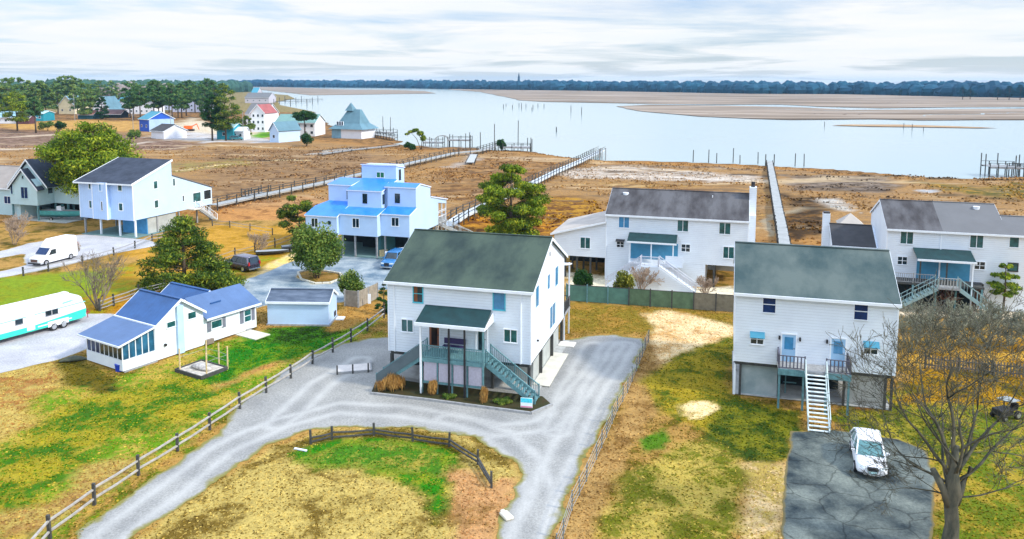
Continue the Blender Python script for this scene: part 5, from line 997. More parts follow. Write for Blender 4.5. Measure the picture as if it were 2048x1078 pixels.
def bare_tree(loc, h, label, seed=1, name='bare_tree', cat='tree', tr=0.5, levels=6, spread=0.5, mt=None, group=None, first=0.28, kids=(3, 4), stems=1, twigs=True, min_r=0.006, ratio=0.74, name2='trunk', n2='branches'):
    t = thing(name, label, cat, loc, 0, group); g = random.Random(seed); main = []; small = []
    def grow(p, d, L, r, lv):
        pts = []; q = Vector(p); dd = Vector(d); m_ = 4
        for i in range(m_+1):
            pts.append((q.x, q.y, q.z, max(min_r, r*(1-0.42*i/m_))))
            dd = (dd+Vector((g.uniform(-1, 1), g.uniform(-1, 1), g.uniform(-0.5, 0.8)))*0.13*(1+lv*0.25)).normalized(); q = q+dd*L/m_
        (main if lv == 0 else small).append(pts)
        if lv >= levels: return
        k_ = g.randint(*kids)
        for k in range(k_):
            f = 1.0 if k < 2 else g.uniform(0.35, 0.9); i = min(m_, int(f*m_)); b = Vector(pts[i][:3])
            ax = Vector((g.uniform(-1, 1), g.uniform(-1, 1), g.uniform(-.3, .3))); nd = (dd+ax.normalized()*spread*(1.0+0.35*(k > 1))+Vector((0, 0, 0.05))).normalized()
            grow(b, nd, L*ratio*g.uniform(0.75, 1.15), pts[i][3]*(0.78 if k < 2 else 0.55), lv+1)
    for s in range(stems):
        a = 6.28*s/max(stems, 1); dr = Vector((math.cos(a)*0.35, math.sin(a)*0.35, 1)) if stems > 1 else Vector((0.0, 0, 1))
        grow((math.cos(a)*0.12*(stems > 1), math.sin(a)*0.12*(stems > 1), -0.1), dr, h*first, tr, 0)
    limbs(main, mt or BARKG, name2, t, 8); limbs(small, mt or BARKG, n2, t, 4)
    return t

pine((at(176, 437)), 15.2, 7.6, 'broad bright green pine spreading behind the blue house with the charcoal roof', bare=0.36, n=22000, size=0.32, mt=PINEL, seed=4, layers=7, tr=0.5, shape='dome', flat=0.2, lean=(1.6, 0))
pine((at(370, 580)), 7.9, 4.7, 'dark green pine with jagged limbs behind the blue roofed cottage', bare=0.02, n=15000, size=0.21, mt=PINE, seed=11, layers=9, tr=0.2, flat=0.1)
pine((at(1022, 474)), 10.3, 4.9, 'round yellow green pine between the central house and the tapered boardwalk', bare=0.06, n=24000, size=0.26, mt=PINEL, seed=5, layers=7, tr=0.25, shape='dome', flat=0.1)
pine((at(602, 481)), 6.3, 2.9, 'slim leaning pine left of the stacked blue house', bare=0.25, n=6000, size=0.2, mt=PINE, seed=8, layers=6, tr=0.16, lean=(-0.8, 0), shape='dome')
bush(at(633, 556), 3.7, 3.4, 6.3, 'rounded olive green juniper in the kerbed turning circle island', JUN, n=20000, size=0.16, seed=6, name='juniper', cat='tree', blobs=24, stems=7, stemh=0.5)
bush(at(704, 604), 1.7, 1.5, 3.5, 'loose olive shrub in front of the wooden pen by the shed', JUN, n=5000, size=0.11, seed=9, blobs=11)
pine(at(768, 628), 3.1, 0.9, 'small dark conical evergreen at the left corner of the central house', cat='shrub', bare=0.02, n=4500, size=0.1, mt=EVD, seed=14, layers=7, name='conical_evergreen', tr=0.07)
# greenery in front of the central house
for (x, y, rr, hh, lb, mt_) in ((780, 783, 1.15, 1.15, 'large round tuft of orange dry grass under the left stair of the central house', DRY), (866, 792, 0.6, 1.1, 'narrow tuft of orange dry grass by the lattice panels', DRY), (966, 808, 0.4, 1.3, 'thin yellow dry grass clump below the right lattice panel', DRY), (1010, 808, 0.8, 0.4, 'low green groundcover clump in the timber edged bed', JUN), (900, 797, 0.7, 0.35, 'low dull green clump left of the thin dry grass', JUN)):
    bush(at(x, y), rr, rr*0.8, hh, lb, mt_, n=2600, size=0.09, seed=int(x), name='dry_grass_clump' if mt_ is DRY else 'groundcover_clump', cat='plant', stems=3, up=2.2 if mt_ is DRY else 0, asp=0.12 if mt_ is DRY else .5)
bare_tree(at(198, 620), 6.2, 'multi-stemmed bare grey shrub behind the caravan', 3, 'bare_shrub', 'shrub', 0.09, 4, 0.42, mat('bark_taupe', (0.20, 0.16, 0.12), 0.95, 0.3, 5), first=0.42, kids=(3, 4), stems=7, min_r=0.012, ratio=0.62)
def big_tree(loc, label, seed):
    t = thing('bare_tree', label, 'tree', loc); g = random.Random(seed); small = []
    def grow(p, d, L, r, lv, droop=0.0):
        pts = []; q = Vector(p); dd = Vector(d).normalized(); m_ = 5
        for i in range(m_+1):
            pts.append((q.x, q.y, q.z, max(0.011, r*(1-0.5*i/m_))))
            dd = (dd+Vector((g.uniform(-1, 1), g.uniform(-1, 1), g.uniform(-.7, .9)+droop))*0.2).normalized(); q = q+dd*L/m_
        small.append(pts)
        if lv >= 5: return
        for k in range(3 if lv < 4 else 4):
            i = m_ if k == 0 else g.randint(1, m_); b = Vector(pts[i][:3]); ax = Vector((g.uniform(-1, 1), g.uniform(-1, 1), g.uniform(-.5, .7))).normalized()
            grow(b, (dd if k == 0 else Vector(d).normalized())+ax*(0.45 if k == 0 else 0.95), L*g.uniform(.56, .78), pts[i][3]*(.8 if k == 0 else .6), lv+1, droop)
    limbs([[(0, 0, -.1, .55), (0, 0, .5, .38), (.06, 0, 1.4, .32), (-.05, .03, 2.4, .31), (.04, 0, 3.0, .37), (-.06, 0, 3.6, .33), (-.02, .05, 4.4, .2), (.1, .1, 5.4, .12)], [(.1, 0, 2.5, .25), (.35, 0, 3.3, .2), (.9, .1, 4.3, .15)], [(-.1, 0, 2.3, .24), (-.4, .05, 3.1, .19), (-1.0, .1, 4.2, .14)]], BARKG, 'trunk', t, 12)
    for d, L, r, z in (((-.35, .1, 1), 3.7, .24, 4.0), ((.12, .3, 1), 3.8, .26, 4.1), ((.55, 0, .8), 3.4, .2, 4.0), ((-.6, .3, .85), 3.3, .19, 3.8), ((-1, .2, .45), 2.7, .14, 3.5), ((1, .1, .35), 4.0, .15, 3.6), ((.0, -.6, .9), 3.6, .18, 4.0), ((.7, .5, .9), 4.2, .17, 3.3), ((-.2, .7, .9), 3.4, .17, 3.1), ((-1, .3, .15), 2.0, .09, 2.9), ((1, -.2, .05), 3.0, .09, 2.8)):
        grow((d[0]*.15-.05, d[1]*.15, z), d, L*.97, r*.62, 0)
    limbs(small, BARKG, 'branches', t, 3); return t
big_tree((21.6, 36.2), 'big leafless grey green tree with wide branches right of the white car', 27)
for k, (x, y, s, h_) in enumerate(((1822, 705, 5, 3.9), (1858, 692, 6, 3.9), (1898, 702, 7, 3.9), (1940, 690, 8, 3.9), (1980, 700, 9, 3.9), (2022, 690, 10, 3.9), (2060, 700, 11, 3.9), (1840, 668, 15, 3.8), (1910, 668, 16, 3.8), (1990, 668, 17, 3.8))):
    bare_tree(at(x, y), h_, 'tangled bare grey shrub in the thicket behind the picket fence', s, 'bare_shrub', 'shrub', 0.06, 4, 0.6, mat('bark_thicket', (0.21, 0.22, 0.16), 0.95, 0.4, 5), group='bare thicket behind the picket fence', first=0.38, kids=(3, 4), stems=6, min_r=0.016, ratio=0.64)
for k, (x, y, s) in enumerate(((1890, 618, 31), (1950, 622, 32), (1820, 606, 33))):
    bare_tree(at(x, y), 2.8, 'reddish bare shrub below the porch of the long white house', s, 'bare_shrub', 'shrub', 0.05, 4, 0.6, BARKR, group='reddish shrubs below the long white house', first=0.36, kids=(3, 4), stems=5, min_r=0.014, ratio=0.66)
for k, (x, y, s, h_, lb) in enumerate(((1283, 585, 41, 3.4, 'pale bare shrub at the foot of the left white stairs'), (1410, 592, 42, 2.6, 'beige bare shrub near the wooden end of the green fence'), (520, 505, 43, 3.2, 'thin faded bare shrub behind the black car'), (30, 490, 44, 5.0, 'bushy reddish bare shrub below the teal house'))):
    bare_tree(at(x, y), h_, lb, s, 'bare_shrub', 'shrub', 0.06, 4, 0.55, mat('bark_pale', (0.36, 0.27, 0.20), 0.95, 0.3, 5), first=0.38, kids=(3, 4), stems=6, min_r=0.018, ratio=0.66)
bush(at(1165, 592), 1.25, 1.1, 3.0, 'dark green garden shrub behind the left end of the green fence', EVD, 3500, 0.12, 51, 'garden_shrub', blobs=8)
bush(at(1243, 597), 1.7, 1.3, 3.2, 'yellow olive garden shrub behind the green fence near the left white stairs', OLVL, 4500, 0.13, 52, 'garden_shrub', blobs=9)
# tiered small tree by the right house
t = thing('ornamental_tree', 'small tiered yellow green tree in front of the long white house', 'tree', at(2005, 628))
tl = []
for k, (z, r_) in enumerate(((4.9, 0.6), (3.9, 1.1), (2.9, 1.5), (2.2, 1.2))):
    for q in range(4): a = q*1.57+k; tl.append((math.cos(a)*r_*0.7, math.sin(a)*r_*0.7, z, r_*0.5, r_*0.5, 0.22))
foliage('crown', PINEL, tl, 2600, 0.14, t, flat=0.5, seed=60); limbs([[(0, 0, 0, 0.12), (0.1, 0, 2.5, 0.09), (0, 0, 5, 0.03)]]+[[(0, 0, b[2]-0.3, 0.04), (b[0], b[1], b[2], 0.015)] for b in tl], BARK, 'trunk', t)

# marsh edge shrubs
for (x, y, rx, h_, lb, mt_) in ((612, 292, 3.6, 4.5, 'dark rounded shrub at the right corner of the small pale blue barn', EVD), (272, 278, 3.2, 4.2, 'grey green shrub below the bright blue barn', JUN), (822, 300, 2.6, 2.6, 'low dark shrub under the bending pale green tree on the marsh edge', EVD), (1003, 302, 1.8, 4.0, 'dark shrub at the end of the long left boardwalk', EVD), (118, 262, 4, 5, 'dark shrub on the bank below the far left pines', EVD), (95, 262, 4, 4.6, 'green shrub beside the dark bank shrub', JUN)):
    bush(at(x, y), rx, rx*0.8, h_, lb, mt_, 1800, 0.3, int(x)+5, 'marsh_shrub', blobs=8)
t = thing('windswept_tree', 'bending pale green tree alone on the marsh edge by the pilings', 'tree', at(832, 299))
foliage('crown', PINEL, [(-1.5, 0, 6, 1.6, 1, .6), (0, 0, 6.5, 1.4, 1, .6), (1.5, 0, 5.4, 1.4, 1, .9), (2.4, 0, 3.8, 1.2, 1, 1.2), (-2.8, 0, 5.2, 1.0, .8, .4)], 1500, 0.3, t, seed=61)
limbs([[(1.8, 0, 0, .15), (2, 0, 3, .12), (0.5, 0, 6, .08)], [(1.6, 0, 0, .12), (0.3, 0, 3.5, .1), (-1.5, 0, 5.6, .05)]], BARK, 'trunk', t)

# far left groves: every tree its own thing, four shapes shared by copies
def far_tree(label, seed, group, mt, h=20, bare=0.45, rad=6.2, n=2400, size=0.85, shape='dome'):
    return pine((0, 0), h, rad, label, bare=bare, n=n, size=size, mt=mt, seed=seed, layers=5, tr=0.35, shape=shape, group=group, flat=0.15)
protos = {}
GR = [('tall dark pine in the grove left of the dark twin pines', 'pines of the grove behind the bright blue barn', 71, PINEF, 21, .34), ('mixed green pine in the far left grove', 'pines of the far left grove', 72, leaf_mat('needles_far_left', (0.02, 0.08, 0.04, 1), (0.14, 0.26, 0.06, 1), (0.38, 0.42, 0.08, 1)), 21, .22)]
spots = []
for i in range(19): spots.append((0, 262+i*9.2+random.uniform(-4, 4), random.choice((232, 236, 226, 222, 240)), random.uniform(0.85, 1.12)))
for i in range(22): spots.append((1, -30+i*10.5+random.uniform(-5, 5), random.choice((238, 230, 222, 214, 226)), random.uniform(0.8, 1.08)))
for i in range(12): spots.append((1, 135+i*12+random.uniform(-5, 5), random.choice((206, 202, 199)), random.uniform(0.8, 1.0)))
for (gi, x, y, s) in spots:
    lb, grp, sd_, mt_, h_, br_ = GR[gi]; key = (gi, random.randint(0, 2)) if (gi, 0) in protos and (gi, 1) in protos and (gi, 2) in protos else (gi, sum(1 for k in protos if k[0] == gi))
    if key not in protos:
        protos[key] = far_tree(lb, sd_+key[1]*10, grp, mt_, h_, br_+0.08*key[1]); o = protos[key]
    else: o = copy_tree(protos[key])
    p = at(x, y); o.location = (p[0], p[1], 0); k_ = s*(1.0 if y > 215 else 1.1); o.scale = (k_, k_, k_); o.rotation_euler.z = random.random()*6.28
for (x, y, h_, r_, lb, mt_, sd_, br_) in ((452, 281, 21, 6.0, 'tall dark green pine, right one of the twin pines by the teal shed', PINE, 81, .22), (425, 281, 17, 4.5, 'dark pine with bare lower limbs, left one of the twin pines by the teal shed', EVD, 82, .35), (35, 262, 17, 6.5, 'yellow green pine standing forward at the far left', PINEL, 83, .3), (492, 277, 8.5, 3.0, 'short green tree left of the white three-storey house', JUN, 84, .2), (610, 275, 10.5, 4.6, 'flat-topped dark green tree behind the small pale blue barn', EVD, 85, .7), (205, 238, 13, 4, 'black green conifer left of the long white far house', EVD, 86, .1), (72, 266, 15, 3.5, 'thin dark pine with tall bare trunk at the far left bank', PINEF, 87, .55)):
    pine(at(x, y), h_, r_, lb, bare=br_, n=5000, size=0.42, mt=mt_, seed=sd_, layers=7, tr=0.3, shape='dome')
# leafless far wood and the far treeline: nobody could count them
def wood(name, line, rows, step, h, mt, label, seed, w_=9, cat='woodland'):
    g = np.random.default_rng(seed); mb = MB(); P = [Vector(at(*p)) for p in line]
    u = [Vector((math.cos(6.283*i/7), math.sin(6.283*i/7), 0)) for i in range(7)]
    for a, b in zip(P, P[1:]):
        L = (b-a).length; nn = max(1, int(L/step)); nr = Vector((-(b-a).y, (b-a).x)).normalized()
        if nr.y < 0: nr = -nr
        for k in range(nn):
            for r_ in range(rows):
                c = a.lerp(b, (k+g.random())/nn)+nr*(r_*step*1.6+g.random()*step); hh = h*(0.72+0.32*g.random()+0.05*r_); ww = w_*(0.7+0.6*g.random())
                rings = []
                for zf, rf in ((0, 0.75), (0.35, 1.0), (0.62, 0.95), (0.83, 0.68), (0.97, 0.3)):
                    rings.append([(c.x+v.x*ww*rf*(0.8+0.4*g.random()), c.y+v.y*ww*rf*(0.8+0.4*g.random()), hh*zf*(0.94+0.12*g.random())) for v in u])
                mb.loft(rings)
    o = mb.build(name, mt, smooth=False, recalc=False); return tag(o, label, cat, kind='stuff')
FW = mat('far_wood', (0.003, 0.078, 0.14), 0.9, 0.5, 0.02, col2=(0.002, 0.038, 0.085))  # blue of the distance haze is painted into the wood's colour
wood('far_woods', [(430, 173), (760, 175.5), (1000, 179.5), (1180, 181.5), (1500, 187.5), (1660, 188), (1770, 190), (1900, 193), (2050, 196), (2300, 200)], 3, 15, 23, FW, 'haze blue treeline along the far shore', 5, 14)
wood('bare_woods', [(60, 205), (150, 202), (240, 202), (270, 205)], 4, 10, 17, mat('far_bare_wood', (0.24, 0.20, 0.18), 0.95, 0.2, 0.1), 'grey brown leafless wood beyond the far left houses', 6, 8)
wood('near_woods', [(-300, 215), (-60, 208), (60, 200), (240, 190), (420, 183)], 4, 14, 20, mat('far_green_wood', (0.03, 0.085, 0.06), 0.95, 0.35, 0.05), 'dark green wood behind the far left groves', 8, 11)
for k, (x, y, s) in enumerate(((1925, 199, 1.0), (1940, 198.6, 0.9), (1995, 199.5, 1.0), (2018, 199.8, 1.1), (2040, 200, 1.2), (1800, 191, .6), (1835, 192, .5))):
    o = copy_tree(protos[(0, 0)]); o['label'] = 'isolated dark tree on the far right marsh in front of the treeline'; o['group'] = 'isolated trees on the far marsh'
    p = at(x, y); o.location = (p[0], p[1], 0); o.scale = (s, s, s*0.75)
    for c in o.children:
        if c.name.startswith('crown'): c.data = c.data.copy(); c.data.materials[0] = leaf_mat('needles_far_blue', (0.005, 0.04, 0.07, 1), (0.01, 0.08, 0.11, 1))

# ------------------------------------------------------------ vehicles (x forward, y left, z up)
def wheel(par, x, y, r=0.33, wd=0.22):
    s = 1 if y > 0 else -1
    w_ = thing('wheel', None, None, (x, y, r)); w_.parent = par
    MB().cyl((0, -wd/2, 0), (0, wd/2, 0), r, n=20).build('tyre', RUB, w_, bevel=0.03)
    mb = MB(); mb.cyl((0, s*wd*0.4, 0), (0, s*(wd/2+0.012), 0), r*0.62, r*0.58, n=14); mb.build('rim', RIM, w_)
    return w_
def car_body(par, st, paint, name='body'):
    """st: stations (x, half width at sill, z sill, half width at shoulder, z shoulder, z top centre)"""
    rings = []
    for x, ws, zs, wb, zb, zt in st:
        rings.append([(x, -ws*0.8, zs), (x, -ws, zs+0.12), (x, -wb, (zs+zb)/2+0.02), (x, -wb*0.96, zb), (x, -wb*0.72, zt-0.01), (x, 0, zt+0.015), (x, wb*0.72, zt-0.01), (x, wb*0.96, zb), (x, wb, (zs+zb)/2+0.02), (x, ws, zs+0.12), (x, ws*0.8, zs)])
    return MB().loft(rings).build(name, paint, par, smooth=True, sub=1)
def cabin(par, x0, x1, x2, x3, wb, wt, zb, zt, paint, pillars=(0.5,), glass=None):
    """x0 windscreen base, x1 roof front, x2 roof rear, x3 rear glass base"""
    def ring(z, xa, xb, w): 
        return [(xa, -w*0.55, z), (xa-0.12*(xa-xb)*0.3, -w, z), (xb+0.06, -w, z), (xb, -w*0.6, z), (xb, w*0.6, z), (xb+0.06, w, z), (xa-0.12*(xa-xb)*0.3, w, z), (xa, w*0.55, z)]
    g = MB().loft([ring(zb, x0, x3, wb), ring(zt, x1, x2, wt)]); gl = g.build('glasshouse', glass or GLD, par)
    r = MB().loft([ring(zt-0.02, x1+0.05, x2-0.05, wt+0.02), ring(zt+0.05, x1, x2, wt*0.97), ring(zt+0.08, x1-0.2, x2+0.2, wt*0.8)]); r.build('roof', paint, par, smooth=True)
    for s in (-1, 1):
        p = MB(); p.beam((x0-0.02, s*wb*0.93, zb), (x1-0.02, s*wt*0.95, zt), 0.09, 0.06); p.build('pillar', paint, par); p = MB(); p.beam((x3+0.04, s*wb*0.97, zb), (x2+0.05, s*wt*0.97, zt), 0.2, 0.08); p.build('pillar', paint, par)
        for f in pillars:
            xb_ = x0+(x3-x0)*f; xt_ = x1+(x2-x1)*f; MB().beam((xb_, s*(wb+0.005), zb), (xt_, s*(wt+0.005), zt), 0.08, 0.03).build('pillar', paint, par)
def mirrors(par, x, y, z, paint):
    for s in (-1, 1): MB().box(x-0.08, x+0.06, min(s*y, s*(y+0.2)), max(s*y, s*(y+0.2)), z, z+0.15).build('mirror', paint, par, bevel=0.03)
def heading(p, q): return math.degrees(math.atan2(q[1]-p[1], q[0]-p[0]))

# white car
a = -90-24.5+6
c = thing('car', 'white hatchback with dark grille parked on the worn asphalt below the stairs', 'car', at(1736, 926), a)
car_body(c, [(2.18, .62, .25, .66, .52, .60), (2.1, .78, .2, .82, .62, .70), (1.5, .88, .2, .89, .80, .90), (0.95, .9, .2, .9, .90, 1.0), (-0.6, .9, .2, .9, .96, 1.02), (-1.6, .89, .2, .89, .98, 1.04), (-2.05, .82, .22, .84, .92, 1.0), (-2.17, .7, .3, .72, .7, .8)], CARW)
cabin(c, 1.1, 0.2, -1.5, -2.0, .84, .66, .95, 1.5, CARW, (0.42, 0.75), mat('glass_sky_reflection', (.10, .24, .26), .3, .4, 2, spec=.5))  # the sky's reflection is painted into the pale teal of the glass
for x in (1.35, -1.35):
    for y in (-.82, .82): wheel(c, x, y)
MB().ext([(2.2, -.28, .72), (2.2, .28, .72), (2.24, .2, .38), (2.24, -.2, .38)], (-0.2, 0, 0)).build('grille', BLK, c)
for s in (-1, 1):
    MB().ext([(2.12, s*.42, .70), (1.85, s*.82, .80), (1.9, s*.84, .70), (2.2, s*.45, .61)], (0.0, 0, 0.03)).build('headlight', LAMP, c)
    MB().ext([(2.19, s*.5, .32), (2.14, s*.78, .33), (2.14, s*.78, .42), (2.19, s*.5, .38)], (0.03, 0, 0)).build('fog_light_recess', BLK, c)
    MB().beam((2.215, s*.33, .75), (2.25, s*.2, .42), 0.03, 0.06).build('grille_trim', CHR, c)
MB().box(2.24, 2.26, -.22, .22, .42, .54).build('number_plate', mat('plate', (0.45, 0.7, 0.72), 0.5), c)
mirrors(c, 0.75, .86, .98, CARW)
for y in (-0.91, 0.90):
    MB().box(-0.1, -0.085, y, y+0.01, .3, .9).build('door_seam', BLK, c)

def suv(label, loc, a, paint, L=4.9, wd=.97, zt=1.75, name='car', roof=None):
    c = thing(name, label, 'car', loc, a); h = L/2
    car_body(c, [(h-.03, .7, .35, .74, .8, .9), (h-.12, .86, .28, .9, .92, 1.0), (h-.8, .94, .28, .95, 1.0, 1.08), (h-1.25, .95, .28, .96, 1.05, 1.12), (-.6, wd, .28, wd, 1.05, 1.1), (-h+.5, wd, .28, wd, 1.06, 1.1), (-h+.12, .9, .3, .93, 1.04, 1.1), (-h, .8, .4, .84, .8, .95)], paint)
    cabin(c, h-1.3, h-1.95, -h+.35, -h+.1, .9, .74, 1.06, zt, roof or paint, (0.33, 0.66))
    for x in (h-.95, -h+1.0):
        for y in (-.88, .88): wheel(c, x, y, .38, .25)
    for s in (-1, 1):
        MB().box(h-.12, h, s*.55-.2, s*.55+.2, .72, .88).build('headlight', LAMP, c); MB().box(-h-.02, -h+.15, s*.78-.09, s*.78+.09, .85, 1.25).build('tail_light', REDL, c)
    MB().box(h-.06, h+.03, -.3, .3, .5, .86).build('grille', BLK, c); MB().box(h-.04, h+.05, -.8, .8, .3, .42).build('bumper', CHR, c); MB().box(-h-.06, -h+.03, -.8, .8, .35, .5).build('bumper', CHR, c)
    mirrors(c, h-1.5, .93, 1.1, paint); return c
suv('black purple suv parked on the sandy edge beyond the cottage roof', at(484, 538), 146, CARK, roof=mat('roof_silver_reflection', (0.10, 0.10, 0.15), 0.12, 0.2, 2, spec=0.8))
suv('dark blue suv with chrome bumper partly hidden behind the central house roof', at(788, 531), -103, CARB, 4.9)

# white high roof van
v = thing('van', 'white high-roofed work van with blue windscreen on the pale lane', 'van', at(105, 524), 180+70)
v.rotation_euler.z = math.radians(-107)
mb = MB(); r_ = []
for x, w1, z0, z1 in ((2.62, .82, .35, .95), (2.5, .92, .3, 1.05), (1.75, .98, .3, 1.2), (1.55, .99, .3, 1.25)): r_.append([(x, -w1, z0), (x, -w1*.98, z1-.1), (x, -w1*.8, z1), (x, w1*.8, z1), (x, w1*.98, z1-.1), (x, w1, z0)])
mb.loft(r_); mb.build('bonnet', CARW, v, smooth=True)
r_ = []
for x, z1 in ((1.6, 1.3), (0.95, 2.0), (0.5, 2.62), (0.1, 2.98), (-2.9, 2.98), (-3.0, 2.8)): r_.append([(x, -.99, .3), (x, -.99, min(z1, 1.6)), (x, -.88, z1-.08), (x, -.7, z1), (x, .7, z1), (x, .88, z1-.08), (x, .99, min(z1, 1.6)), (x, .99, .3)])
MB().loft(r_).build('body', CARW, v, smooth=False, bevel=0.05)
MB().ext([(1.63, -.84, 1.34), (1.63, .84, 1.34), (0.99, .82, 2.02), (0.99, -.82, 2.02)], (0.02, 0, 0.02)).build('windscreen', GLN, v)
for s in (-1, 1):
    MB().ext([(1.35, s*1.0, 1.25), (0.3, s*1.0, 1.25), (0.3, s*1.0, 1.85), (0.95, s*1.0, 1.85)], (0, s*0.01, 0)).build('side_window', GLD, v)
    MB().box(2.5, 2.64, s*.66-.14, s*.66+.14, .72, .92).build('headlight', LAMP, v)
    MB().box(0.18, 0.2, s*.995-.005, s*.995+.006, .4, 2.1).build('door_seam', WGRY, v)
MB().box(2.6, 2.66, -.5, .5, .55, .9).build('grille', mat('grille_brown', (0.12, 0.07, 0.06), 0.5), v); MB().box(2.55, 2.72, -.92, .92, .32, .46).build('bumper', BLK, v)
for x in (1.75, -1.9):
    for y in (-.88, .88): wheel(v, x, y, .38, .25)
mirrors(v, 1.2, 1.0, 1.3, BLK)
# pale bare climbing bush behind the van
bush(at(150, 513), 0.9, 0.8, 2.6, 'pale dry bush with a few red leaves at the rear of the white van', leaf_mat('dry_pale_red', (0.45, 0.18, 0.12, 1), (0.55, 0.52, 0.45, 1)), 1500, 0.09, 91, 'dry_bush')

# travel trailer
TL = [at(26.4, 673, .5), at(172.7, 633.6, .5)]
hd = heading(TL[0], TL[1]); ca, sa = math.cos(R(hd)), math.sin(R(hd)); L_ = 8.2
c = thing('caravan', 'white and teal travel trailer with twin axles parked on the pale pad', 'caravan', (TL[1][0]-ca*L_/2-sa*1.25, TL[1][1]-sa*L_/2+ca*1.25), hd)
prof = [(-4.0, .5), (3.75, .5), (4.1, .9), (4.15, 1.5), (3.75, 2.55), (3.45, 2.78), (-3.6, 2.85), (-4.0, 2.55)]
MB().py(prof, -1.22, 1.22).build('body', CARW, c, bevel=0.06)
for s in (-1, 1):
    y0, y1 = sorted((s*1.222, s*1.235))
    MB().py([(-4.0, .5), (3.75, .5), (4.1, .9), (4.14, 1.35), (-0.6, .98), (-4.0, .98)], y0, y1).build('lower_stripe', TEAL, c)
    MB().py([(-4.0, 1.86), (4.1, 1.98), (4.08, 2.06), (-4.0, 1.94)], y0, y1).build('upper_stripe', TEALL, c)
    MB().py([(1.9, 2.28), (3.0, 2.36), (2.7, 2.48), (1.95, 2.42)], y0, y1).build('swoosh', TEALL, c)
MB().box(3.9, 4.16, -1.1, 1.1, .55, 1.3).build('front_panel', TEAL, c)
MB().box(-4.05, -4.0, -1.1, 1.1, .5, .98).build('rear_panel', TEAL, c)
for x, wd, z in ((-2.3, .62, 1.45), (0.35, .5, 1.55), (0.95, .5, 1.55)): win(c, 'F', (x, -1.235, z), wd, .45, GLD, '', WGRY, t=0.03, pr=0.03)
MB().box(-1.35, -.65, -1.25, -1.236, .62, 2.3).build('door', mat('door_pale', (0.74, 0.78, 0.82), 0.4), c)
MB().box(-.4, 2.7, -1.27, -1.237, .72, .82).build('wheel_trim', TRIM, c); MB().box(.5, 2.4, -1.25, -1.2, .45, .95).build('wheel_arch', TRIM, c)
for x in (1.05, 1.95):
    for y in (-1.14, 1.14): wheel(c, x, y, .36, .22)
for x, y in ((1.2, 0), (-2.2, -.3), (3.0, .2)): MB().box(x-.55 if x < 2 and x > 0 else x-.2, x+.55 if x < 2 and x > 0 else x+.2, y-.35, y+.35, 2.8, 2.98).build('roof_unit', TRIM, c, bevel=0.04)
mb = MB(); mb.beam((4.0, .7, .55), (5.2, 0, .55), .1); mb.beam((4.0, -.7, .55), (5.2, 0, .55), .1); mb.cyl((5.0, 0, 0), (5.0, 0, .9), .04); mb.build('tow_hitch', mat('hitch_red', (0.35, 0.05, 0.04), 0.6), c)
MB().cyl((4.4, -.45, .6), (4.4, .1, .6), .2, n=12).build('gas_bottle', TRIM, c)
MB().box(-4.8, -4.05, -1.0, 1.0, .1, .55).build('rear_rack', BLK, c)

def hull(par, L, wd, h, mt, z=0.0, name='hull', deck=None):
    r_ = []
    for f, ww, lift in ((0, .8, 0), (.3, 1, 0), (.6, .95, .05), (.85, .55, .18), (1.0, .05, .35)):
        x = -L/2+L*f; w_ = wd/2*ww; r_.append([(x, -w_, z+h), (x, -w_*.75, z+h*.4+lift*h), (x, 0, z+lift*h), (x, w_*.75, z+h*.4+lift*h), (x, w_, z+h)])
    o = MB().loft(r_).build(name, mt, par, smooth=False)
    r2 = [[(p[0], p[1]*.8, p[2]+.02) for p in (r[0], r[4])] for r in r_]
    mb = MB(); vs = [q for r in r2 for q in r]; mb.add(vs, [(2*i, 2*i+1, 2*i+3, 2*i+2) for i in range(4)]); mb.build('deck', deck or WGRY, par, recalc=False); return o
def boat(label, loc, a, L=5, wd=1.9, h=.9, mt=None, z=.5, trailer=True, console=True, name='boat', deck=None, cat='boat'):
    b = thing(name, label, cat, loc, a); hull(b, L, wd, h, mt or CARW, z, deck=deck)
    if console:
        MB().box(-.5, .4, -.4, .4, z+h, z+h+.7).build('console', CARW, b, bevel=0.05); MB().ext([(.42, -.38, z+h+.6), (.42, .38, z+h+.6), (.25, .35, z+h+1.0), (.25, -.35, z+h+1.0)], (.02, 0, 0)).build('windscreen', GLT, b)
        MB().box(-L/2-.35, -L/2, -.2, .2, z+.2, z+h+.5).build('outboard_motor', BLK, b, bevel=0.05)
    if trailer:
        mb = MB(); mb.beam((-L/2, -wd*.3, .4), (L/2+.6, 0, .4), .08); mb.beam((-L/2, wd*.3, .4), (L/2+.6, 0, .4), .08); mb.build('trailer_frame', WGRY, b)
        for s in (-1, 1): wheel(b, -L*.12, s*wd*.48, .28, .16)
    return b
boat('turquoise and white motor boat stored under the teal gabled house', loc_of(HT, 8.0, 2.4), -18+8, 7.5, 2.4, 1.1, mat('hull_turquoise', (0.10, 0.45, 0.45), 0.4, 0.15, 2))
boat('dark upturned dinghy on the sand beyond the black purple suv', at(545, 509), 15, 4.2, 1.4, .5, WDRK, 0.05, False, False, 'dinghy', mat('dinghy_pale', (0.35, 0.38, 0.4), 0.6))
boat('small grey skiff half hidden behind the juniper', at(588, 502), 25, 3.2, 1.3, .5, mat('skiff_grey', (0.12, 0.14, 0.17), 0.6), 0.3, True, False, 'skiff')
j = boat('white jet ski on a trailer under the stacked blue house', at(794, 519), 20, 3.0, 1.2, .5, CARW, .55, True, False, 'jet_ski', CARW, 'jet ski')
MB().box(-.9, .1, -.22, .22, 1.05, 1.38).build('saddle', BLK, j, bevel=0.06); MB().cyl((.35, -.35, 1.6), (.35, .35, 1.6), .03).build('handlebar', BLK, j); MB().ext([(.15, -.2, 1.05), (.15, .2, 1.05), (1.2, .1, 1.05), (1.2, -.1, 1.05)], (-.15, 0, .45)).build('cowl', CARW, j)
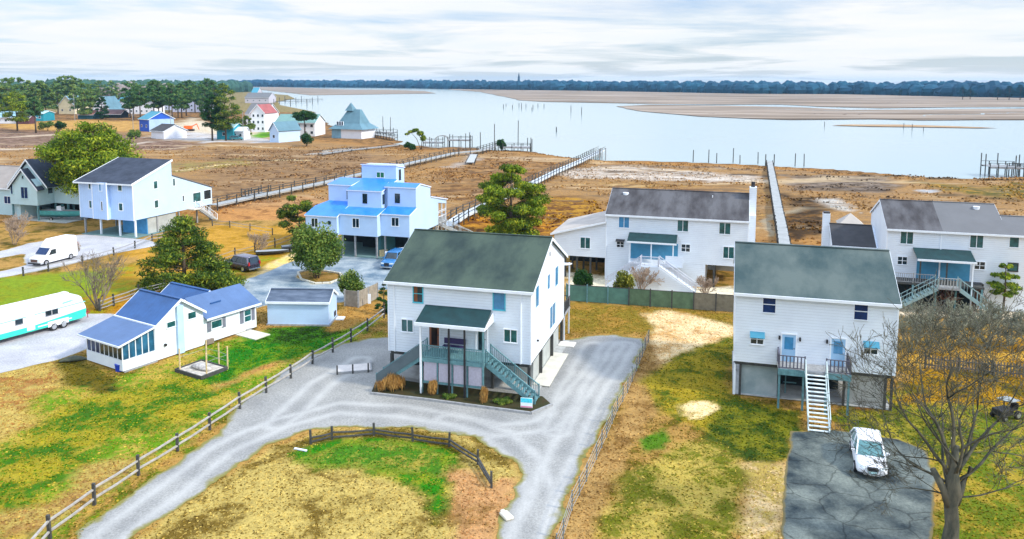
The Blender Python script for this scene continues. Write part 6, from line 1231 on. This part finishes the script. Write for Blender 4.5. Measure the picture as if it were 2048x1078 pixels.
cr_ = thing('crate', 'yellow tan crate beside the blue suv under the stacked blue house', 'crate', at(767, 513)); MB().box(-.45, .45, -.35, .35, 0, .8).build('box', WTAN, cr_); MB().box(-.48, .48, -.38, .38, .8, .88).build('lid', WTAN, cr_)
mw = thing('ride_on_mower', 'dark ride-on mower under a small pale cover at the right edge of the yard', 'mower', at(2010, 836), 200)
MB().box(-.3, .85, -.4, .4, .3, .75).build('bonnet', BLK, mw, bevel=0.06); MB().box(-.8, -.3, -.3, .3, .55, .65).build('seat', BLK, mw, bevel=0.03); MB().box(-.85, -.75, -.3, .3, .65, 1.05).build('seat_back', BLK, mw, bevel=0.03)
for x, r in ((.6, .2), (-.6, .3)):
    for y in (-.45, .45): wheel(mw, x, y, r, .18)
MB().slab([(-.7, -.5, 1.3), (.3, -.5, 1.3), (.3, .5, 1.36), (-.7, .5, 1.36)], .05).build('canopy', mat('canopy_pale', (.3, .33, .33), .6), mw)
for x in (-.6, .2): MB().box(x-.03, x+.03, -.03, .03, .5, 1.3).build('canopy_post', BLK, mw)

# ------------------------------------------------------------ fences
def rail_fence(label, pts, h=1.15, rails=(0.45, 0.95), pw=0.17, rw=0.11, pm=None, rm=None, name='split_rail_fence', skip=(), sag=0.06, cat='fence', loc=None):
    o = Vector((pts[0][0], pts[0][1], 0)); t = thing(name, label, cat, o)
    P = [Vector((p[0], p[1], 0))-o for p in pts]; g = random.Random(len(pts))
    for p in P:
        hh = h*g.uniform(.94, 1.08); tx, ty = g.uniform(-.05, .05), g.uniform(-.05, .05)
        MB().beam(p-Vector((0, 0, .1)), p+Vector((tx, ty, hh)), pw, pw).build('post', pm or WDRK, t)
    for i, (a, b) in enumerate(zip(P, P[1:])):
        if i in skip: continue
        for z in rails:
            z1 = z+g.uniform(-sag, sag); z2 = z+g.uniform(-sag, sag)
            mid = a.lerp(b, .5)+Vector((0, 0, (z1+z2)/2-sag*.6)); mb = MB()
            mb.beam(a+Vector((0, 0, z1)), mid, rw, rw*.8); mb.beam(mid, b+Vector((0, 0, z2)), rw, rw*.8); mb.build('rail', rm or WGRY, t)
    return t
FP = [(20, 1165), (100, 1078), (189, 1010), (277, 951), (355.5, 902.6), (420, 860), (480, 818), (532.7, 786), (582, 757), (625, 728), (665.7, 705), (702, 684), (735, 662), (768, 636)]
rail_fence('long two-rail split wooden fence between the cottage lawn and the gravel drive', W(FP), 1.2, (0.42, 0.95), .15, .11, rm=mat('rail_weathered', (0.38, 0.36, 0.33), .9, .25, 3))
rail_fence('curved low wooden fence round the grassy island inside the drive', W([(622, 888), (664, 879), (748, 872), (826, 882.5), (898.4, 893), (955.5, 929), (983, 976)]), .95, (0.2, .45), .13, .1, rm=WDRK, sag=.05)
rail_fence('low weathered wooden fence along the lane behind the caravan', W([(47, 552), (97, 543), (165, 527), (228, 511), (270, 497), (304, 482), (328, 478)]), 1.1, (.35, .8), .15, .1)
rail_fence('wooden rail fence between the bare shrub and the dark jagged pine', W([(200, 622), (228, 612), (277, 595), (330, 582)]), 1.3, (.3, .6, .95), .16, .09)
rail_fence('faded wooden rail fence running past the black suv to the slim pine', W([(395, 540), (430, 528), (470, 515), (510, 505), (550, 495), (596, 478)]), 1.3, (.4, .95), .14, .1, rm=WBRN)
rail_fence('dark post and wire fence at the end of the lawn below the big bright pine', W([(425, 452), (460, 455), (500, 462), (545, 470)]), 1.1, (.4, .9), .12, .06, rm=WGRY)
# wire fence right of the drive
WP = []; wl_ = [(1297, 684), (1290, 700), (1273, 742), (1255, 786), (1235, 822), (1213, 875), (1193, 919), (1173, 963), (1144, 1021), (1126, 1078), (1100, 1150)]
wl_ = [Vector(p) for p in W(wl_)]; 
for a, b in zip(wl_, wl_[1:]):
    n_ = max(1, round((b-a).length/1.9))
    for k in range(n_): WP.append(a.lerp(b, k/n_))
t = rail_fence('thin wire fence on grey posts along the right side of the gravel drive', [(p.x, p.y) for p in WP], 1.15, (.15, .45, .75, 1.05), .075, .022, pm=mat('post_steel', (.16, .18, .18), .6), rm=mat('wire_steel', (.30, .33, .34), .5), name='wire_fence', sag=.01)
# picket fence
def picket(label, a, b, h=1.15, sp=.2, mt=None, name='picket_fence'):
    a = Vector(a); b = Vector(b); d = (b-a); L = d.length; t = thing(name, label, 'fence', (a.x, a.y, 0), math.degrees(math.atan2(d.y, d.x)))
    mb = MB()
    for k in range(int(L/sp)):
        x = k*sp; mb.px([(-.01, .1), (.01, .1), (.01, h), (-.01, h)], x, x+.09); mb.add([(x, 0, h), (x+.09, 0, h), (x+.045, 0, h+.08)], [(0, 1, 2)])
    mb.build('pickets', mt or WGRY, t); r = MB(); r.box(0, L, .015, .06, .3, .39); r.box(0, L, .015, .06, .85, .94); r.build('rail', mt or WGRY, t)
    for k in range(int(L/2.4)+1): MB().box(k*2.4-.05, k*2.4+.05, .062, .16, 0, h+.05).build('post', WDRK, t)
    return t
picket('grey picket fence crossing the golden yard behind the big leafless tree', at(1850, 738), at(2090, 762), 1.15, .22, mat('picket_grey', (.16, .15, .15), .9, .3, 4))
# screened and boarded fence behind the middle yard
A_ = Vector(at(1133, 602)); B_ = Vector(at(1476, 626)); d_ = B_-A_
t = thing('panel_fence', 'long fence of green screened panels turning to dark wooden boards behind the yard', 'fence', (A_.x, A_.y, 0), math.degrees(math.atan2(d_.y, d_.x)))
cols = [mat('screen_green', (0.085, 0.20, 0.165), .8, .2, 1.2), mat('screen_green', (0, 0, 0)), mat('screen_green', (0, 0, 0)), mat('panel_green_brown', (.10, .17, .10), .85, .25, 1.5, lines=(0, .12, .35)), mat('panel_green_brown', (0, 0, 0)), mat('panel_green_brown', (0, 0, 0)), mat('panel_wood_brown', (.19, .175, .13), .9, .25, 2, lines=(0, .12, .35)), mat('panel_wood_brown', (0, 0, 0))]
n_ = 8; L_ = d_.length/n_
for k in range(n_):
    MB().box(k*L_+.06, (k+1)*L_-.06, -.02, .02, .08, 1.75).build('panel', cols[k], t); MB().box(k*L_-.06, k*L_+.06, -.07, .07, 0, 1.9).build('post', WDRK if k > 2 else WTEAL, t)
    MB().box(k*L_, (k+1)*L_, -.035, .035, 1.752, 1.8).build('top_rail', WDRK, t)
# wooden pen by the shed
A_ = Vector(at(690, 612)); B_ = Vector(at(717, 615)); C_ = Vector(at(755, 597))
t = thing('wooden_pen', 'weathered vertical board pen beside the loose olive shrub', 'fence', (B_.x, B_.y, 0))
WV = mat('board_weathered', (.30, .27, .22), .9, .25, 2, lines=(0, .14, .4))
for nm, p, q in (('front_panel', A_, B_), ('side_panel', B_, C_)):
    p = p-B_; q = q-B_; MB().beam((p.x, p.y, .85), (q.x, q.y, .85), .06, 1.65).build(nm, WV, t)
for p in (A_-B_, B_-B_, (C_-B_)*.5, C_-B_): MB().box(p.x-.08, p.x+.08, p.y-.08, p.y+.08, 0, 1.75).build('post', WGRY, t)
MB().box(.9, 1.2, .35, .42, .3, 1.3).build('white_board', TRIM, t)

# ------------------------------------------------------------ garden things
FB = at(403, 742)
t = thing('raised_bed', 'square timber edged bed holding pale branches under a grey net, with four tan posts', 'garden bed', FB, -31)
mb = MB()
for x0, x1, y0, y1 in ((-1.6, 1.6, -1.25, -1.13), (-1.6, 1.6, 1.13, 1.25), (-1.6, -1.48, -1.13, 1.13), (1.48, 1.6, -1.13, 1.13)): mb.box(x0, x1, y0, y1, 0, .28)
mb.build('timber_edge', WDRK, t)
MB().box(-1.48, 1.48, -1.13, 1.13, 0.03, .2).build('bed_fill', mat('pale_debris', (.5, .46, .4), .95, .35, 3, bump=.8), t)
rr = []
for k in range(7):
    f = k/6; rr.append([(-1.1+2.2*f, -.75*math.sin(math.pi*(.12+.76*f)), .2), (-1.1+2.2*f, -.3, .2+.5*math.sin(math.pi*(.1+.8*f))), (-1.1+2.2*f, .3, .2+.45*math.sin(math.pi*(.1+.8*f))), (-1.1+2.2*f, .8*math.sin(math.pi*(.12+.76*f)), .2)])
MB().loft(rr).build('netted_heap', mat('net_grey', (.42, .40, .38), .9, .45, 4, bump=.9), t, smooth=True, sub=1)
for x, y in ((-1.3, -1.0), (-1.2, 1.4), (1.4, -.6), (1.5, 1.3), (.2, 1.5)): MB().beam((x, y, 0), (x+.04, y, 1.9), .09).build('post', WTAN, t)
mb = MB()
for a, b in (((-1.3, -1, 1.2), (-1.2, 1.4, 1.2)), ((-1.2, 1.4, 1.2), (.2, 1.5, 1.2)), ((.2, 1.5, 1.2), (1.5, 1.3, 1.2)), ((1.5, 1.3, 1.2), (1.4, -.6, 1.2)), ((-1.2, 1.4, .7), (1.5, 1.3, .7))): mb.beam(a, b, .02)
mb.build('wire', WGRY, t)
t = thing('sandbox', 'small pale sandbox with timber side and three short posts on the gravel', 'sandbox', at(708, 738), 12)
MB().box(-1.3, 1.3, -.9, .9, .025, .07).build('sand', mat('sand_pale', (.62, .58, .55), .95, .1, 2), t); mb = MB(); mb.box(-1.35, 1.35, -1.0, -.9, .02, .2); mb.box(1.3, 1.4, -.9, 1.2, .02, .2); mb.build('timber', WGRY, t)
for x in (-1.3, -.1, 1.1): MB().box(x-.06, x+.06, -1.06, -.94, 0, .75).build('post', WDRK, t)
bn = thing('bin', 'bright blue bin tucked at the front corner of the screened porch', 'bin', at(240, 741)); BB = mat('bin_blue', (.01, .05, .45), .4); MB().cyl((0, 0, 0), (0, 0, .5), .32, .36, 12).build('tub', BB, bn); MB().cyl((0, 0, .5), (0, 0, .56), .38, .38, 12).build('rim', BB, bn)
mo_ = thing('covered_mound', 'dark olive tarpaulin mound at the edge of the caravan pad', 'tarpaulin', at(147, 722), 20)
rr = []
for k in range(6):
    f = k/5; s_ = math.sin(math.pi*(.06+.88*f)); rr.append([(-1.1+2.2*f, -.6*s_, 0), (-1.1+2.2*f, -.4*s_, .42*s_), (-1.1+2.2*f, .3*s_, .5*s_), (-1.1+2.2*f, .7*s_, 0)])
MB().loft(rr).build('cover', mat('tarp_olive', (.07, .08, .055), .8, .4, 2), mo_, smooth=True, sub=1)
sl_ = thing('patio_slab', 'pale concrete patio with a low step beside the cottage back corner', 'patio', at(497, 668), -31); MB().box(-1.9, 1.9, -.85, .85, .0, .08).build('slab', CPALE, sl_); MB().box(-1.9, -.6, .3, .85, .082, .25).build('step', WGRY, sl_)
sl_ = thing('mat', 'flat white square board lying behind the right end of the central house', 'board', at(1134, 690), -16); MB().box(-.7, .7, -.6, .6, .024, .12).build('board', mat('board_white', (.75, .73, .68), .8), sl_, bevel=.02); MB().box(-.6, .6, -.5, .5, .12, .14).build('top', mat('board_white', (.75, .73, .68), .8), sl_)
sl_ = thing('pale_bag', 'lone white bag lying at the island edge of the drive', 'bag', at(1013, 1035), 30); MB().box(-.25, .25, -.4, .4, .02, .2).build('sack', CPALE, sl_, bevel=.08); MB().box(-.12, .12, .36, .5, .1, .22).build('tied_end', CPALE, sl_, bevel=.03)
lg = thing('plank', 'white plank lying on the grass island near the curved fence', 'plank', at(601, 901), -20); MB().box(-.45, .45, -.07, .07, .03, .1).build('board', TRIM, lg); MB().box(-.45, -.35, -.09, .09, .01, .03).build('batten', WGRY, lg)
kb = thing('kerb_ring', 'ring of pale kerb stones round the juniper island in the turning circle', 'kerb', (0, 0, 0))
pr_ = [Vector(p) for p in ISL]; st_ = []
for a, b in zip(pr_, pr_[1:]+pr_[:1]):
    n_ = max(1, int((b-a).length/.7))
    for k in range(n_): st_.append((a.lerp(b, k/n_), a.lerp(b, (k+.92)/n_)))
for a, b in st_[:99]: MB().beam((a.x, a.y, .1), (b.x, b.y, .1), .22, .2).build('kerb_stone', CPALE, kb, bevel=.03)

# ------------------------------------------------------------ boardwalks and docks
def pier(label, pts, wd=1.5, z=1.1, rail=1.0, psp=2.6, mt=None, dm=None, both=True, name='boardwalk', tall=()):
    t = thing(name, label, 'boardwalk', (pts[0][0], pts[0][1], 0)); o = Vector((pts[0][0], pts[0][1], 0)); P = [Vector((p[0], p[1], 0))-o for p in pts]
    dk = MB(); rl = MB(); npost = 0; g = random.Random(5)
    for a, b in zip(P, P[1:]):
        L = (b-a).length; d = (b-a)/L; s = Vector((-d.y, d.x, 0)); n_ = int(L/.3)
        for k in range(n_): c = a+d*(k*.3+.15); dk.beam(c-s*wd/2+Vector((0, 0, z)), c+s*wd/2+Vector((0, 0, z)), .27, .05)
        for q in (-1, 1): dk.beam(a+s*q*wd*.42+Vector((0, 0, z-.16)), b+s*q*wd*.42+Vector((0, 0, z-.16)), .08, .24)
        m_ = max(1, int(L/psp))
        for k in range(m_+1):
            for q in (-1, 1):
                if npost >= 96: continue
                c = a+d*(L*k/m_)+s*q*(wd/2+.06); hh = z+(rail if rail else .1)+g.uniform(-.05, .25)
                MB().beam(c+Vector((0, 0, -1)), c+Vector((g.uniform(-.04, .04), 0, hh)), .17).build('piling', mt or WDRK, t); npost += 1
        if rail:
            for q in (-1, 1) if both else (1,):
                for zz in (rail*.95, rail*.5): rl.beam(a+s*q*(wd/2+.06)+Vector((0, 0, z+zz)), b+s*q*(wd/2+.06)+Vector((0, 0, z+zz)), .07, .1)
    dk.build('deck', dm or WPALE, t)
    if rail: rl.build('railing', mt or WDRK, t)
    return t
def lp(px_): return [at(x, y, 1.0) for x, y in px_]
pier('long railed boardwalk with a bend running from the tall blue house to the shore', lp([(425, 410), (500, 394), (640, 366), (700, 352), (800, 330), (912, 305), (960, 301), (1002, 288)]), 2.0, 1.0, 1.1, 3.4)
pier('second older boardwalk just behind the long railed one', lp([(490, 392), (530, 384)]), 1.6, 1.0, 1.2, 2.0, dm=WGRY)
pier('tapered boardwalk with white deck and dark railings passing the round pine', lp([(893, 452), (925, 430), (985, 403), (1060, 368), (1110, 343), (1160, 322), (1204, 300)]), 2.0, 1.0, 1.15, 2.9, dm=mat('deck_white', (.66, .72, .76), .8, .12, 3, lines=(1, .3, .2)))
pier('straight narrow boardwalk without railings reaching the water between two houses', lp([(1571, 500), (1564, 455), (1556, 415), (1539, 322)]), 1.45, 1.0, 0, 3.0, dm=mat('deck_pale', (.36, .38, .38), .9, .12, .8))
pier('low ramp joining the long railed boardwalk to the marsh', lp([(940, 322), (948, 306)]), 2.2, .6, 0, 3)
pier('railed boardwalk from the steep blue roofed boathouse to the marsh edge', lp([(745, 268), (790, 276)]), 2.0, 1.2, 1.1, 3)
pier('thin distant boardwalk along the marsh below the small pale blue barn', lp([(640, 305), (700, 297), (760, 291), (795, 287)]), 1.4, .6, 0, 5, dm=WGRY)
def dock(label, c, a, lx, ly, z=1.8, ph=3.6, n=(5, 3), roof=False):
    t = thing('dock', label, 'dock', c, a); mb = MB()
    for k in range(int(lx/.4)): mb.box(-lx/2+k*.4, -lx/2+k*.4+.36, -ly/2, ly/2, z, z+.08)
    mb.box(-lx/2, lx/2, -ly/2, -ly/2+.12, z-.35, z-.01); mb.box(-lx/2, lx/2, ly/2-.12, ly/2, z-.35, z-.01); mb.build('deck', WGRY, t)
    for i in range(n[0]):
        for j in range(n[1]):
            if 0 < i < n[0]-1 and 0 < j < n[1]-1: continue
            x = -lx/2+lx*i/(n[0]-1); y = -ly/2+ly*j/(n[1]-1); MB().cyl((x, y, -1), (x, y, z+random.choice((1.0, 1.3, ph-z))), .13, n=6).build('piling', WDRK, t)
    mb = MB()
    for y in (-ly/2, ly/2): mb.box(-lx/2, lx/2, y-.04, y+.04, z+.95, z+1.05)
    mb.build('railing', WDRK, t)
    return t
dock('large timber dock on tall pilings at the right edge of the water', at(2003, 350), -12, 7.5, 6, 2.2, 5.2)
pier('timber walkway leading from the large dock off the right edge', [at(2020, 350), at(2120, 358)], 2.2, 2.0, 1.0, 1.6)
dock('pale dock with tall pilings behind the shrub at the end of the long boardwalk', at(1035, 302), -8, 9, 5, 1.4, 3.8, (4, 2))
dock('small dock with a raised crossbeam left of the tall lone piling', at(920, 293), -6, 8, 4, 2.4, 4.2, (3, 2))
dock('pile dock beside the arched lift on the near shore', at(868, 291), -4, 7, 4, 1.2, 3.2, (4, 2))
dock('railed dock right of the steep roofed boathouse', at(770, 272), -10, 9, 5, 1.6, 3.6, (4, 2))
# arched boat lift
t = thing('boat_lift', 'small arched grey boat lift cover beside the pile dock', 'boat lift', at(884, 293), -4)
mb = MB(); pts = [(2.2*math.cos(math.pi*k/10), 2.6+1.2*math.sin(math.pi*k/10)) for k in range(11)]
for (x0, z0), (x1, z1) in zip(pts, pts[1:]):
    for y in (-1.5, 0, 1.5): mb.beam((x0, y, z0), (x1, y, z1), .14)
mb.build('arch', WGRY, t)
for x in (-2.2, 2.2):
    for y in (-1.5, 1.5): MB().cyl((x, y, -1), (x, y, 2.6), .14, n=6).build('post', WGRY, t)
def pilings(label, group, pts, h=2.2, r=.14):
    for x, y, s in pts:
        p = at(x, y, -.3); o = MB().cyl((0, 0, -1), (random.uniform(-.1, .1), 0, h*s), r, r*.85, 6).build('piling', WDRK); o.location = (p[0], p[1], -.3); tag(o, label, 'piling', group)
pilings('dark mooring piling standing off the near marsh edge', 'pilings off the near marsh edge', [(1386, 324, 1.6), (1417, 325, 1.7), (1433, 326, 1.3), (1466, 325, 1.9), (1480, 327, 1.1), (1516, 327, 1.5), (1590, 332, 1.6), (1608, 333, 1.6)])
pilings('old leaning stake in the middle of the river', 'stakes in the middle of the river', [(1007, 217, 1.6), (1012, 212, 1), (1025, 217, 1.4), (1038, 214, 1.6), (1043, 214, 1.6), (1043, 219, 1), (1052, 215, 1.4), (1066, 217, 1.4), (1064, 221, 1), (1076, 214, 1.4), (1088, 215, 1.4)], 2.2, .28)
pilings('channel piling between the river stakes and the marsh point', 'channel pilings by the marsh point', [(1142, 225, 2.2), (1163, 229, 2.2), (1113, 264, 1)], 2.3, .25)
pilings('post marking the sand bar', 'posts at the sand bar', [(1649, 254, 1.4), (1807, 257, 1.4), (1824, 261, 1.6), (1847, 262, 1)], 2, .16)
pilings('tall thin mast-like piling rising beside the long boardwalk', 'tall pilings by the left docks', [(961, 303, 3.2), (989, 304, 4.6), (1036, 300, 5), (1055, 302, 2.2), (1062, 303, 2.3), (766, 262, 3.4), (781, 262, 3.2), (931, 297, 2.6), (939, 297, 2.8), (899, 294, 2.2), (906, 294, 2.2)], 2.0, .14)
for x, y in ((1204, 302), (1211, 302), (1199, 304)):
    p = at(x, y+18, -.3); o = MB().cyl((0, 0, -1), (0, 0, 3.6), .16, .16, 6).build('piling', WGRY); o.location = (p[0], p[1], -.3); tag(o, 'grey piling at the water end of the tapered boardwalk', 'piling', 'end pilings of the tapered boardwalk')
for x, y in ((1531, 330), (1548, 330)):
    p = at(x, y, 0); o = MB().cyl((0, 0, -1), (0, 0, 3.0), .14, .14, 6).build('piling', WDRK); o.location = (p[0], p[1], 0); tag(o, 'dark piling at the water end of the straight narrow boardwalk', 'piling', 'end pilings of the straight boardwalk')

# ------------------------------------------------------------ far houses
def far_house(label, px0, px1, az, dep, ze, zr, wall, roof, wins=(2, 4), cat='house', name='house', ridge='x', floors=None, base=0, wd=None):
    """px0, px1: ground pixels of the front corners"""
    a = Vector(at(*px0)); b = Vector(at(*px1)); wd = wd or (b-a).length; t = thing(name, label, cat, (a.x, a.y, 0), math.degrees(math.atan2((b-a).y, (b-a).x)) if az is None else az)
    if ridge == 'x':
        body(t, 0, wd, 0, dep/2, dep, base, ze, zr, wall); gable_roof(t, 0, wd, 0, dep/2, dep, ze, zr, roof, .5, .4, .2)
    else:
        MB().py([(0, base), (wd, base), (wd, ze), (wd/2, zr), (0, ze)], 0, dep).build('wall', wall, t); mb = MB(); k = (zr-ze)/(wd/2)
        mb.slab([(-.5, -.4, ze-.5*k+.2), (wd/2, -.4, zr+.2), (wd/2, dep+.4, zr+.2), (-.5, dep+.4, ze-.5*k+.2)], .2); mb.slab([(wd+.5, -.4, ze-.5*k+.2), (wd/2+.004, -.4, zr+.2), (wd/2+.004, dep+.4, zr+.2), (wd+.5, dep+.4, ze-.5*k+.2)], .2); rf = mb.build('roof', roof, t)
        MB().py([(-.5, ze-.5*k-.1), (wd/2, zr-.1), (wd+.5, ze-.5*k-.1), (wd+.5, ze-.5*k+.22), (wd/2, zr+.25), (-.5, ze-.5*k+.22)], -.5, -.42).build('fascia', TRIM, rf)
    fl, nn = wins
    for f in range(fl):
        for k in range(nn):
            z = base+(ze-base)*(f+.35)/fl; win(t, 'F', (wd*(k+.35)/nn, 0, z), min(1.1, wd/nn*.4), 1.1, GLD, '', t=.08)
    return t
RDT = mat('roof_teal', (.06, .26, .36), .7, .15, .5); RSL = mat('roof_slate_teal', (.11, .22, .28), .7, .15, .3); RRED = mat('roof_red', (.34, .10, .10), .8, .2, .5); RTN = mat('roof_weathered_brown', (.16, .09, .09), .8, .2, .5)
WBL = mat('wall_cobalt', (.01, .09, .52), .6, .1, .5, lines=(2, .3, .1)); WWH = mat('wall_far_white', (.78, .80, .86), .6, .05, .5); WTE = mat('wall_teal', (.02, .28, .38), .7, .1, .5); WCR = mat('wall_cream', (.70, .64, .45), .7, .1, .5)
t = far_house('bright cobalt blue barn with teal roof at the marsh edge', (279.5, 262), (309, 268), -40, 11.5, 5.6, 8.6, WBL, RDT, (1, 2), 'barn', 'barn', wd=9)

MB().box(9.0, 9.06, .1, 11.4, 0, 5.5).build('side_wall', mat('wall_blue_grey', (.35, .50, .68), .7, .1, .5, lines=(2, .3, .1)), t)
far_house('white shed with dark brown roof in front of the cobalt blue barn', (303, 277), (333, 280), -32, 10, 3.2, 5.4, WWH, RBRN, (1, 0), 'shed', 'shed', wd=8)
t = far_house('white three-storey house with red roof by the river', (503, 264), (532, 264), -8, 12, 8.6, 12, WWH, RRED, (3, 3), ridge='y')
t = far_house('long house with slate roof and red gable behind the white three-storey one', (492, 252), (535, 251), -6, 16, 6.2, 11, WWH, RGRY2, (1, 3))
t = far_house('small pale blue barn with pale teal metal roof and white side wall', (540, 284), (561, 287.5), -35, 10, 4.6, 7.4, SIDB, RSL, (1, 1), 'barn', 'barn', ridge='y', wd=5)
t = far_house('white long house with green hipped roof behind the flat-topped tree', (552, 272), (632, 272), -4, 14, 5.6, 8.6, WWH, mat('roof_grey_green', (.16, .30, .28), .7, .15, .3), (2, 6))
# boathouse with broad flared roof
t = thing('boathouse', 'steep blue grey roofed boathouse with a little cupola at the water edge', 'boathouse', at(664, 276), -22); t.scale = (.86, .86, .92)
MB().box(0, 16, 0, 12, 0, 4.2).build('wall', WWH, t); MB().box(-.05, 5, -.06, -.001, 0, 4.2).build('front_wall', mat('wall_blue_grey2', (.20, .36, .46), .7, .2, .4), t)
mb = MB(); mb.loft([[(-1.2, -1.2, 4.0), (17.4, -1.2, 4.0), (17.4, 13.2, 4.0), (-1.2, 13.2, 4.0)], [(2.2, 1.8, 6.4), (14, 1.8, 6.4), (14, 10.4, 6.4), (2.2, 10.4, 6.4)], [(5.6, 5.4, 12.4), (12.0, 5.4, 12.4), (12.0, 6.8, 12.4), (5.6, 6.8, 12.4)]]); rf = mb.build('roof', RSL, t)
mb = MB(); mb.loft([[(4.6, 4.0, 11.8), (8.8, 4.0, 11.8), (8.8, 8.2, 11.8), (4.6, 8.2, 11.8)], [(6.6, 6.0, 15.2), (6.8, 6.0, 15.2), (6.8, 6.2, 15.2), (6.6, 6.2, 15.2)]]); mb.build('cupola', RSL, rf)
for x, z in ((2.4, 5.6), (3.7, 5.6), (5.0, 5.6)): win(t, 'F', (x, .9, z), .9, 1.6, GLD, '', TRIM, pr=.4)
for x in (.8, 2.6, 7.5, 10): win(t, 'F', (x, .07, 1.1), 1.1, 1.7, GLD, '')
# far left row
far_house('long white far house with porch and chimney left of the pine grove', (238, 228), (300, 229), -3, 14, 8.6, 12.5, WWH, RDT, (2, 7))
t = far_house('white far cottage with one slate roof slope beyond the brown carport', (186, 231), (222, 231), -4, 16, 4, 12, WWH, RSL, (1, 2), ridge='y')
far_house('cream far house half hidden by the far left pines', (118, 228), (152, 228), -4, 16, 6, 12, WCR, RSL, (1, 2), ridge='y')
far_house('tall lilac white far house behind the pine trunks', (300, 220), (340, 221), -2, 16, 10, 15, mat('wall_lilac', (.55, .60, .80), .7, .05, .5), RSL, (3, 4))
far_house('second lilac white far house right of the tall one behind the trunks', (345, 224), (395, 226), -2, 16, 9, 13, mat('wall_lilac', (.55, .60, .80), .7, .05, .5), RSL, (3, 5))
far_house('low pink roofed open shelter in the far field', (156, 238), (188, 238), -2, 8, 2.6, 5, mat('wall_dark_teal', (.02, .10, .12), .8), mat('roof_pink', (.55, .25, .22), .8), (1, 0), 'shelter', 'shelter')
far_house('low brown carport with white cars in shade in the far field', (194, 236), (244, 236), -2, 9, 2.4, 4.8, DKIN, RTN, (1, 0), 'carport', 'carport')
far_house('teal low building at the far left edge of the field', (58, 242), (92, 241), -2, 10, 4.2, 5.4, WTE, mat('roof_pale_teal', (.35, .58, .62), .6), (1, 2))
far_house('pale blue roofed low house at the far left corner', (-8, 247), (34, 247), -2, 10, 3.4, 6, WWH, mat('roof_sky', (.30, .52, .62), .6), (1, 3))
far_house('small dark red hut in the far left field', (33, 248), (59, 248), -2, 6, 3, 4.6, mat('wall_maroon', (.10, .04, .05), .8), BLK, (1, 0), 'hut', 'hut')
far_house('teal shed under the twin dark pines', (434, 279), (463, 280), -8, 8, 4.8, 6.2, WTE, mat('roof_pale_teal', (.35, .58, .62), .6), (1, 1), 'shed', 'shed')
far_house('small white kiosk right of the teal shed under the pines', (464, 279), (488, 279), -8, 6, 3.4, 4.6, WWH, TRIM, (1, 2), 'kiosk', 'kiosk')
far_house('grey marina building far off beside the slips', (490, 206), (530, 205), 0, 24, 5.5, 10, mat('wall_marina', (.5, .48, .55), .7), RGRY2, (1, 4))
far_house('tiny far marina shed with teal roof', (503, 192), (515, 192), 0, 24, 5, 12, mat('wall_marina', (.5, .48, .55), .7), RDT, (1, 0), 'shed', 'shed')
for k in range(9):
    x = 548+k*11; pilings('marina piling far off by the grey marina building', 'far marina pilings', [(x, 212-(k % 3)*4, 3.2)], 2, .35)
for k, (x, y) in enumerate(((575, 205), (600, 201))): pier(('near' if k == 0 else 'far')+' thin marina jetty far off by the grey marina building', [at(x-30, y), at(x+45, y-1)], 3, 1.2, 0, 12, dm=WDRK)
# lighthouse on the horizon
t = thing('lighthouse', 'dark slender lighthouse rising above the far treeline', 'lighthouse', (22, 2620, 0))
MB().cyl((0, 0, 0), (0, 0, 38), 5.0, 3.2, 12).build('tower', mat('tower_navy', (.02, .05, .09), .8), t); MB().cyl((0, 0, 38), (0, 0, 43), 2.2, 2.2, 10).build('lantern', mat('tower_navy', (.02, .05, .09), .8), t); MB().cyl((0, 0, 43), (0, 0, 50), 1.6, .2, 8).build('spire', mat('tower_navy', (.02, .05, .09), .8), t)
def small_car(label, loc, a, paint): return suv(label, loc, a, paint)
suv('silver car parked before the white shed near the cobalt barn', at(318, 274), 5, CARW)
suv('teal car under the twin dark pines by the kiosk', at(474, 280), 0, mat('paint_teal', (.05, .25, .30), .2))
t = thing('excavator', 'small orange digger beside the white shed at the marsh edge', 'digger', at(378, 262), 10); OR = mat('paint_orange', (.75, .14, .02), .5)
MB().box(-2, 1.4, -1.1, 1.1, .9, 2.4).build('cab', OR, t, bevel=.1); MB().box(-2.2, 2.2, -1.3, 1.3, 0, .85).build('tracks', BLK, t, bevel=.1); MB().beam((1.2, 0, 2), (3.4, 0, 3.2), .4).build('boom', OR, t); MB().beam((3.4, 0, 3.2), (4.4, 0, .6), .3).build('arm', OR, t)
for x, y, h_, lb in ((342, 265, 9, 'thin flag pole beside the cobalt blue barn'), (487, 281, 11, 'tall pale lamp pole right of the kiosk'), (150, 242, 15, 'grey utility pole in the far left field left of the pink roofed shelter'), (267, 268, 9, 'thin grey pole left of the cobalt blue barn')):
    p = thing('pole', lb, 'pole', at(x, y)); MB().cyl((0, 0, 0), (0, 0, h_), .14, .1, 8).build('shaft', WGRY, p); MB().box(-.9, .9, -.06, .06, h_-1, h_-.85).build('crossarm', WGRY, p)

# ------------------------------------------------------------ haze
hz = bpy.data.materials.new('haze_air'); hz.use_nodes = True; hn = hz.node_tree.nodes; hn.remove(hn['Principled BSDF'])
pv = hn.new('ShaderNodeVolumePrincipled'); pv.inputs['Color'].default_value = (0.34, 0.66, 1.0, 1); pv.inputs['Density'].default_value = 0.00008; pv.inputs['Anisotropy'].default_value = 0.0
hz.node_tree.links.new(pv.outputs[0], hn['Material Output'].inputs['Volume'])
USE_HAZE = True
if USE_HAZE:
    o = MB().box(-5000, 5000, -250, 7000, -2.0, 56).build('haze', hz); tag(o, kind='stuff')
